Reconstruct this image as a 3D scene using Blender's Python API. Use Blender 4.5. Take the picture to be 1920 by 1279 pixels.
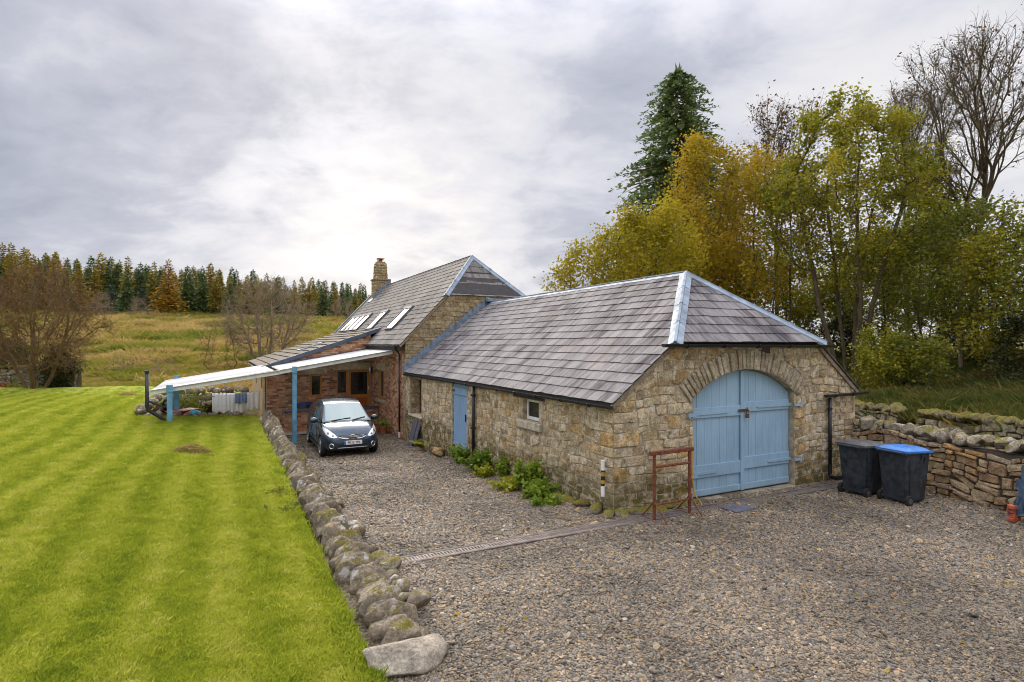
import bpy, bmesh, math, random
import numpy as np
from mathutils import Vector, Matrix, noise, kdtree

for o in list(bpy.data.objects):
    bpy.data.objects.remove(o)
scene = bpy.context.scene
COL = scene.collection

# ------------------------------------------------------------------ camera
cam_data = bpy.data.cameras.new('camera')
cam = bpy.data.objects.new('camera', cam_data)
COL.objects.link(cam)
cam_data.sensor_width = 36.0
cam_data.lens = 36.0 * 1085 / 1920
cam_data.shift_y = 5.5 / 1920
cam_data.clip_start = 0.1
cam_data.clip_end = 5000
cam.location = (0, 0, 2.9)
cam.rotation_euler = (math.radians(90), 0, 0)
scene.camera = cam

# ------------------------------------------------------------------ light
SUN_AZ = math.atan2(-0.32, 1.0)          # bearing of the veiled sun, measured from +Y
SUN_EL = math.radians(30)
world = bpy.data.worlds.new('World')
scene.world = world
world.use_nodes = True
SKY_STRENGTH = 0.1

sun_data = bpy.data.lights.new('sun', 'SUN')
sun_data.energy = 1.5
sun_data.angle = math.radians(40)
sun_data.color = (1.0, 0.89, 0.72)
sun = bpy.data.objects.new('sun', sun_data)
COL.objects.link(sun)
sdir = Vector((math.sin(SUN_AZ) * math.cos(SUN_EL), math.cos(SUN_AZ) * math.cos(SUN_EL), math.sin(SUN_EL)))
sun.rotation_euler = sdir.to_track_quat('Z', 'Y').to_euler()
sun.location = sdir * 50

scene.view_settings.view_transform = 'Standard'
scene.view_settings.look = 'None'
scene.view_settings.gamma = 1.0
scene.view_settings.use_curve_mapping = False
scene.view_settings.exposure = 1.17
scene.render.engine = 'CYCLES'
scene.cycles.use_denoising = True
scene.cycles.filter_width = 1.0
scene.cycles.max_bounces = 6
scene.cycles.transparent_max_bounces = 8
scene.cycles.caustics_reflective = False
scene.cycles.caustics_refractive = False


class NT:
    """small helper to write node trees"""
    def __init__(self, tree):
        self.t = tree
        self.t.nodes.clear()

    def n(self, typ, ins=None, **props):
        nd = self.t.nodes.new(typ)
        for k, v in props.items():
            setattr(nd, k, v)
        for k, v in (ins or {}).items():
            sock = nd.inputs[k]
            if isinstance(v, bpy.types.NodeSocket):
                self.t.links.new(v, sock)
            else:
                sock.default_value = v
        return nd

    def link(self, a, b):
        self.t.links.new(a, b)

    def math(self, op, a, b=0.0, clamp=False):
        nd = self.n('ShaderNodeMath', {0: a, 1: b}, operation=op)
        nd.use_clamp = clamp
        return nd.outputs[0]

    def mix(self, fac, a, b, mode='MIX'):
        nd = self.n('ShaderNodeMix', data_type='RGBA', blend_type=mode)
        for i, v in ((0, fac), (6, a), (7, b)):
            if isinstance(v, bpy.types.NodeSocket):
                self.t.links.new(v, nd.inputs[i])
            else:
                nd.inputs[i].default_value = v if i == 0 else (tuple(v) + (1,))[:4]
        return nd.outputs[2]

    def ramp(self, fac, stops, interp='LINEAR'):
        nd = self.n('ShaderNodeValToRGB')
        cr = nd.color_ramp
        cr.interpolation = interp
        while len(cr.elements) > 1:
            cr.elements.remove(cr.elements[0])
        cr.elements[0].position = stops[0][0]
        cr.elements[0].color = (tuple(stops[0][1]) + (1,))[:4]
        for p, c in stops[1:]:
            e = cr.elements.new(p)
            e.color = (tuple(c) + (1,))[:4]
        self.t.links.new(fac, nd.inputs[0])
        return nd.outputs[0]

    def maprange(self, v, a, b, c=0.0, d=1.0, smooth=True):
        nd = self.n('ShaderNodeMapRange', {0: v, 1: a, 2: b, 3: c, 4: d})
        nd.interpolation_type = 'SMOOTHSTEP' if smooth else 'LINEAR'
        return nd.outputs[0]

    def noise(self, vec, scale, detail=4.0, rough=0.55, dist=0.0):
        nd = self.n('ShaderNodeTexNoise', {'Vector': vec, 'Scale': scale, 'Detail': detail, 'Roughness': rough, 'Distortion': dist})
        return nd.outputs[0]

    def mapping(self, vec, loc=(0, 0, 0), rot=(0, 0, 0), scale=(1, 1, 1)):
        return self.n('ShaderNodeMapping', {'Vector': vec, 'Location': loc, 'Rotation': rot, 'Scale': scale}).outputs[0]


# ---- overcast sky: a Nishita sky almost wholly behind layered cloud, brighter round the veiled sun
def build_sky():
    nt = NT(world.node_tree)
    sky = nt.n('ShaderNodeTexSky', sky_type='NISHITA')
    sky.sun_disc = False
    sky.sun_elevation = SUN_EL
    sky.sun_rotation = SUN_AZ
    sky.air_density = 1.0
    sky.dust_density = 2.5
    d = nt.n('ShaderNodeTexCoord').outputs['Generated']
    sep = nt.n('ShaderNodeSeparateXYZ', {0: d})
    x, y, z = sep.outputs
    zc = nt.math('MAXIMUM', z, 0.0)
    den = nt.math('ADD', zc, 0.36)
    px = nt.math('DIVIDE', x, den)
    py = nt.math('DIVIDE', y, den)
    p = nt.n('ShaderNodeCombineXYZ', {0: px, 1: py, 2: 0.0}).outputs[0]
    big = nt.noise(nt.mapping(p, loc=(2.72, 0.55, 0), scale=(0.62, 0.5, 1)), 1.0, 3.0, 0.5, 0.25)
    mid = nt.noise(nt.mapping(p, loc=(7.3, 1.9, 0), rot=(0, 0, 0.5), scale=(1.25, 1.5, 1)), 1.3, 8.0, 0.56, 0.2)
    fine = nt.noise(nt.mapping(p, loc=(1.3, 4.1, 0), scale=(2.4, 3.0, 1)), 1.9, 8.0, 0.6, 0.3)
    t = nt.math('ADD', nt.math('MULTIPLY', big, 0.48), nt.math('MULTIPLY', mid, 0.38))
    t = nt.math('ADD', t, nt.math('MULTIPLY', fine, 0.22))
    # a heavier bank of cloud to the left, with ragged edges
    v = Vector((-0.95, 1.0, 0.42)).normalized()
    dl = nt.n('ShaderNodeVectorMath', {0: d, 1: tuple(v)}, operation='DOT_PRODUCT').outputs['Value']
    dl = nt.math('ADD', dl, nt.math('MULTIPLY', nt.math('SUBTRACT', mid, 0.5), 0.22))
    t = nt.math('SUBTRACT', t, nt.math('MULTIPLY', nt.maprange(dl, 0.82, 0.98), 0.09))
    t = nt.math('SUBTRACT', t, 0.05)
    cloud = nt.ramp(t, [(0.34, (1.75, 1.88, 2.3)), (0.425, (2.4, 2.5, 2.9)), (0.475, (3.15, 3.2, 3.5)), (0.53, (3.65, 3.63, 3.78)), (0.60, (3.95, 3.9, 3.95)), (0.70, (4.4, 4.28, 4.2))])
    # thinner cloud near the hidden sun: a wide and a narrow glow just above the horizon
    def glow(dirv, k):
        v = Vector(dirv).normalized()
        dt = nt.n('ShaderNodeVectorMath', {0: d, 1: tuple(v)}, operation='DOT_PRODUCT').outputs['Value']
        e = nt.math('MULTIPLY', nt.math('SUBTRACT', dt, 1.0), k)
        return nt.math('EXPONENT', e)
    g1 = glow((-0.20, 1.0, 0.12), 40.0)
    g2 = glow((-0.19, 1.0, 0.125), 190.0)
    gmod = nt.maprange(mid, 0.36, 0.62, 0.35, 1.25)
    warm = nt.mix(1.0, (2.3, 2.05, 1.75), (1, 1, 1), 'MULTIPLY')
    c = nt.n('ShaderNodeVectorMath', {0: (0.55, 0.44, 0.28), 'Scale': nt.math('MULTIPLY', g1, gmod)}, operation='SCALE').outputs[0]
    c2 = nt.n('ShaderNodeVectorMath', {0: (1.5, 1.25, 0.8), 'Scale': nt.math('MULTIPLY', g2, gmod)}, operation='SCALE').outputs[0]
    cloud = nt.mix(1.0, cloud, c, 'ADD')
    cloud = nt.mix(1.0, cloud, c2, 'ADD')
    g3 = nt.math('MULTIPLY', glow((-0.38, 1.0, 0.36), 60.0), nt.maprange(fine, 0.35, 0.6, 0.2, 1.3))
    c3 = nt.n('ShaderNodeVectorMath', {0: (0.4, 0.38, 0.34), 'Scale': g3}, operation='SCALE').outputs[0]
    cloud = nt.mix(1.0, cloud, c3, 'ADD')
    # an overcast sky is brighter overhead than low down
    lift = nt.maprange(z, 0.40, 0.88, 1.0, 3.3)
    cloud = nt.n('ShaderNodeVectorMath', {0: cloud, 'Scale': lift}, operation='SCALE').outputs[0]
    col = nt.mix(0.985, sky.outputs[0], cloud)
    bg = nt.n('ShaderNodeBackground', {'Color': col, 'Strength': SKY_STRENGTH})
    out = nt.n('ShaderNodeOutputWorld', {'Surface': bg.outputs[0]})
build_sky()

# ------------------------------------------------------------------ frames: yard coordinates b (along the gable), a (along the barn)
TH = math.atan2(0.453, 0.8916)
CT, ST = math.cos(TH), math.sin(TH)
P0 = (1.72, 9.83)


def W(a, b, z=0.0):
    return Vector((P0[0] + b * CT - a * ST, P0[1] + b * ST + a * CT, z))


def AB(x, y):
    dx, dy = x - P0[0], y - P0[1]
    return -dx * ST + dy * CT, dx * CT + dy * ST


def sstep(e0, e1, x):
    t = np.clip((np.asarray(x, float) - e0) / (e1 - e0), 0, 1)
    return t * t * (3 - 2 * t)


def gravel_z(a, b):
    a = np.asarray(a, float)
    return -0.045 * np.clip(a, 0, 12.3) * sstep(0, 1.5, a)


def lawn_z(a, b):
    a = np.asarray(a, float); b = np.asarray(b, float)
    base = 0.07 + 0.23 * sstep(-4, 14, a)
    d = -4.8 - b
    return base + 0.30 * sstep(0, 5.5, d) + 0.03 * np.sin(a * 0.55 + b * 0.2) + 0.03 * np.sin(b * 0.7 - a * 0.15) * sstep(0, 3, d)


# ------------------------------------------------------------------ object helpers
def tag(o, label=None, cat=None, group=None, kind=None):
    if label: o['label'] = label
    if cat: o['category'] = cat
    if group: o['group'] = group
    if kind: o['kind'] = kind
    return o


def thing(name, label, cat, loc=(0, 0, 0), rz=0.0, group=None):
    o = bpy.data.objects.new(name, None)
    o.empty_display_size = 0.2
    COL.objects.link(o)
    o.location = loc
    o.rotation_euler = (0, 0, rz)
    return tag(o, label, cat, group)


def link_mesh(name, me, mat, parent=None, loc=None, rot=None, scale=None):
    o = bpy.data.objects.new(name, me)
    if mat is not None and len(me.materials) == 0:
        me.materials.append(mat)
    COL.objects.link(o)
    if parent is not None: o.parent = parent
    if loc is not None: o.location = loc
    if rot is not None: o.rotation_euler = rot
    if scale is not None: o.scale = scale
    return o


def np_mesh(name, verts, faces, smooth=False, attrs=None, uvs=None):
    """verts (n,3) array, faces (m,k) array of equal size"""
    verts = np.asarray(verts, np.float32); faces = np.asarray(faces, np.int32)
    me = bpy.data.meshes.new(name)
    m, k = faces.shape
    me.vertices.add(len(verts)); me.vertices.foreach_set('co', verts.ravel())
    me.loops.add(m * k); me.loops.foreach_set('vertex_index', faces.ravel())
    me.polygons.add(m)
    me.polygons.foreach_set('loop_start', np.arange(m, dtype=np.int32) * k)
    me.polygons.foreach_set('loop_total', np.full(m, k, np.int32))
    if smooth:
        me.polygons.foreach_set('use_smooth', np.ones(m, bool))
    for nm, arr in (attrs or {}).items():
        at = me.attributes.new(nm, 'FLOAT', 'POINT')
        at.data.foreach_set('value', np.asarray(arr, np.float32))
    if uvs is not None:
        uv = me.uv_layers.new(name='UVMap')
        uv.data.foreach_set('uv', np.asarray(uvs, np.float32)[faces.ravel()].ravel())
    me.update(calc_edges=True)
    return me


class MB:
    """collects shapes and builds ONE mesh object"""
    def __init__(self):
        self.v = []; self.f = []; self.r = []; self.uv = []; self.rnd = 0.0

    def add(self, vs, fs, uvs=None):
        k = len(self.v)
        self.v += [tuple(p) for p in vs]
        self.f += [tuple(k + i for i in f) for f in fs]
        self.r += [self.rnd] * len(vs)
        self.uv += list(uvs) if uvs else [(p[0], p[2]) for p in vs]
        return self

    def box(self, c, s, M=None, taper=1.0):
        x, y, z = s[0] / 2, s[1] / 2, s[2] / 2
        vs = [Vector((sx * x * (taper if sz > 0 else 1), sy * y * (taper if sz > 0 else 1), sz * z)) for sz in (-1, 1) for sy in (-1, 1) for sx in (-1, 1)]
        if M is not None: vs = [M @ v for v in vs]
        vs = [v + Vector(c) for v in vs]
        return self.add(vs, [(0, 2, 3, 1), (4, 5, 7, 6), (0, 1, 5, 4), (2, 6, 7, 3), (0, 4, 6, 2), (1, 3, 7, 5)])

    def box2(self, lo, hi):
        return self.box([(p + q) / 2 for p, q in zip(lo, hi)], [abs(q - p) for p, q in zip(lo, hi)])

    def bar(self, p, q, w, h, up=(0, 0, 1)):
        p, q = Vector(p), Vector(q)
        d = (q - p); L = d.length; d.normalize()
        u = Vector(up); s = d.cross(u)
        if s.length < 1e-4: s = d.cross(Vector((1, 0, 0)))
        s.normalize(); u = s.cross(d)
        vs = []
        for t in (p, q):
            for a, b in ((-1, -1), (1, -1), (1, 1), (-1, 1)):
                vs.append(t + s * (a * w / 2) + u * (b * h / 2))
        return self.add(vs, [(3, 2, 1, 0), (4, 5, 6, 7), (0, 1, 5, 4), (1, 2, 6, 5), (2, 3, 7, 6), (3, 0, 4, 7)])

    def tube(self, pts, radii, n=8, cap=True):
        pts = [Vector(p) for p in pts]
        if not hasattr(radii, '__len__'): radii = [radii] * len(pts)
        k = len(self.v); vs = []; fs = []
        prev = None
        for i, p in enumerate(pts):
            d = (pts[min(i + 1, len(pts) - 1)] - pts[max(i - 1, 0)]).normalized()
            if prev is None:
                ref = Vector((0, 0, 1)) if abs(d.z) < 0.9 else Vector((1, 0, 0))
                s = d.cross(ref).normalized()
            else:
                s = (prev - d * prev.dot(d)).normalized()
            prev = s
            u = s.cross(d)
            for j in range(n):
                t = 2 * math.pi * j / n
                vs.append(p + (s * math.cos(t) + u * math.sin(t)) * radii[i])
        for i in range(len(pts) - 1):
            for j in range(n):
                j2 = (j + 1) % n
                fs.append((i * n + j, i * n + j2, (i + 1) * n + j2, (i + 1) * n + j))
        if cap:
            fs.append(tuple(range(n))); fs.append(tuple((len(pts) - 1) * n + j for j in reversed(range(n))))
        return self.add(vs, fs)

    def cyl(self, p, q, r, n=16):
        return self.tube([p, q], [r, r], n)

    def prism(self, poly, d0, d1, frame):
        """2D polygon extruded between depths d0 and d1; frame(u, w, d) -> point"""
        n = len(poly)
        vs = [frame(u, w, d0) for u, w in poly] + [frame(u, w, d1) for u, w in poly]
        fs = [tuple(range(n)), tuple(reversed(range(n, 2 * n)))]
        fs += [(i, n + i, n + (i + 1) % n, (i + 1) % n) for i in range(n)]
        uv = [(u, w) for u, w in poly] * 2
        return self.add(vs, fs, uv)

    def mesh(self, name, smooth=False, bevel=0.0, seg=2, angle=0.6):
        me = bpy.data.meshes.new(name)
        me.from_pydata([tuple(p) for p in self.v], [], self.f)
        at = me.attributes.new('rnd', 'FLOAT', 'POINT')
        at.data.foreach_set('value', self.r)
        uvl = me.uv_layers.new(name='UVMap')
        li = np.empty(len(me.loops), np.int32); me.loops.foreach_get('vertex_index', li)
        uvl.data.foreach_set('uv', np.asarray(self.uv, np.float32)[li].ravel())
        bm = bmesh.new(); bm.from_mesh(me)
        bmesh.ops.recalc_face_normals(bm, faces=bm.faces)
        if bevel > 0:
            es = [e for e in bm.edges if len(e.link_faces) == 2 and e.calc_face_angle(0) > angle]
            bmesh.ops.bevel(bm, geom=es, offset=bevel, segments=seg, profile=0.6, affect='EDGES', clamp_overlap=True)
        if smooth:
            for f in bm.faces: f.smooth = True
        bm.to_mesh(me); bm.free()
        return me

    def build(self, name, mat, parent=None, smooth=False, bevel=0.0, seg=2, **kw):
        me = self.mesh(name, smooth, bevel, seg)
        o = link_mesh(name, me, mat, parent, **kw)
        if smooth and bevel == 0:
            pass
        return o


def copy_tree(o, parent=None):
    c = o.copy(); COL.objects.link(c)
    if parent is not None:
        c.parent = parent
        c.matrix_parent_inverse = o.matrix_parent_inverse.copy()
    for ch in [k for k in bpy.data.objects if k.parent == o]:
        copy_tree(ch, c)
    return c


def text_mesh(body, size, name, depth=0.002, bold=0.0):
    cu = bpy.data.curves.new(name, 'FONT')
    cu.body = body; cu.size = size; cu.extrude = depth; cu.align_x = 'CENTER'; cu.align_y = 'CENTER'; cu.offset = bold
    o = bpy.data.objects.new(name, cu); COL.objects.link(o)
    dg = bpy.context.evaluated_depsgraph_get()
    me = bpy.data.meshes.new_from_object(o.evaluated_get(dg))
    bpy.data.objects.remove(o); bpy.data.curves.remove(cu)
    return me
# ------------------------------------------------------------------ materials
M = {}


def new_mat(name):
    m = bpy.data.materials.new(name)
    m.use_nodes = True
    return m, NT(m.node_tree)


def finish(m, nt, color, rough=0.7, bump=None, bump_d=0.01, bump_s=0.6, **kw):
    ins = {'Base Color': color if isinstance(color, bpy.types.NodeSocket) else (tuple(color) + (1,))[:4], 'Roughness': rough}
    for k, v in kw.items():
        ins[k.replace('_', ' ')] = v
    b = nt.n('ShaderNodeBsdfPrincipled', ins)
    if bump is not None:
        bn = nt.n('ShaderNodeBump', {'Height': bump, 'Strength': bump_s, 'Distance': bump_d})
        nt.link(bn.outputs[0], b.inputs['Normal'])
    nt.n('ShaderNodeOutputMaterial', {'Surface': b.outputs[0]})
    M[m.name] = m
    return b


def rnd_value(nt):
    a = nt.n('ShaderNodeAttribute', attribute_name='rnd').outputs['Fac']
    o = nt.n('ShaderNodeObjectInfo').outputs['Random']
    return nt.math('FRACT', nt.math('ADD', a, o))


def pos(nt):
    return nt.n('ShaderNodeNewGeometry').outputs['Position']


def simple(name, color, rough=0.6, var=0.12, scale=6.0, bump=0.0, **kw):
    m, nt = new_mat(name)
    P = pos(nt)
    n1 = nt.noise(P, scale, 5.0)
    dark = tuple(c * (1 - var * 1.6) for c in color); lite = tuple(min(1, c * (1 + var)) for c in color)
    col = nt.ramp(n1, [(0.3, dark), (0.7, lite)])
    r = nt.maprange(nt.noise(P, scale * 2.3, 3), 0.3, 0.7, max(0.02, rough - 0.1), min(1, rough + 0.1))
    finish(m, nt, col, r, nt.noise(P, scale * 8, 4) if bump else None, bump or 0.01, 0.6, **kw)
    return m


def stone_mat(name, ramp, lichen=0.35, moss_z=None, moss_up=0.0, ochre=0.25, scale=1.0, white=(0.62, 0.58, 0.48), grime=0.6, mossc=((0.055, 0.05, 0.012), (0.12, 0.10, 0.012))):
    m, nt = new_mat(name)
    P = pos(nt)
    r = rnd_value(nt)
    n_big = nt.noise(P, 1.3 * scale, 3)
    n_mid = nt.noise(P, 7 * scale, 6, 0.65)
    n_fine = nt.noise(P, 34 * scale, 6, 0.7)
    base = nt.ramp(nt.math('FRACT', nt.math('ADD', r, nt.math('MULTIPLY', n_big, 0.25))), ramp)
    tone = nt.maprange(n_mid, 0.3, 0.72, 0.62, 1.3)
    base = nt.n('ShaderNodeVectorMath', {0: base, 'Scale': tone}, operation='SCALE').outputs[0]
    fine = nt.maprange(n_fine, 0.3, 0.7, 0.62, 1.28)
    base = nt.n('ShaderNodeVectorMath', {0: base, 'Scale': fine}, operation='SCALE').outputs[0]
    o = nt.maprange(nt.noise(nt.mapping(P, loc=(3, 7, 1)), 2.6 * scale, 5, 0.6), 0.56, 0.72, 0, ochre)
    base = nt.mix(o, base, (0.36, 0.19, 0.05))
    dk = nt.maprange(nt.noise(nt.mapping(P, loc=(13, 2, 9)), 4.5 * scale, 7, 0.68), 0.55, 0.74, 0, grime)
    base = nt.mix(dk, base, (0.07, 0.055, 0.042))
    li = nt.maprange(nt.noise(nt.mapping(P, loc=(5, 1, 4)), 5.5 * scale, 7, 0.62), 0.55, 0.66, 0, lichen)
    base = nt.mix(li, base, white)
    if moss_z is not None:
        z = nt.n('ShaderNodeSeparateXYZ', {0: P}).outputs[2]
        mz = nt.maprange(nt.math('ADD', z, nt.math('MULTIPLY', nt.noise(P, 2.2, 5), 0.9)), moss_z[0], moss_z[1], 1, 0)
        mm = nt.math('MULTIPLY', mz, nt.maprange(nt.noise(P, 5, 6, 0.6), 0.35, 0.55))
        base = nt.mix(nt.math('MULTIPLY', mm, 0.85), base, nt.ramp(n_fine, [(0.3, mossc[0]), (0.7, mossc[1])]))
    if moss_up:
        nz = nt.n('ShaderNodeSeparateXYZ', {0: nt.n('ShaderNodeNewGeometry').outputs['Normal']}).outputs[2]
        up = nt.maprange(nz, 0.1, 0.75)
        mm = nt.math('MULTIPLY', up, nt.maprange(nt.noise(nt.mapping(P, loc=(8, 8, 2)), 4.2, 8, 0.72), 0.62 - 0.25 * moss_up, 0.70 - 0.25 * moss_up))
        base = nt.mix(nt.math('MULTIPLY', mm, 0.9), base, nt.ramp(n_fine, [(0.3, (0.10, 0.088, 0.010)), (0.7, (0.24, 0.195, 0.016))]))
    n_sp = nt.noise(nt.mapping(P, loc=(1, 9, 6)), 19 * scale, 8, 0.72)
    base = nt.mix(nt.maprange(n_sp, 0.60, 0.68, 0, lichen * 0.9), base, white)
    base = nt.mix(nt.maprange(n_sp, 0.40, 0.30, 0, grime * 0.9), base, (0.05, 0.042, 0.034))
    h = nt.math('ADD', nt.math('MULTIPLY', n_mid, 0.8), nt.math('MULTIPLY', n_fine, 0.6))
    h = nt.math('ADD', h, nt.math('MULTIPLY', n_sp, 0.5))
    finish(m, nt, base, 0.92, h, 0.045, 0.95, **{'Specular IOR Level': 0.2})
    return m


stone_mat('sandstone', [(0.0, (0.54, 0.41, 0.24)), (0.16, (0.66, 0.55, 0.38)), (0.32, (0.38, 0.265, 0.14)), (0.46, (0.60, 0.50, 0.35)), (0.58, (0.52, 0.33, 0.13)), (0.70, (0.66, 0.55, 0.37)), (0.85, (0.54, 0.44, 0.29)), (1.0, (0.33, 0.26, 0.17))],
          lichen=0.85, moss_z=(0.72, 1.25), ochre=0.8, grime=0.9, white=(0.68, 0.63, 0.52))
stone_mat('voussoir_stone', [(0.0, (0.42, 0.35, 0.25)), (0.25, (0.54, 0.47, 0.35)), (0.5, (0.36, 0.29, 0.20)), (0.75, (0.50, 0.42, 0.30)), (1.0, (0.40, 0.31, 0.20))], lichen=0.25, ochre=0.1, grime=0.5)
stone_mat('house_stone', [(0.0, (0.36, 0.28, 0.16)), (0.25, (0.44, 0.35, 0.22)), (0.5, (0.32, 0.22, 0.11)), (0.75, (0.46, 0.36, 0.22)), (1.0, (0.28, 0.22, 0.14))], lichen=0.2, ochre=0.45)
stone_mat('field_stone', [(0.0, (0.38, 0.26, 0.14)), (0.2, (0.50, 0.38, 0.23)), (0.4, (0.32, 0.20, 0.11)), (0.6, (0.46, 0.37, 0.27)), (0.8, (0.47, 0.28, 0.12)), (1.0, (0.27, 0.21, 0.15))], lichen=0.22, ochre=0.4, grime=0.5, moss_z=(0.1, 0.5))
stone_mat('coping_stone', [(0.0, (0.28, 0.235, 0.18)), (0.4, (0.38, 0.33, 0.26)), (0.7, (0.22, 0.18, 0.13)), (1.0, (0.33, 0.27, 0.20))], lichen=0.7, ochre=0.25, grime=0.9, moss_up=0.62, white=(0.62, 0.60, 0.55))
stone_mat('mossy_stone', [(0.0, (0.24, 0.21, 0.15)), (0.5, (0.34, 0.29, 0.22)), (1.0, (0.20, 0.17, 0.12))], lichen=0.45, ochre=0.3, grime=0.8, moss_up=1.5)
stone_mat('boulder_stone', [(0.0, (0.24, 0.195, 0.14)), (0.3, (0.33, 0.275, 0.20)), (0.6, (0.19, 0.15, 0.105)), (1.0, (0.29, 0.235, 0.17))], lichen=0.8, ochre=0.2, grime=0.9, moss_up=0.42, white=(0.58, 0.56, 0.51))
stone_mat('granite', [(0.0, (0.40, 0.34, 0.27)), (1.0, (0.44, 0.38, 0.30))], lichen=0.2, ochre=0.1, grime=0.4, moss_up=0.0)
simple('mortar', (0.42, 0.345, 0.24), 0.95, 0.35, 9, 0.02)
simple('dark_core', (0.085, 0.065, 0.045), 0.95, 0.3, 9, 0.02)
simple('dressed_stone', (0.56, 0.46, 0.32), 0.9, 0.2, 7, 0.006)
simple('sill_stone', (0.45, 0.40, 0.31), 0.9, 0.3, 9, 0.01)


def slate_mat(name, stops, warm=0.2, moss=0.0):
    m, nt = new_mat(name)
    uv = nt.n('ShaderNodeUVMap', uv_map='UVMap').outputs[0]
    P = pos(nt)
    r = rnd_value(nt)
    streak = nt.noise(nt.mapping(uv, scale=(10, 1.0, 1)), 1.0, 8, 0.72, 0.3)
    patch = nt.noise(nt.mapping(uv, scale=(0.8, 0.5, 1)), 1.0, 4, 0.6, 0.6)
    fine = nt.noise(P, 45, 5, 0.7)
    f = nt.math('ADD', nt.math('MULTIPLY', streak, 0.56), nt.math('MULTIPLY', r, 0.11))
    f = nt.math('ADD', f, nt.math('MULTIPLY', patch, 0.38))
    col = nt.ramp(f, stops)
    tone = nt.maprange(fine, 0.3, 0.7, 0.82, 1.15)
    col = nt.n('ShaderNodeVectorMath', {0: col, 'Scale': tone}, operation='SCALE').outputs[0]
    w = nt.maprange(nt.noise(nt.mapping(uv, loc=(4, 9, 0), scale=(1.6, 0.8, 1)), 1.0, 5, 0.65), 0.5, 0.68, 0, warm)
    col = nt.mix(w, col, (0.34, 0.26, 0.17))
    if moss:
        mo = nt.maprange(nt.noise(nt.mapping(uv, loc=(1, 5, 0), scale=(1.0, 0.7, 1)), 1.0, 6, 0.7), 0.60, 0.7, 0, moss)
        col = nt.mix(mo, col, (0.15, 0.12, 0.02))
    rough = nt.maprange(streak, 0.3, 0.7, 0.9, 0.72)
    finish(m, nt, col, rough, nt.math('ADD', streak, fine), 0.006, 0.5, **{'Specular IOR Level': 0.25})


slate_mat('barn_slate', [(0.40, (0.05, 0.042, 0.05)), (0.47, (0.125, 0.112, 0.118)), (0.535, (0.20, 0.184, 0.19)), (0.61, (0.25, 0.232, 0.235)), (0.74, (0.32, 0.295, 0.295))], 0.14)
slate_mat('house_slate', [(0.38, (0.06, 0.054, 0.056)), (0.48, (0.14, 0.128, 0.125)), (0.56, (0.20, 0.185, 0.175)), (0.72, (0.28, 0.255, 0.235))], 0.3, 0.4)
slate_mat('extension_tile', [(0.34, (0.06, 0.05, 0.04)), (0.5, (0.12, 0.10, 0.08)), (0.75, (0.20, 0.175, 0.145))], 0.4, 0.6)
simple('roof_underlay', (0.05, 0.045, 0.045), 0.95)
simple('verge_mortar', (0.25, 0.19, 0.13), 0.95, 0.3, 14, 0.01)
simple('lead', (0.24, 0.295, 0.37), 0.55, 0.28, 3.5, 0.0, Metallic=0.1)
simple('lead_flash', (0.19, 0.24, 0.32), 0.6, 0.3, 5, 0.0, Metallic=0.1)
simple('slate_fascia', (0.065, 0.085, 0.125), 0.55, 0.2, 6)
simple('black_plastic', (0.012, 0.013, 0.016), 0.38, 0.2, 5)
simple('white_plastic', (0.75, 0.75, 0.73), 0.45, 0.1, 5)
simple('black_pipe', (0.014, 0.015, 0.022), 0.4, 0.2, 5)


def painted_wood(name, color, wear=0.12):
    m, nt = new_mat(name)
    P = pos(nt)
    g = nt.noise(nt.mapping(P, scale=(14, 14, 1.0)), 2.0, 6, 0.6)
    b = nt.noise(P, 1.1, 4)
    col = nt.ramp(nt.math('ADD', nt.math('MULTIPLY', g, 0.45), nt.math('MULTIPLY', b, 0.55)), [(0.3, tuple(c * 0.70 for c in color)), (0.7, tuple(min(1, c * 1.12) for c in color))])
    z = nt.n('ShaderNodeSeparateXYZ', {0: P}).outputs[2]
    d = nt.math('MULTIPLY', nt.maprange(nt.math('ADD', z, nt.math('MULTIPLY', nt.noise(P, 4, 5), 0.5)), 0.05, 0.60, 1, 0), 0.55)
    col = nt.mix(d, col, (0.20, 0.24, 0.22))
    chips = nt.maprange(nt.noise(P, 21, 6, 0.7), 0.70, 0.74, 0, wear * 4)
    col = nt.mix(chips, col, (0.55, 0.55, 0.5))
    finish(m, nt, col, nt.maprange(g, 0.3, 0.7, 0.42, 0.6), g, 0.004, 0.5)


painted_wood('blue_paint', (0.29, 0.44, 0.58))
painted_wood('door_blue', (0.23, 0.38, 0.58))
simple('blue_steel', (0.13, 0.34, 0.50), 0.4, 0.2, 4)
simple('rust', (0.17, 0.05, 0.025), 0.85, 0.35, 18, 0.004)
simple('rusty_iron', (0.10, 0.045, 0.025), 0.8, 0.3, 20, 0.003)
simple('dark_timber', (0.05, 0.042, 0.04), 0.85, 0.3, 14, 0.006)
simple('brown_timber', (0.10, 0.055, 0.028), 0.8, 0.3, 12, 0.004)
simple('concrete', (0.42, 0.36, 0.28), 0.92, 0.25, 3.5, 0.006)
simple('drain_concrete', (0.135, 0.11, 0.095), 0.92, 0.3, 5, 0.006)
simple('drain_grate', (0.24, 0.20, 0.185), 0.6, 0.25, 9, 0.0, Metallic=0.3)
simple('drain_dark', (0.012, 0.01, 0.01), 0.9)
simple('slab_slate', (0.11, 0.11, 0.14), 0.6, 0.25, 6, 0.004)
simple('threshold', (0.30, 0.25, 0.18), 0.92, 0.35, 6, 0.01)


def wood_grain(name, c0, c1, rough=0.35):
    m, nt = new_mat(name)
    P = nt.n('ShaderNodeTexCoord').outputs['Object']
    g = nt.noise(nt.mapping(P, scale=(10, 10, 0.9)), 2.4, 6, 0.6, 0.4)
    col = nt.ramp(g, [(0.3, c0), (0.7, c1)])
    finish(m, nt, col, rough, g, 0.003, 0.4)


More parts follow.
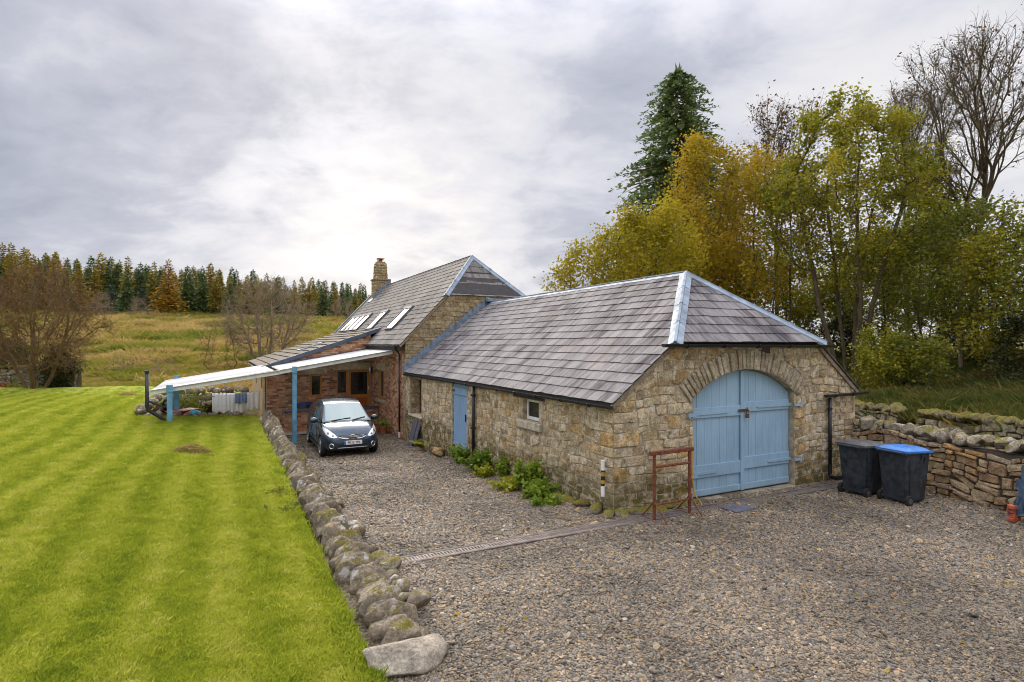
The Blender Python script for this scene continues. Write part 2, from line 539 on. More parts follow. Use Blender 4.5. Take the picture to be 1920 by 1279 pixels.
wood_grain('orange_wood', (0.44, 0.14, 0.02), (0.66, 0.27, 0.05))
wood_grain('red_wood', (0.36, 0.09, 0.018), (0.52, 0.16, 0.03))


def brick_mat():
    m, nt = new_mat('brick')
    P = pos(nt)
    r = rnd_value(nt)
    base = nt.ramp(r, [(0.0, (0.50, 0.24, 0.13)), (0.2, (0.60, 0.34, 0.20)), (0.4, (0.42, 0.19, 0.10)), (0.55, (0.62, 0.39, 0.25)), (0.7, (0.50, 0.25, 0.14)), (0.85, (0.27, 0.12, 0.075)), (1.0, (0.55, 0.30, 0.17))], 'CONSTANT')
    n1 = nt.noise(P, 9, 6, 0.65)
    base = nt.n('ShaderNodeVectorMath', {0: base, 'Scale': nt.maprange(n1, 0.3, 0.7, 0.75, 1.22)}, operation='SCALE').outputs[0]
    finish(m, nt, base, 0.9, n1, 0.01, 0.5)
brick_mat()
simple('brick_mortar', (0.46, 0.35, 0.24), 0.95, 0.2, 12)
simple('red_brick', (0.42, 0.10, 0.05), 0.9, 0.3, 16, 0.006)
simple('render_coat', (0.52, 0.36, 0.22), 0.9, 0.15, 5)


def glassy(name, base, rough, metal, spec=0.8):
    m, nt = new_mat(name)
    n1 = nt.noise(pos(nt), 1.4, 3)
    finish(m, nt, base, nt.maprange(n1, 0.3, 0.7, rough, rough + 0.05), None, Metallic=metal, **{'Specular IOR Level': spec})


glassy('window_glass', (0.018, 0.02, 0.02), 0.04, 0.0)
glassy('roof_glass', (0.50, 0.55, 0.56), 0.10, 0.85)
glassy('car_glass', (0.05, 0.055, 0.055), 0.03, 0.25)
glassy('windscreen_glass', (0.24, 0.29, 0.285), 0.07, 0.7)
glassy('chrome', (0.80, 0.80, 0.80), 0.08, 1.0)
glassy('lamp_glass', (0.62, 0.64, 0.66), 0.1, 0.35)
simple('rim_metal', (0.42, 0.43, 0.45), 0.3, 0.1, 8, 0.0, Metallic=0.8)
simple('tyre_rubber', (0.014, 0.014, 0.014), 0.85, 0.2, 18, 0.003)
simple('black_trim', (0.01, 0.01, 0.011), 0.5, 0.2, 8)


def car_paint():
    m, nt = new_mat('car_paint')
    fl = nt.noise(pos(nt), 900, 2)
    col = nt.ramp(fl, [(0.35, (0.007, 0.022, 0.045)), (0.65, (0.018, 0.050, 0.085))])
    dirt = nt.noise(pos(nt), 3.0, 5)
    finish(m, nt, col, nt.maprange(dirt, 0.3, 0.7, 0.24, 0.36), None, Metallic=0.45, **{'Coat Weight': 1.0, 'Coat Roughness': 0.06})
car_paint()
simple('plate_white', (0.78, 0.78, 0.75), 0.4, 0.04)
simple('plate_blue', (0.02, 0.14, 0.55), 0.4, 0.04)
simple('plate_black', (0.012, 0.012, 0.012), 0.5, 0.04)
simple('bin_grey', (0.030, 0.036, 0.044), 0.55, 0.5, 9)
simple('bin_lid_grey', (0.085, 0.085, 0.085), 0.5, 0.25, 7)
simple('bin_lid_blue', (0.045, 0.20, 0.58), 0.38, 0.15, 7)
simple('bin_dark_blue', (0.03, 0.055, 0.20), 0.45, 0.15, 7)
simple('terracotta', (0.36, 0.11, 0.045), 0.85, 0.25, 10)
simple('red_plastic', (0.38, 0.025, 0.03), 0.45, 0.2, 5)
simple('turquoise', (0.06, 0.45, 0.62), 0.4, 0.1, 5)
simple('yellow_hose', (0.45, 0.27, 0.02), 0.6, 0.2, 9)
simple('cloth_white', (0.88, 0.88, 0.90), 0.95, 0.05, 5)
simple('cloth_blue', (0.22, 0.29, 0.46), 0.95, 0.12, 9)
simple('cord', (0.35, 0.36, 0.33), 0.8)
simple('galvanised', (0.45, 0.46, 0.46), 0.5, 0.2, 8, 0.0, Metallic=0.4)


def tarp_mat():
    m, nt = new_mat('tarpaulin')
    P = pos(nt)
    n1 = nt.noise(P, 6, 6, 0.6, 0.8)
    col = nt.ramp(n1, [(0.3, (0.07, 0.12, 0.20)), (0.7, (0.15, 0.23, 0.34))])
    finish(m, nt, col, 0.33, n1, 0.03, 0.7)
tarp_mat()


def poly_mat():
    m, nt = new_mat('polycarbonate')
    P = pos(nt)
    n1 = nt.noise(P, 3, 5)
    col = nt.ramp(n1, [(0.3, (0.66, 0.66, 0.67)), (0.7, (0.80, 0.80, 0.80))])
    finish(m, nt, col, 0.35, None, **{'Subsurface Weight': 0.0})
    b = nt.t.nodes['Principled BSDF']
    tr = nt.n('ShaderNodeBsdfTranslucent', {'Color': (0.7, 0.72, 0.74, 1)})
    mx = nt.n('ShaderNodeMixShader', {0: 0.5, 1: b.outputs[0], 2: tr.outputs[0]})
    out = [n for n in nt.t.nodes if n.type == 'OUTPUT_MATERIAL'][0]
    nt.link(mx.outputs[0], out.inputs[0])
poly_mat()


def leaf_mat(name, stops, trans=0.35, rough=0.6):
    m, nt = new_mat(name)
    r = rnd_value(nt)
    a = nt.n('ShaderNodeAttribute', attribute_name='rnd').outputs['Fac']
    P = pos(nt)
    clump = nt.noise(P, 0.55, 3)
    f = nt.math('ADD', nt.math('MULTIPLY', a, 0.55), nt.math('MULTIPLY', nt.maprange(clump, 0.3, 0.7), 0.45))
    col = nt.ramp(f, stops)
    b = nt.n('ShaderNodeBsdfPrincipled', {'Base Color': col, 'Roughness': rough, 'Specular IOR Level': 0.25})
    t = nt.n('ShaderNodeBsdfTranslucent', {'Color': col})
    mx = nt.n('ShaderNodeMixShader', {0: trans, 1: b.outputs[0], 2: t.outputs[0]})
    nt.n('ShaderNodeOutputMaterial', {'Surface': mx.outputs[0]})
    M[name] = m


leaf_mat('leaf_olive', [(0.0, (0.11, 0.14, 0.018)), (0.35, (0.225, 0.24, 0.022)), (0.7, (0.36, 0.31, 0.024)), (1.0, (0.46, 0.33, 0.028))], 0.45)
leaf_mat('leaf_gold', [(0.0, (0.20, 0.17, 0.016)), (0.35, (0.35, 0.265, 0.018)), (0.7, (0.47, 0.325, 0.022)), (1.0, (0.48, 0.27, 0.022))], 0.45)
leaf_mat('leaf_yellow', [(0.0, (0.18, 0.17, 0.014)), (0.5, (0.35, 0.29, 0.016)), (1.0, (0.50, 0.39, 0.022))], 0.45)
leaf_mat('leaf_green', [(0.0, (0.07, 0.10, 0.018)), (0.5, (0.165, 0.185, 0.024)), (1.0, (0.31, 0.28, 0.026))], 0.45)
leaf_mat('leaf_brown', [(0.0, (0.06, 0.03, 0.012)), (0.5, (0.12, 0.06, 0.02)), (1.0, (0.20, 0.11, 0.03))])
leaf_mat('leaf_russet', [(0.0, (0.12, 0.055, 0.018)), (0.5, (0.22, 0.11, 0.03)), (1.0, (0.34, 0.20, 0.04))])
leaf_mat('leaf_dark', [(0.0, (0.018, 0.028, 0.008)), (0.5, (0.04, 0.05, 0.012)), (1.0, (0.09, 0.085, 0.015))], 0.2)
leaf_mat('weed_green', [(0.0, (0.09, 0.16, 0.014)), (0.5, (0.18, 0.27, 0.022)), (1.0, (0.30, 0.37, 0.04))], 0.4)
leaf_mat('fern_green', [(0.0, (0.16, 0.20, 0.012)), (0.5, (0.28, 0.30, 0.02)), (1.0, (0.40, 0.36, 0.03))])
leaf_mat('spruce_needle', [(0.0, (0.06, 0.09, 0.034)), (0.5, (0.125, 0.185, 0.065)), (1.0, (0.22, 0.28, 0.095))], 0.3)
leaf_mat('blue_needle', [(0.0, (0.05, 0.085, 0.055)), (0.5, (0.09, 0.135, 0.085)), (1.0, (0.14, 0.18, 0.11))], 0.1)
leaf_mat('larch_needle', [(0.0, (0.26, 0.15, 0.014)), (0.5, (0.42, 0.24, 0.018)), (1.0, (0.54, 0.32, 0.025))], 0.25)
leaf_mat('larch_olive', [(0.0, (0.16, 0.135, 0.018)), (0.5, (0.30, 0.23, 0.024)), (1.0, (0.42, 0.31, 0.03))], 0.25)
leaf_mat('straw', [(0.0, (0.16, 0.10, 0.035)), (0.5, (0.34, 0.23, 0.08)), (1.0, (0.50, 0.36, 0.14))], 0.3)
leaf_mat('clipping', [(0.0, (0.16, 0.13, 0.035)), (0.5, (0.36, 0.28, 0.08)), (1.0, (0.56, 0.44, 0.15))], 0.35)
leaf_mat('flower_red', [(0.0, (0.35, 0.02, 0.06)), (1.0, (0.55, 0.05, 0.12))], 0.2)
leaf_mat('flower_white', [(0.0, (0.6, 0.6, 0.4)), (1.0, (0.75, 0.7, 0.3))], 0.2)


def bark_mat(name, c0, c1, moss=0.4):
    m, nt = new_mat(name)
    P = pos(nt)
    g = nt.noise(nt.mapping(P, scale=(6, 6, 1.6)), 2.0, 6, 0.65)
    col = nt.ramp(g, [(0.3, c0), (0.7, c1)])
    mo = nt.maprange(nt.noise(P, 1.6, 5), 0.45, 0.65, 0, moss)
    col = nt.mix(mo, col, (0.15, 0.13, 0.025))
    finish(m, nt, col, 0.95, g, 0.02, 0.7)


bark_mat('bark', (0.045, 0.033, 0.022), (0.14, 0.105, 0.07), 0.45)
bark_mat('bark_pale', (0.12, 0.09, 0.06), (0.30, 0.24, 0.17), 0.3)
bark_mat('twig', (0.17, 0.125, 0.08), (0.36, 0.27, 0.18), 0.35)
bark_mat('twig_mossy', (0.075, 0.042, 0.024), (0.21, 0.12, 0.06), 0.35)


# ---- ground surfaces
def lawn_tone(nt, P):
    """0..1 tone of the turf: mowing passes along the wall, their ragged edges, fine mottling"""
    q = nt.mapping(P, rot=(0, 0, -TH + 0.02))
    warp = nt.noise(P, 0.10, 3)
    bx = nt.math('ADD', nt.n('ShaderNodeSeparateXYZ', {0: q}).outputs[0], nt.math('MULTIPLY', warp, 1.6))
    ragged = nt.math('MULTIPLY', nt.noise(nt.mapping(q, scale=(3.5, 0.8, 1)), 1.0, 6, 0.7), 0.55)
    st = nt.math('SINE', nt.math('MULTIPLY', nt.math('ADD', bx, ragged), 8.3))
    st2 = nt.math('SINE', nt.math('MULTIPLY', bx, 2.3))
    grain = nt.noise(nt.mapping(q, scale=(4.5, 1.2, 1)), 2.2, 8, 0.75)
    mott = nt.noise(P, 3.2, 8, 0.75)
    f = nt.math('ADD', nt.maprange(st, -1, 1, 0.0, 0.24), nt.maprange(st2, -1, 1, 0.04, 0.12))
    f = nt.math('ADD', f, nt.maprange(grain, 0.32, 0.68, 0.0, 0.40))
    return nt.math('ADD', f, nt.maprange(mott, 0.3, 0.7, 0.04, 0.24))


def lawn_mat():
    m, nt = new_mat('lawn')
    P = pos(nt)
    f = lawn_tone(nt, P)
    n3 = nt.noise(P, 17, 6, 0.72)
    f = nt.math('ADD', f, nt.maprange(n3, 0.3, 0.7, -0.12, 0.12))
    col = nt.ramp(f, [(0.12, (0.13, 0.19, 0.014)), (0.34, (0.235, 0.295, 0.020)), (0.52, (0.305, 0.355, 0.028)), (0.72, (0.38, 0.41, 0.045)), (0.92, (0.46, 0.46, 0.09))])
    dry = nt.maprange(nt.noise(nt.mapping(P, loc=(4, 1, 0)), 2.9, 6, 0.7), 0.62, 0.74, 0, 0.4)
    col = nt.mix(dry, col, (0.36, 0.30, 0.06))
    finish(m, nt, col, 0.95, nt.math('ADD', n3, nt.noise(P, 70, 4, 0.7)), 0.05, 0.9, **{'Specular IOR Level': 0.2})
lawn_mat()
def blade_mat(name, stops, ns=0.9, lawn=False):
    m, nt = new_mat(name)
    r = nt.n('ShaderNodeObjectInfo').outputs['Random']
    loc = nt.n('ShaderNodeObjectInfo').outputs['Location']
    if lawn:
        f = nt.math('ADD', lawn_tone(nt, loc), nt.maprange(r, 0, 1, -0.16, 0.16, False))
    else:
        f = nt.math('ADD', nt.math('MULTIPLY', r, 0.35), nt.math('MULTIPLY', nt.maprange(nt.noise(loc, ns, 6, 0.7), 0.34, 0.66), 0.65))
    col = nt.ramp(f, stops)
    b = nt.n('ShaderNodeBsdfPrincipled', {'Base Color': col, 'Roughness': 0.6, 'Specular IOR Level': 0.3})
    t = nt.n('ShaderNodeBsdfTranslucent', {'Color': col})
    mx = nt.n('ShaderNodeMixShader', {0: 0.45, 1: b.outputs[0], 2: t.outputs[0]})
    nt.n('ShaderNodeOutputMaterial', {'Surface': mx.outputs[0]})
    M[name] = m
blade_mat('grass_blade', [(0.10, (0.15, 0.225, 0.016)), (0.34, (0.285, 0.345, 0.026)), (0.52, (0.375, 0.425, 0.036)), (0.72, (0.47, 0.49, 0.06)), (0.95, (0.60, 0.58, 0.15))], lawn=True)
blade_mat('bank_blade', [(0.15, (0.05, 0.075, 0.012)), (0.45, (0.10, 0.115, 0.018)), (0.72, (0.17, 0.135, 0.032)), (0.95, (0.30, 0.20, 0.06))])
blade_mat('rough_blade', [(0.2, (0.15, 0.20, 0.022)), (0.45, (0.30, 0.27, 0.04)), (0.65, (0.46, 0.32, 0.11)), (0.9, (0.56, 0.42, 0.18))], 0.10)


def gravel_mat():
    m, nt = new_mat('gravel_bed')
    P = pos(nt)
    v = nt.n('ShaderNodeTexVoronoi', {'Vector': P, 'Scale': 24.0})
    v2 = nt.n('ShaderNodeTexVoronoi', {'Vector': P, 'Scale': 47.0})
    c = nt.n('ShaderNodeSeparateColor', {0: v.outputs['Color']}).outputs[0]
    c2 = nt.n('ShaderNodeSeparateColor', {0: v2.outputs['Color']}).outputs[1]
    f = nt.math('ADD', nt.math('MULTIPLY', c, 0.6), nt.math('MULTIPLY', c2, 0.4))
    col = nt.ramp(f, [(0.1, (0.045, 0.035, 0.025)), (0.3, (0.095, 0.075, 0.053)), (0.5, (0.145, 0.112, 0.076)), (0.7, (0.20, 0.145, 0.086)), (0.88, (0.26, 0.18, 0.095))])
    big = nt.maprange(nt.noise(P, 0.5, 4), 0.3, 0.7, 0.85, 1.12)
    col = nt.n('ShaderNodeVectorMath', {0: col, 'Scale': big}, operation='SCALE').outputs[0]
    moss = nt.maprange(nt.noise(nt.mapping(P, loc=(2, 5, 0)), 0.8, 6, 0.7), 0.62, 0.70, 0, 0.45)
    col = nt.mix(moss, col, (0.26, 0.20, 0.03))
    h = nt.math('ADD', v.outputs['Distance'], nt.math('MULTIPLY', v2.outputs['Distance'], 0.5))
    h = nt.math('SUBTRACT', 1.0, h)
    finish(m, nt, col, 0.85, h, 0.03, 1.0)
gravel_mat()


def chip_mat():
    m, nt = new_mat('gravel_chip')
    r = nt.n('ShaderNodeObjectInfo').outputs['Random']
    loc = nt.n('ShaderNodeObjectInfo').outputs['Location']
    col = nt.ramp(r, [(0.0, (0.045, 0.038, 0.031)), (0.14, (0.12, 0.102, 0.083)), (0.28, (0.19, 0.162, 0.128)), (0.42, (0.075, 0.062, 0.048)), (0.54, (0.24, 0.182, 0.115)), (0.64, (0.125, 0.115, 0.105)), (0.76, (0.33, 0.215, 0.10)), (0.86, (0.16, 0.14, 0.12)), (0.97, (0.34, 0.22, 0.10)), (1.0, (0.42, 0.36, 0.28))])
    n1 = nt.noise(nt.n('ShaderNodeTexCoord').outputs['Object'], 3.0, 4)
    col = nt.n('ShaderNodeVectorMath', {0: col, 'Scale': nt.maprange(n1, 0.3, 0.7, 0.8, 1.2)}, operation='SCALE').outputs[0]
    big = nt.maprange(nt.noise(loc, 0.55, 6, 0.6), 0.34, 0.66, 0.68, 1.2)
    col = nt.n('ShaderNodeVectorMath', {0: col, 'Scale': big}, operation='SCALE').outputs[0]
    moss = nt.maprange(nt.noise(nt.mapping(loc, loc=(2, 5, 0)), 0.8, 6, 0.7), 0.62, 0.70, 0, 0.4)
    col = nt.mix(moss, col, (0.26, 0.20, 0.03))
    finish(m, nt, col, 0.62)
chip_mat()


def field_mat():
    m, nt = new_mat('rough_field')
    P = pos(nt)
    n1 = nt.noise(P, 0.09, 5, 0.6, 0.6)
    n2 = nt.noise(nt.mapping(P, scale=(1, 1, 3)), 0.6, 6, 0.7)
    n3 = nt.noise(P, 5.0, 5, 0.75)
    f = nt.math('ADD', nt.math('MULTIPLY', n1, 0.5), nt.math('MULTIPLY', n2, 0.35))
    f = nt.math('ADD', f, nt.math('MULTIPLY', n3, 0.15))
    col = nt.ramp(f, [(0.40, (0.13, 0.18, 0.02)), (0.47, (0.23, 0.24, 0.03)), (0.53, (0.34, 0.27, 0.06)), (0.60, (0.44, 0.32, 0.10)), (0.70, (0.31, 0.19, 0.06))])
    y = nt.n('ShaderNodeSeparateXYZ', {0: P}).outputs[1]
    far = nt.math('MULTIPLY', nt.maprange(nt.math('ADD', y, nt.math('MULTIPLY', n1, 50)), 100, 122), 0.9)
    col = nt.mix(far, col, nt.ramp(n2, [(0.3, (0.13, 0.17, 0.02)), (0.7, (0.25, 0.27, 0.03))]))
    finish(m, nt, col, 0.95, nt.math('ADD', n2, n3), 0.35, 0.9)
field_mat()


def bank_mat():
    m, nt = new_mat('woodland_floor')
    P = pos(nt)
    n1 = nt.noise(P, 0.7, 5, 0.65)
    n3 = nt.noise(P, 9.0, 6, 0.75)
    f = nt.math('ADD', nt.math('MULTIPLY', n1, 0.6), nt.math('MULTIPLY', n3, 0.4))
    col = nt.ramp(f, [(0.36, (0.06, 0.085, 0.012)), (0.45, (0.12, 0.14, 0.018)), (0.52, (0.20, 0.16, 0.035)), (0.62, (0.26, 0.17, 0.055))])
    finish(m, nt, col, 0.95, n3, 0.12, 0.9)
bank_mat()
simple('far_hill', (0.16, 0.15, 0.11), 0.95, 0.2, 0.01)
# ------------------------------------------------------------------ ground
def fbm(x, y, s, seed=0.0, oct=3):
    out = np.zeros_like(x); amp = 1.0
    for k in range(oct):
        out += amp * np.sin(x * s * 1.0 + 1.7 * np.sin(y * s * 0.83 + seed + k)) * np.cos(y * s * 1.13 + 1.3 * np.sin(x * s * 0.71 + 2 * seed - k))
        s *= 2.07; amp *= 0.5
    return out


def field_z(x, y):
    x = np.asarray(x, float); y = np.asarray(y, float)
    r = x / np.maximum(y, 1.0)
    zc = -0.95 + 0.02 * np.clip(y - 38, 0, 400)
    ramp = np.clip(y - 38, 0, 92)
    zl = -0.45 + 0.55 * sstep(31, 38, y) + 0.088 * ramp + 0.03 * np.clip(y - 130, 0, 500)
    zl = zl + 0.30 * fbm(x, y, 0.11, 1.0) * sstep(38, 50, y) + 0.10 * fbm(x, y, 0.55, 3.0) * sstep(36, 42, y)
    zl = zl + 0.022 * np.clip(-x - 22, 0, 90) * sstep(42, 80, y)
    wl = sstep(0.05, -0.22, r) * sstep(29, 34, y) + sstep(-6, -12, x) * (1 - sstep(29, 34, y))
    z = zc * (1 - wl) + zl * wl
    d = (x - 10.1) * 0.944 + (y - 17.0) * 0.33
    zr = 0.72 + 0.115 * np.clip(d, 0, 12) + 0.004 * np.clip(d - 12, 0, 100) + 0.10 * fbm(x, y, 0.6, 5.0)
    wr = sstep(-0.35, 0.25, d) * sstep(-0.05, 0.25, r)
    return z * (1 - wr) + zr * wr


def build_ground():
    t = np.linspace(-1, 1, 300)
    k = 5.0
    g = np.sinh(k * t) / math.sinh(k)
    xs = g * 900.0
    ys = 20 + g * 1000.0
    X, Y = np.meshgrid(xs, ys)
    Z = field_z(X, Y)
    n = len(t)
    V = np.stack([X.ravel(), Y.ravel(), Z.ravel()], 1)
    i = np.arange(n * n).reshape(n, n)
    F = np.stack([i[:-1, :-1].ravel(), i[:-1, 1:].ravel(), i[1:, 1:].ravel(), i[1:, :-1].ravel()], 1)
    me = np_mesh('ground', V, F, True)
    me.materials.append(M['rough_field']); me.materials.append(M['woodland_floor'])
    c = V[F].mean(1)
    d = (c[:, 0] - 10.1) * 0.944 + (c[:, 1] - 17.0) * 0.33
    sel = (d > -1) & (c[:, 1] < 120) & (c[:, 0] > 0.05 * c[:, 1])
    me.polygons.foreach_set('material_index', sel.astype(np.int32))
    o = link_mesh('ground', me, None)
    tag(o, kind='structure')


def yard_sheet(name, a0, a1, b0, b1, step, zfun, mat, keep=None):
    na, nb = int((a1 - a0) / step) + 1, int((b1 - b0) / step) + 1
    A, B = np.meshgrid(np.linspace(a0, a1, na), np.linspace(b0, b1, nb), indexing='ij')
    X = P0[0] + B * CT - A * ST; Y = P0[1] + B * ST + A * CT
    Z = zfun(A, B, X, Y)
    V = np.stack([X.ravel(), Y.ravel(), Z.ravel()], 1)
    i = np.arange(na * nb).reshape(na, nb)
    F = np.stack([i[:-1, :-1].ravel(), i[:-1, 1:].ravel(), i[1:, 1:].ravel(), i[1:, :-1].ravel()], 1)
    if keep is not None:
        ca = A.ravel()[F].mean(1); cb = B.ravel()[F].mean(1)
        F = F[keep(ca, cb)]
    o = link_mesh(name, np_mesh(name, V, F, True), M[mat])
    return tag(o, kind='structure')


def lawn_surface(A, B, X, Y):
    z = lawn_z(A, B) + 0.018 * fbm(X, Y, 1.3, 2.0) + 0.008 * fbm(X, Y, 4.1, 4.0)
    z = z - 0.02 * sstep(-5.2, -4.85, B)
    return z - 0.22 * np.clip(Y - 31 - 0.4 * np.sin(X * 0.3), 0, 20)


def lawn_keep(a, b):
    return (b < -4.82) & ~((a > 14.95) & (a < 21.7) & (b > -8.2)) & ~((a >= 21.7) & (b > -4.9))


def gravel_surface(A, B, X, Y):
    rut = -0.02 * np.exp(-((B + 1.7) / 0.25) ** 2) - 0.02 * np.exp(-((B + 3.15) / 0.25) ** 2)
    return gravel_z(A, B) + 0.018 * fbm(X, Y, 0.9, 1.0) + 0.01 * fbm(X, Y, 3.3, 2.0) + rut * sstep(-1, 1, A)


build_ground()
yard_sheet('gravel_drive', -14, 15.4, -4.86, 6.7, 0.12, gravel_surface, 'gravel_bed')
yard_sheet('lawn', -13, 36, -46, -4.75, 0.16, lawn_surface, 'lawn', lawn_keep)
yard_sheet('drying_yard', 14.8, 22.2, -8.6, -4.2, 0.4, lambda A, B, X, Y: np.full_like(A, -0.53), 'concrete')
yard_sheet('concrete_apron', 15.2, 17.6, -4.6, 0.1, 0.4, lambda A, B, X, Y: np.full_like(A, -0.522), 'concrete')


def build_hills():
    for j, (dist, h, seed, x0, x1) in enumerate([(900, 34, 1.0, -300, 1300)]):
        n = 160
        xs = np.linspace(x0, x1, n)
        prof = h * (0.75 + 0.35 * np.sin(xs * 0.0062 + seed) + 0.12 * np.sin(xs * 0.021 + 2 * seed))
        rows = [(0.0, 0.0), (60, 0.55), (140, 0.9), (220, 1.0), (420, 0.8), (700, 0.0)]
        V = [(x, dist + dy, -4 + p * q) for dy, q in rows for x, p in zip(xs, prof)]
        F = [(r * n + i, r * n + i + 1, (r + 1) * n + i + 1, (r + 1) * n + i) for r in range(len(rows) - 1) for i in range(n - 1)]
        o = link_mesh('distant_hills', np_mesh('distant_hills', V, F, True), M['far_hill'])
        tag(o, kind='structure')
build_hills()
# ------------------------------------------------------------------ masonry and roofing generators
CAMV = Vector((0, 0, 2.9))


def clip_half(poly, nx, ny, c):
    """keep the side nx*x + ny*y <= c"""
    out = []
    n = len(poly)
    for i in range(n):
        p, q = poly[i], poly[(i + 1) % n]
        dp, dq = nx * p[0] + ny * p[1] - c, nx * q[0] + ny * q[1] - c
        if dp <= 0: out.append(p)
        if (dp < 0 < dq) or (dq < 0 < dp):
            t = dp / (dp - dq)
            out.append((p[0] + t * (q[0] - p[0]), p[1] + t * (q[1] - p[1])))
    return out


def area(poly):
    return 0.5 * abs(sum(p[0] * q[1] - q[0] * p[1] for p, q in zip(poly, poly[1:] + poly[:1])))


def cut_rect(r, holes):
    """what is left of rect r (x0,x1,z0,z1) outside the holes: its largest rectangular remainder"""
    for h in holes:
        x0, x1, z0, z1 = r
        if x1 <= h[0] or x0 >= h[1] or z1 <= h[2] or z0 >= h[3]:
            continue
        opts = [(x0, min(x1, h[0]), z0, z1), (max(x0, h[1]), x1, z0, z1), (x0, x1, z0, min(z1, h[2])), (x0, x1, max(z0, h[3]), z1)]
        opts = [o for o in opts if o[1] - o[0] > 0.05 and o[3] - o[2] > 0.035]
        if not opts: return None
        r = max(opts, key=lambda o: (o[1] - o[0]) * (o[3] - o[2]))
    return r


def rubble(x0, x1, z0, z1, rng, h=(0.16, 0.36), w=(0.22, 0.62), gap=0.012, holes=(), clips=(), keep=None, warp=0.03, split=0.5, slope=None):
    """stone outlines of a coursed rubble wall in its own plane"""
    polys = []
    z = z0
    s1, s2 = rng.uniform(0, 9), rng.uniform(0, 9)
    while z < z1:
        ch = rng.uniform(*h)
        x = x0 - rng.uniform(0, 0.2)
        while x < x1:
            cw = rng.uniform(*w)
            cells = []
            zt = z + ch
            if ch > 0.2 and rng.random() < split:
                k = rng.choice((2, 2, 3)) if ch > 0.27 else 2
                cuts = sorted(rng.uniform(0.25, 0.75) for _ in range(k - 1)) if k == 2 else [rng.uniform(0.25, 0.4), rng.uniform(0.6, 0.75)]
                zs = [z] + [z + ch * c for c in cuts] + [zt]
                for q in range(k):
                    if cw > 0.42 and rng.random() < 0.6:
                        m = x + cw * rng.uniform(0.35, 0.65)
                        cells += [(x, m, zs[q], zs[q + 1]), (m, x + cw, zs[q], zs[q + 1])]
                    else:
                        cells.append((x, x + cw, zs[q], zs[q + 1]))
            else:
                cells.append((x, x + cw, z, zt))
            for c in cells:
                c = (max(c[0], x0), min(c[1], x1), max(c[2], z0), min(c[3], z1))
                if c[1] - c[0] < 0.05 or c[3] - c[2] < 0.035: continue
                c = cut_rect(c, holes)
                if c is None: continue
                a0, a1, b0, b1 = c[0] + gap * 0.5, c[1] - gap * 0.5, c[2] + gap * 0.5, c[3] - gap * 0.5
                if a1 - a0 < 0.03 or b1 - b0 < 0.02: continue
                cr = min(a1 - a0, b1 - b0)
                pts = []
                for (cx, cz, sx, sz) in ((a0, b0, 1, 1), (a1, b0, -1, 1), (a1, b1, -1, -1), (a0, b1, 1, -1)):
                    r1, r2 = rng.uniform(0.05, 0.24) * cr, rng.uniform(0.05, 0.24) * cr
                    p1 = (cx, cz + sz * r1); p2 = (cx + sx * r2, cz)
                    if (sx, sz) in ((1, 1), (-1, -1)): pts += [p1, p2]
                    else: pts += [p2, p1]
                j = 0.07 * cr
                pts = [(p[0] + rng.uniform(-j, j), p[1] + rng.uniform(-j, j)) for p in pts]
                edge = lambda px: min(1, max(0, (px - x0) / 0.15), max(0, (x1 - px) / 0.15))
                pts = [(p[0], p[1] + warp * (math.sin(1.9 * p[0] + s1 + 0.9 * p[1]) + 0.6 * math.sin(4.3 * p[0] + s2 - 1.3 * p[1]))) for p in pts]
                if slope: pts = [(p[0], p[1] + slope(p[0])) for p in pts]
                for (nx, ny, cc) in clips:
                    pts = clip_half(pts, nx, ny, cc)
                    if len(pts) < 3: break
                if len(pts) < 3 or area(pts) < 0.0012: continue
                if keep and not keep(pts): continue
                polys.append(pts)
            x += cw
        z += ch
    return polys


def wonky(p, rng, turn=0.11):
    cx = sum(q[0] for q in p) / len(p); cz = sum(q[1] for q in p) / len(p)
    t = rng.gauss(0, turn); k = rng.uniform(0.86, 1.06); c, s = math.cos(t), math.sin(t)
    j = 0.05 * math.sqrt(area(p))
    return [(cx + k * ((q[0] - cx) * c - (q[1] - cz) * s) + rng.uniform(-j, j), cz + k * ((q[0] - cx) * s + (q[1] - cz) * c) + rng.uniform(-j, j)) for q in p]


def stone_geo(mb, poly, frame, proud, rng, back=-0.03, inset=0.09, bulge=0.12):
    n = len(poly)
    cx = sum(p[0] for p in poly) / n; cz = sum(p[1] for p in poly) / n
    w = max(p[0] for p in poly) - min(p[0] for p in poly); hh = max(p[1] for p in poly) - min(p[1] for p in poly)
    ins = inset * min(w, hh)
    tx, tz = rng.uniform(-0.12, 0.12), rng.uniform(-0.12, 0.12)
    vs = [frame(p[0], p[1], back) for p in poly]
    vs += [frame(p[0], p[1], proud * rng.uniform(0.35, 0.6)) for p in poly]
    for p in poly:
        dx, dz = cx - p[0], cz - p[1]
        L = math.hypot(dx, dz) or 1
        k = min(ins, 0.45 * L)
        q = (p[0] + dx / L * k, p[1] + dz / L * k)
        vs.append(frame(q[0], q[1], proud * rng.uniform(0.85, 1.1) + tx * (q[0] - cx) * 0.4 + tz * (q[1] - cz) * 0.4))
    vs.append(frame(cx, cz, proud * (1 + bulge)))
    c = 3 * n
    fs = [(i, (i + 1) % n, n + (i + 1) % n, n + i) for i in range(n)]
    fs += [(n + i, n + (i + 1) % n, 2 * n + (i + 1) % n, 2 * n + i) for i in range(n)]
    fs += [(2 * n + i, 2 * n + (i + 1) % n, c) for i in range(n)]
    mb.rnd = rng.random()
    mb.add(vs, fs)


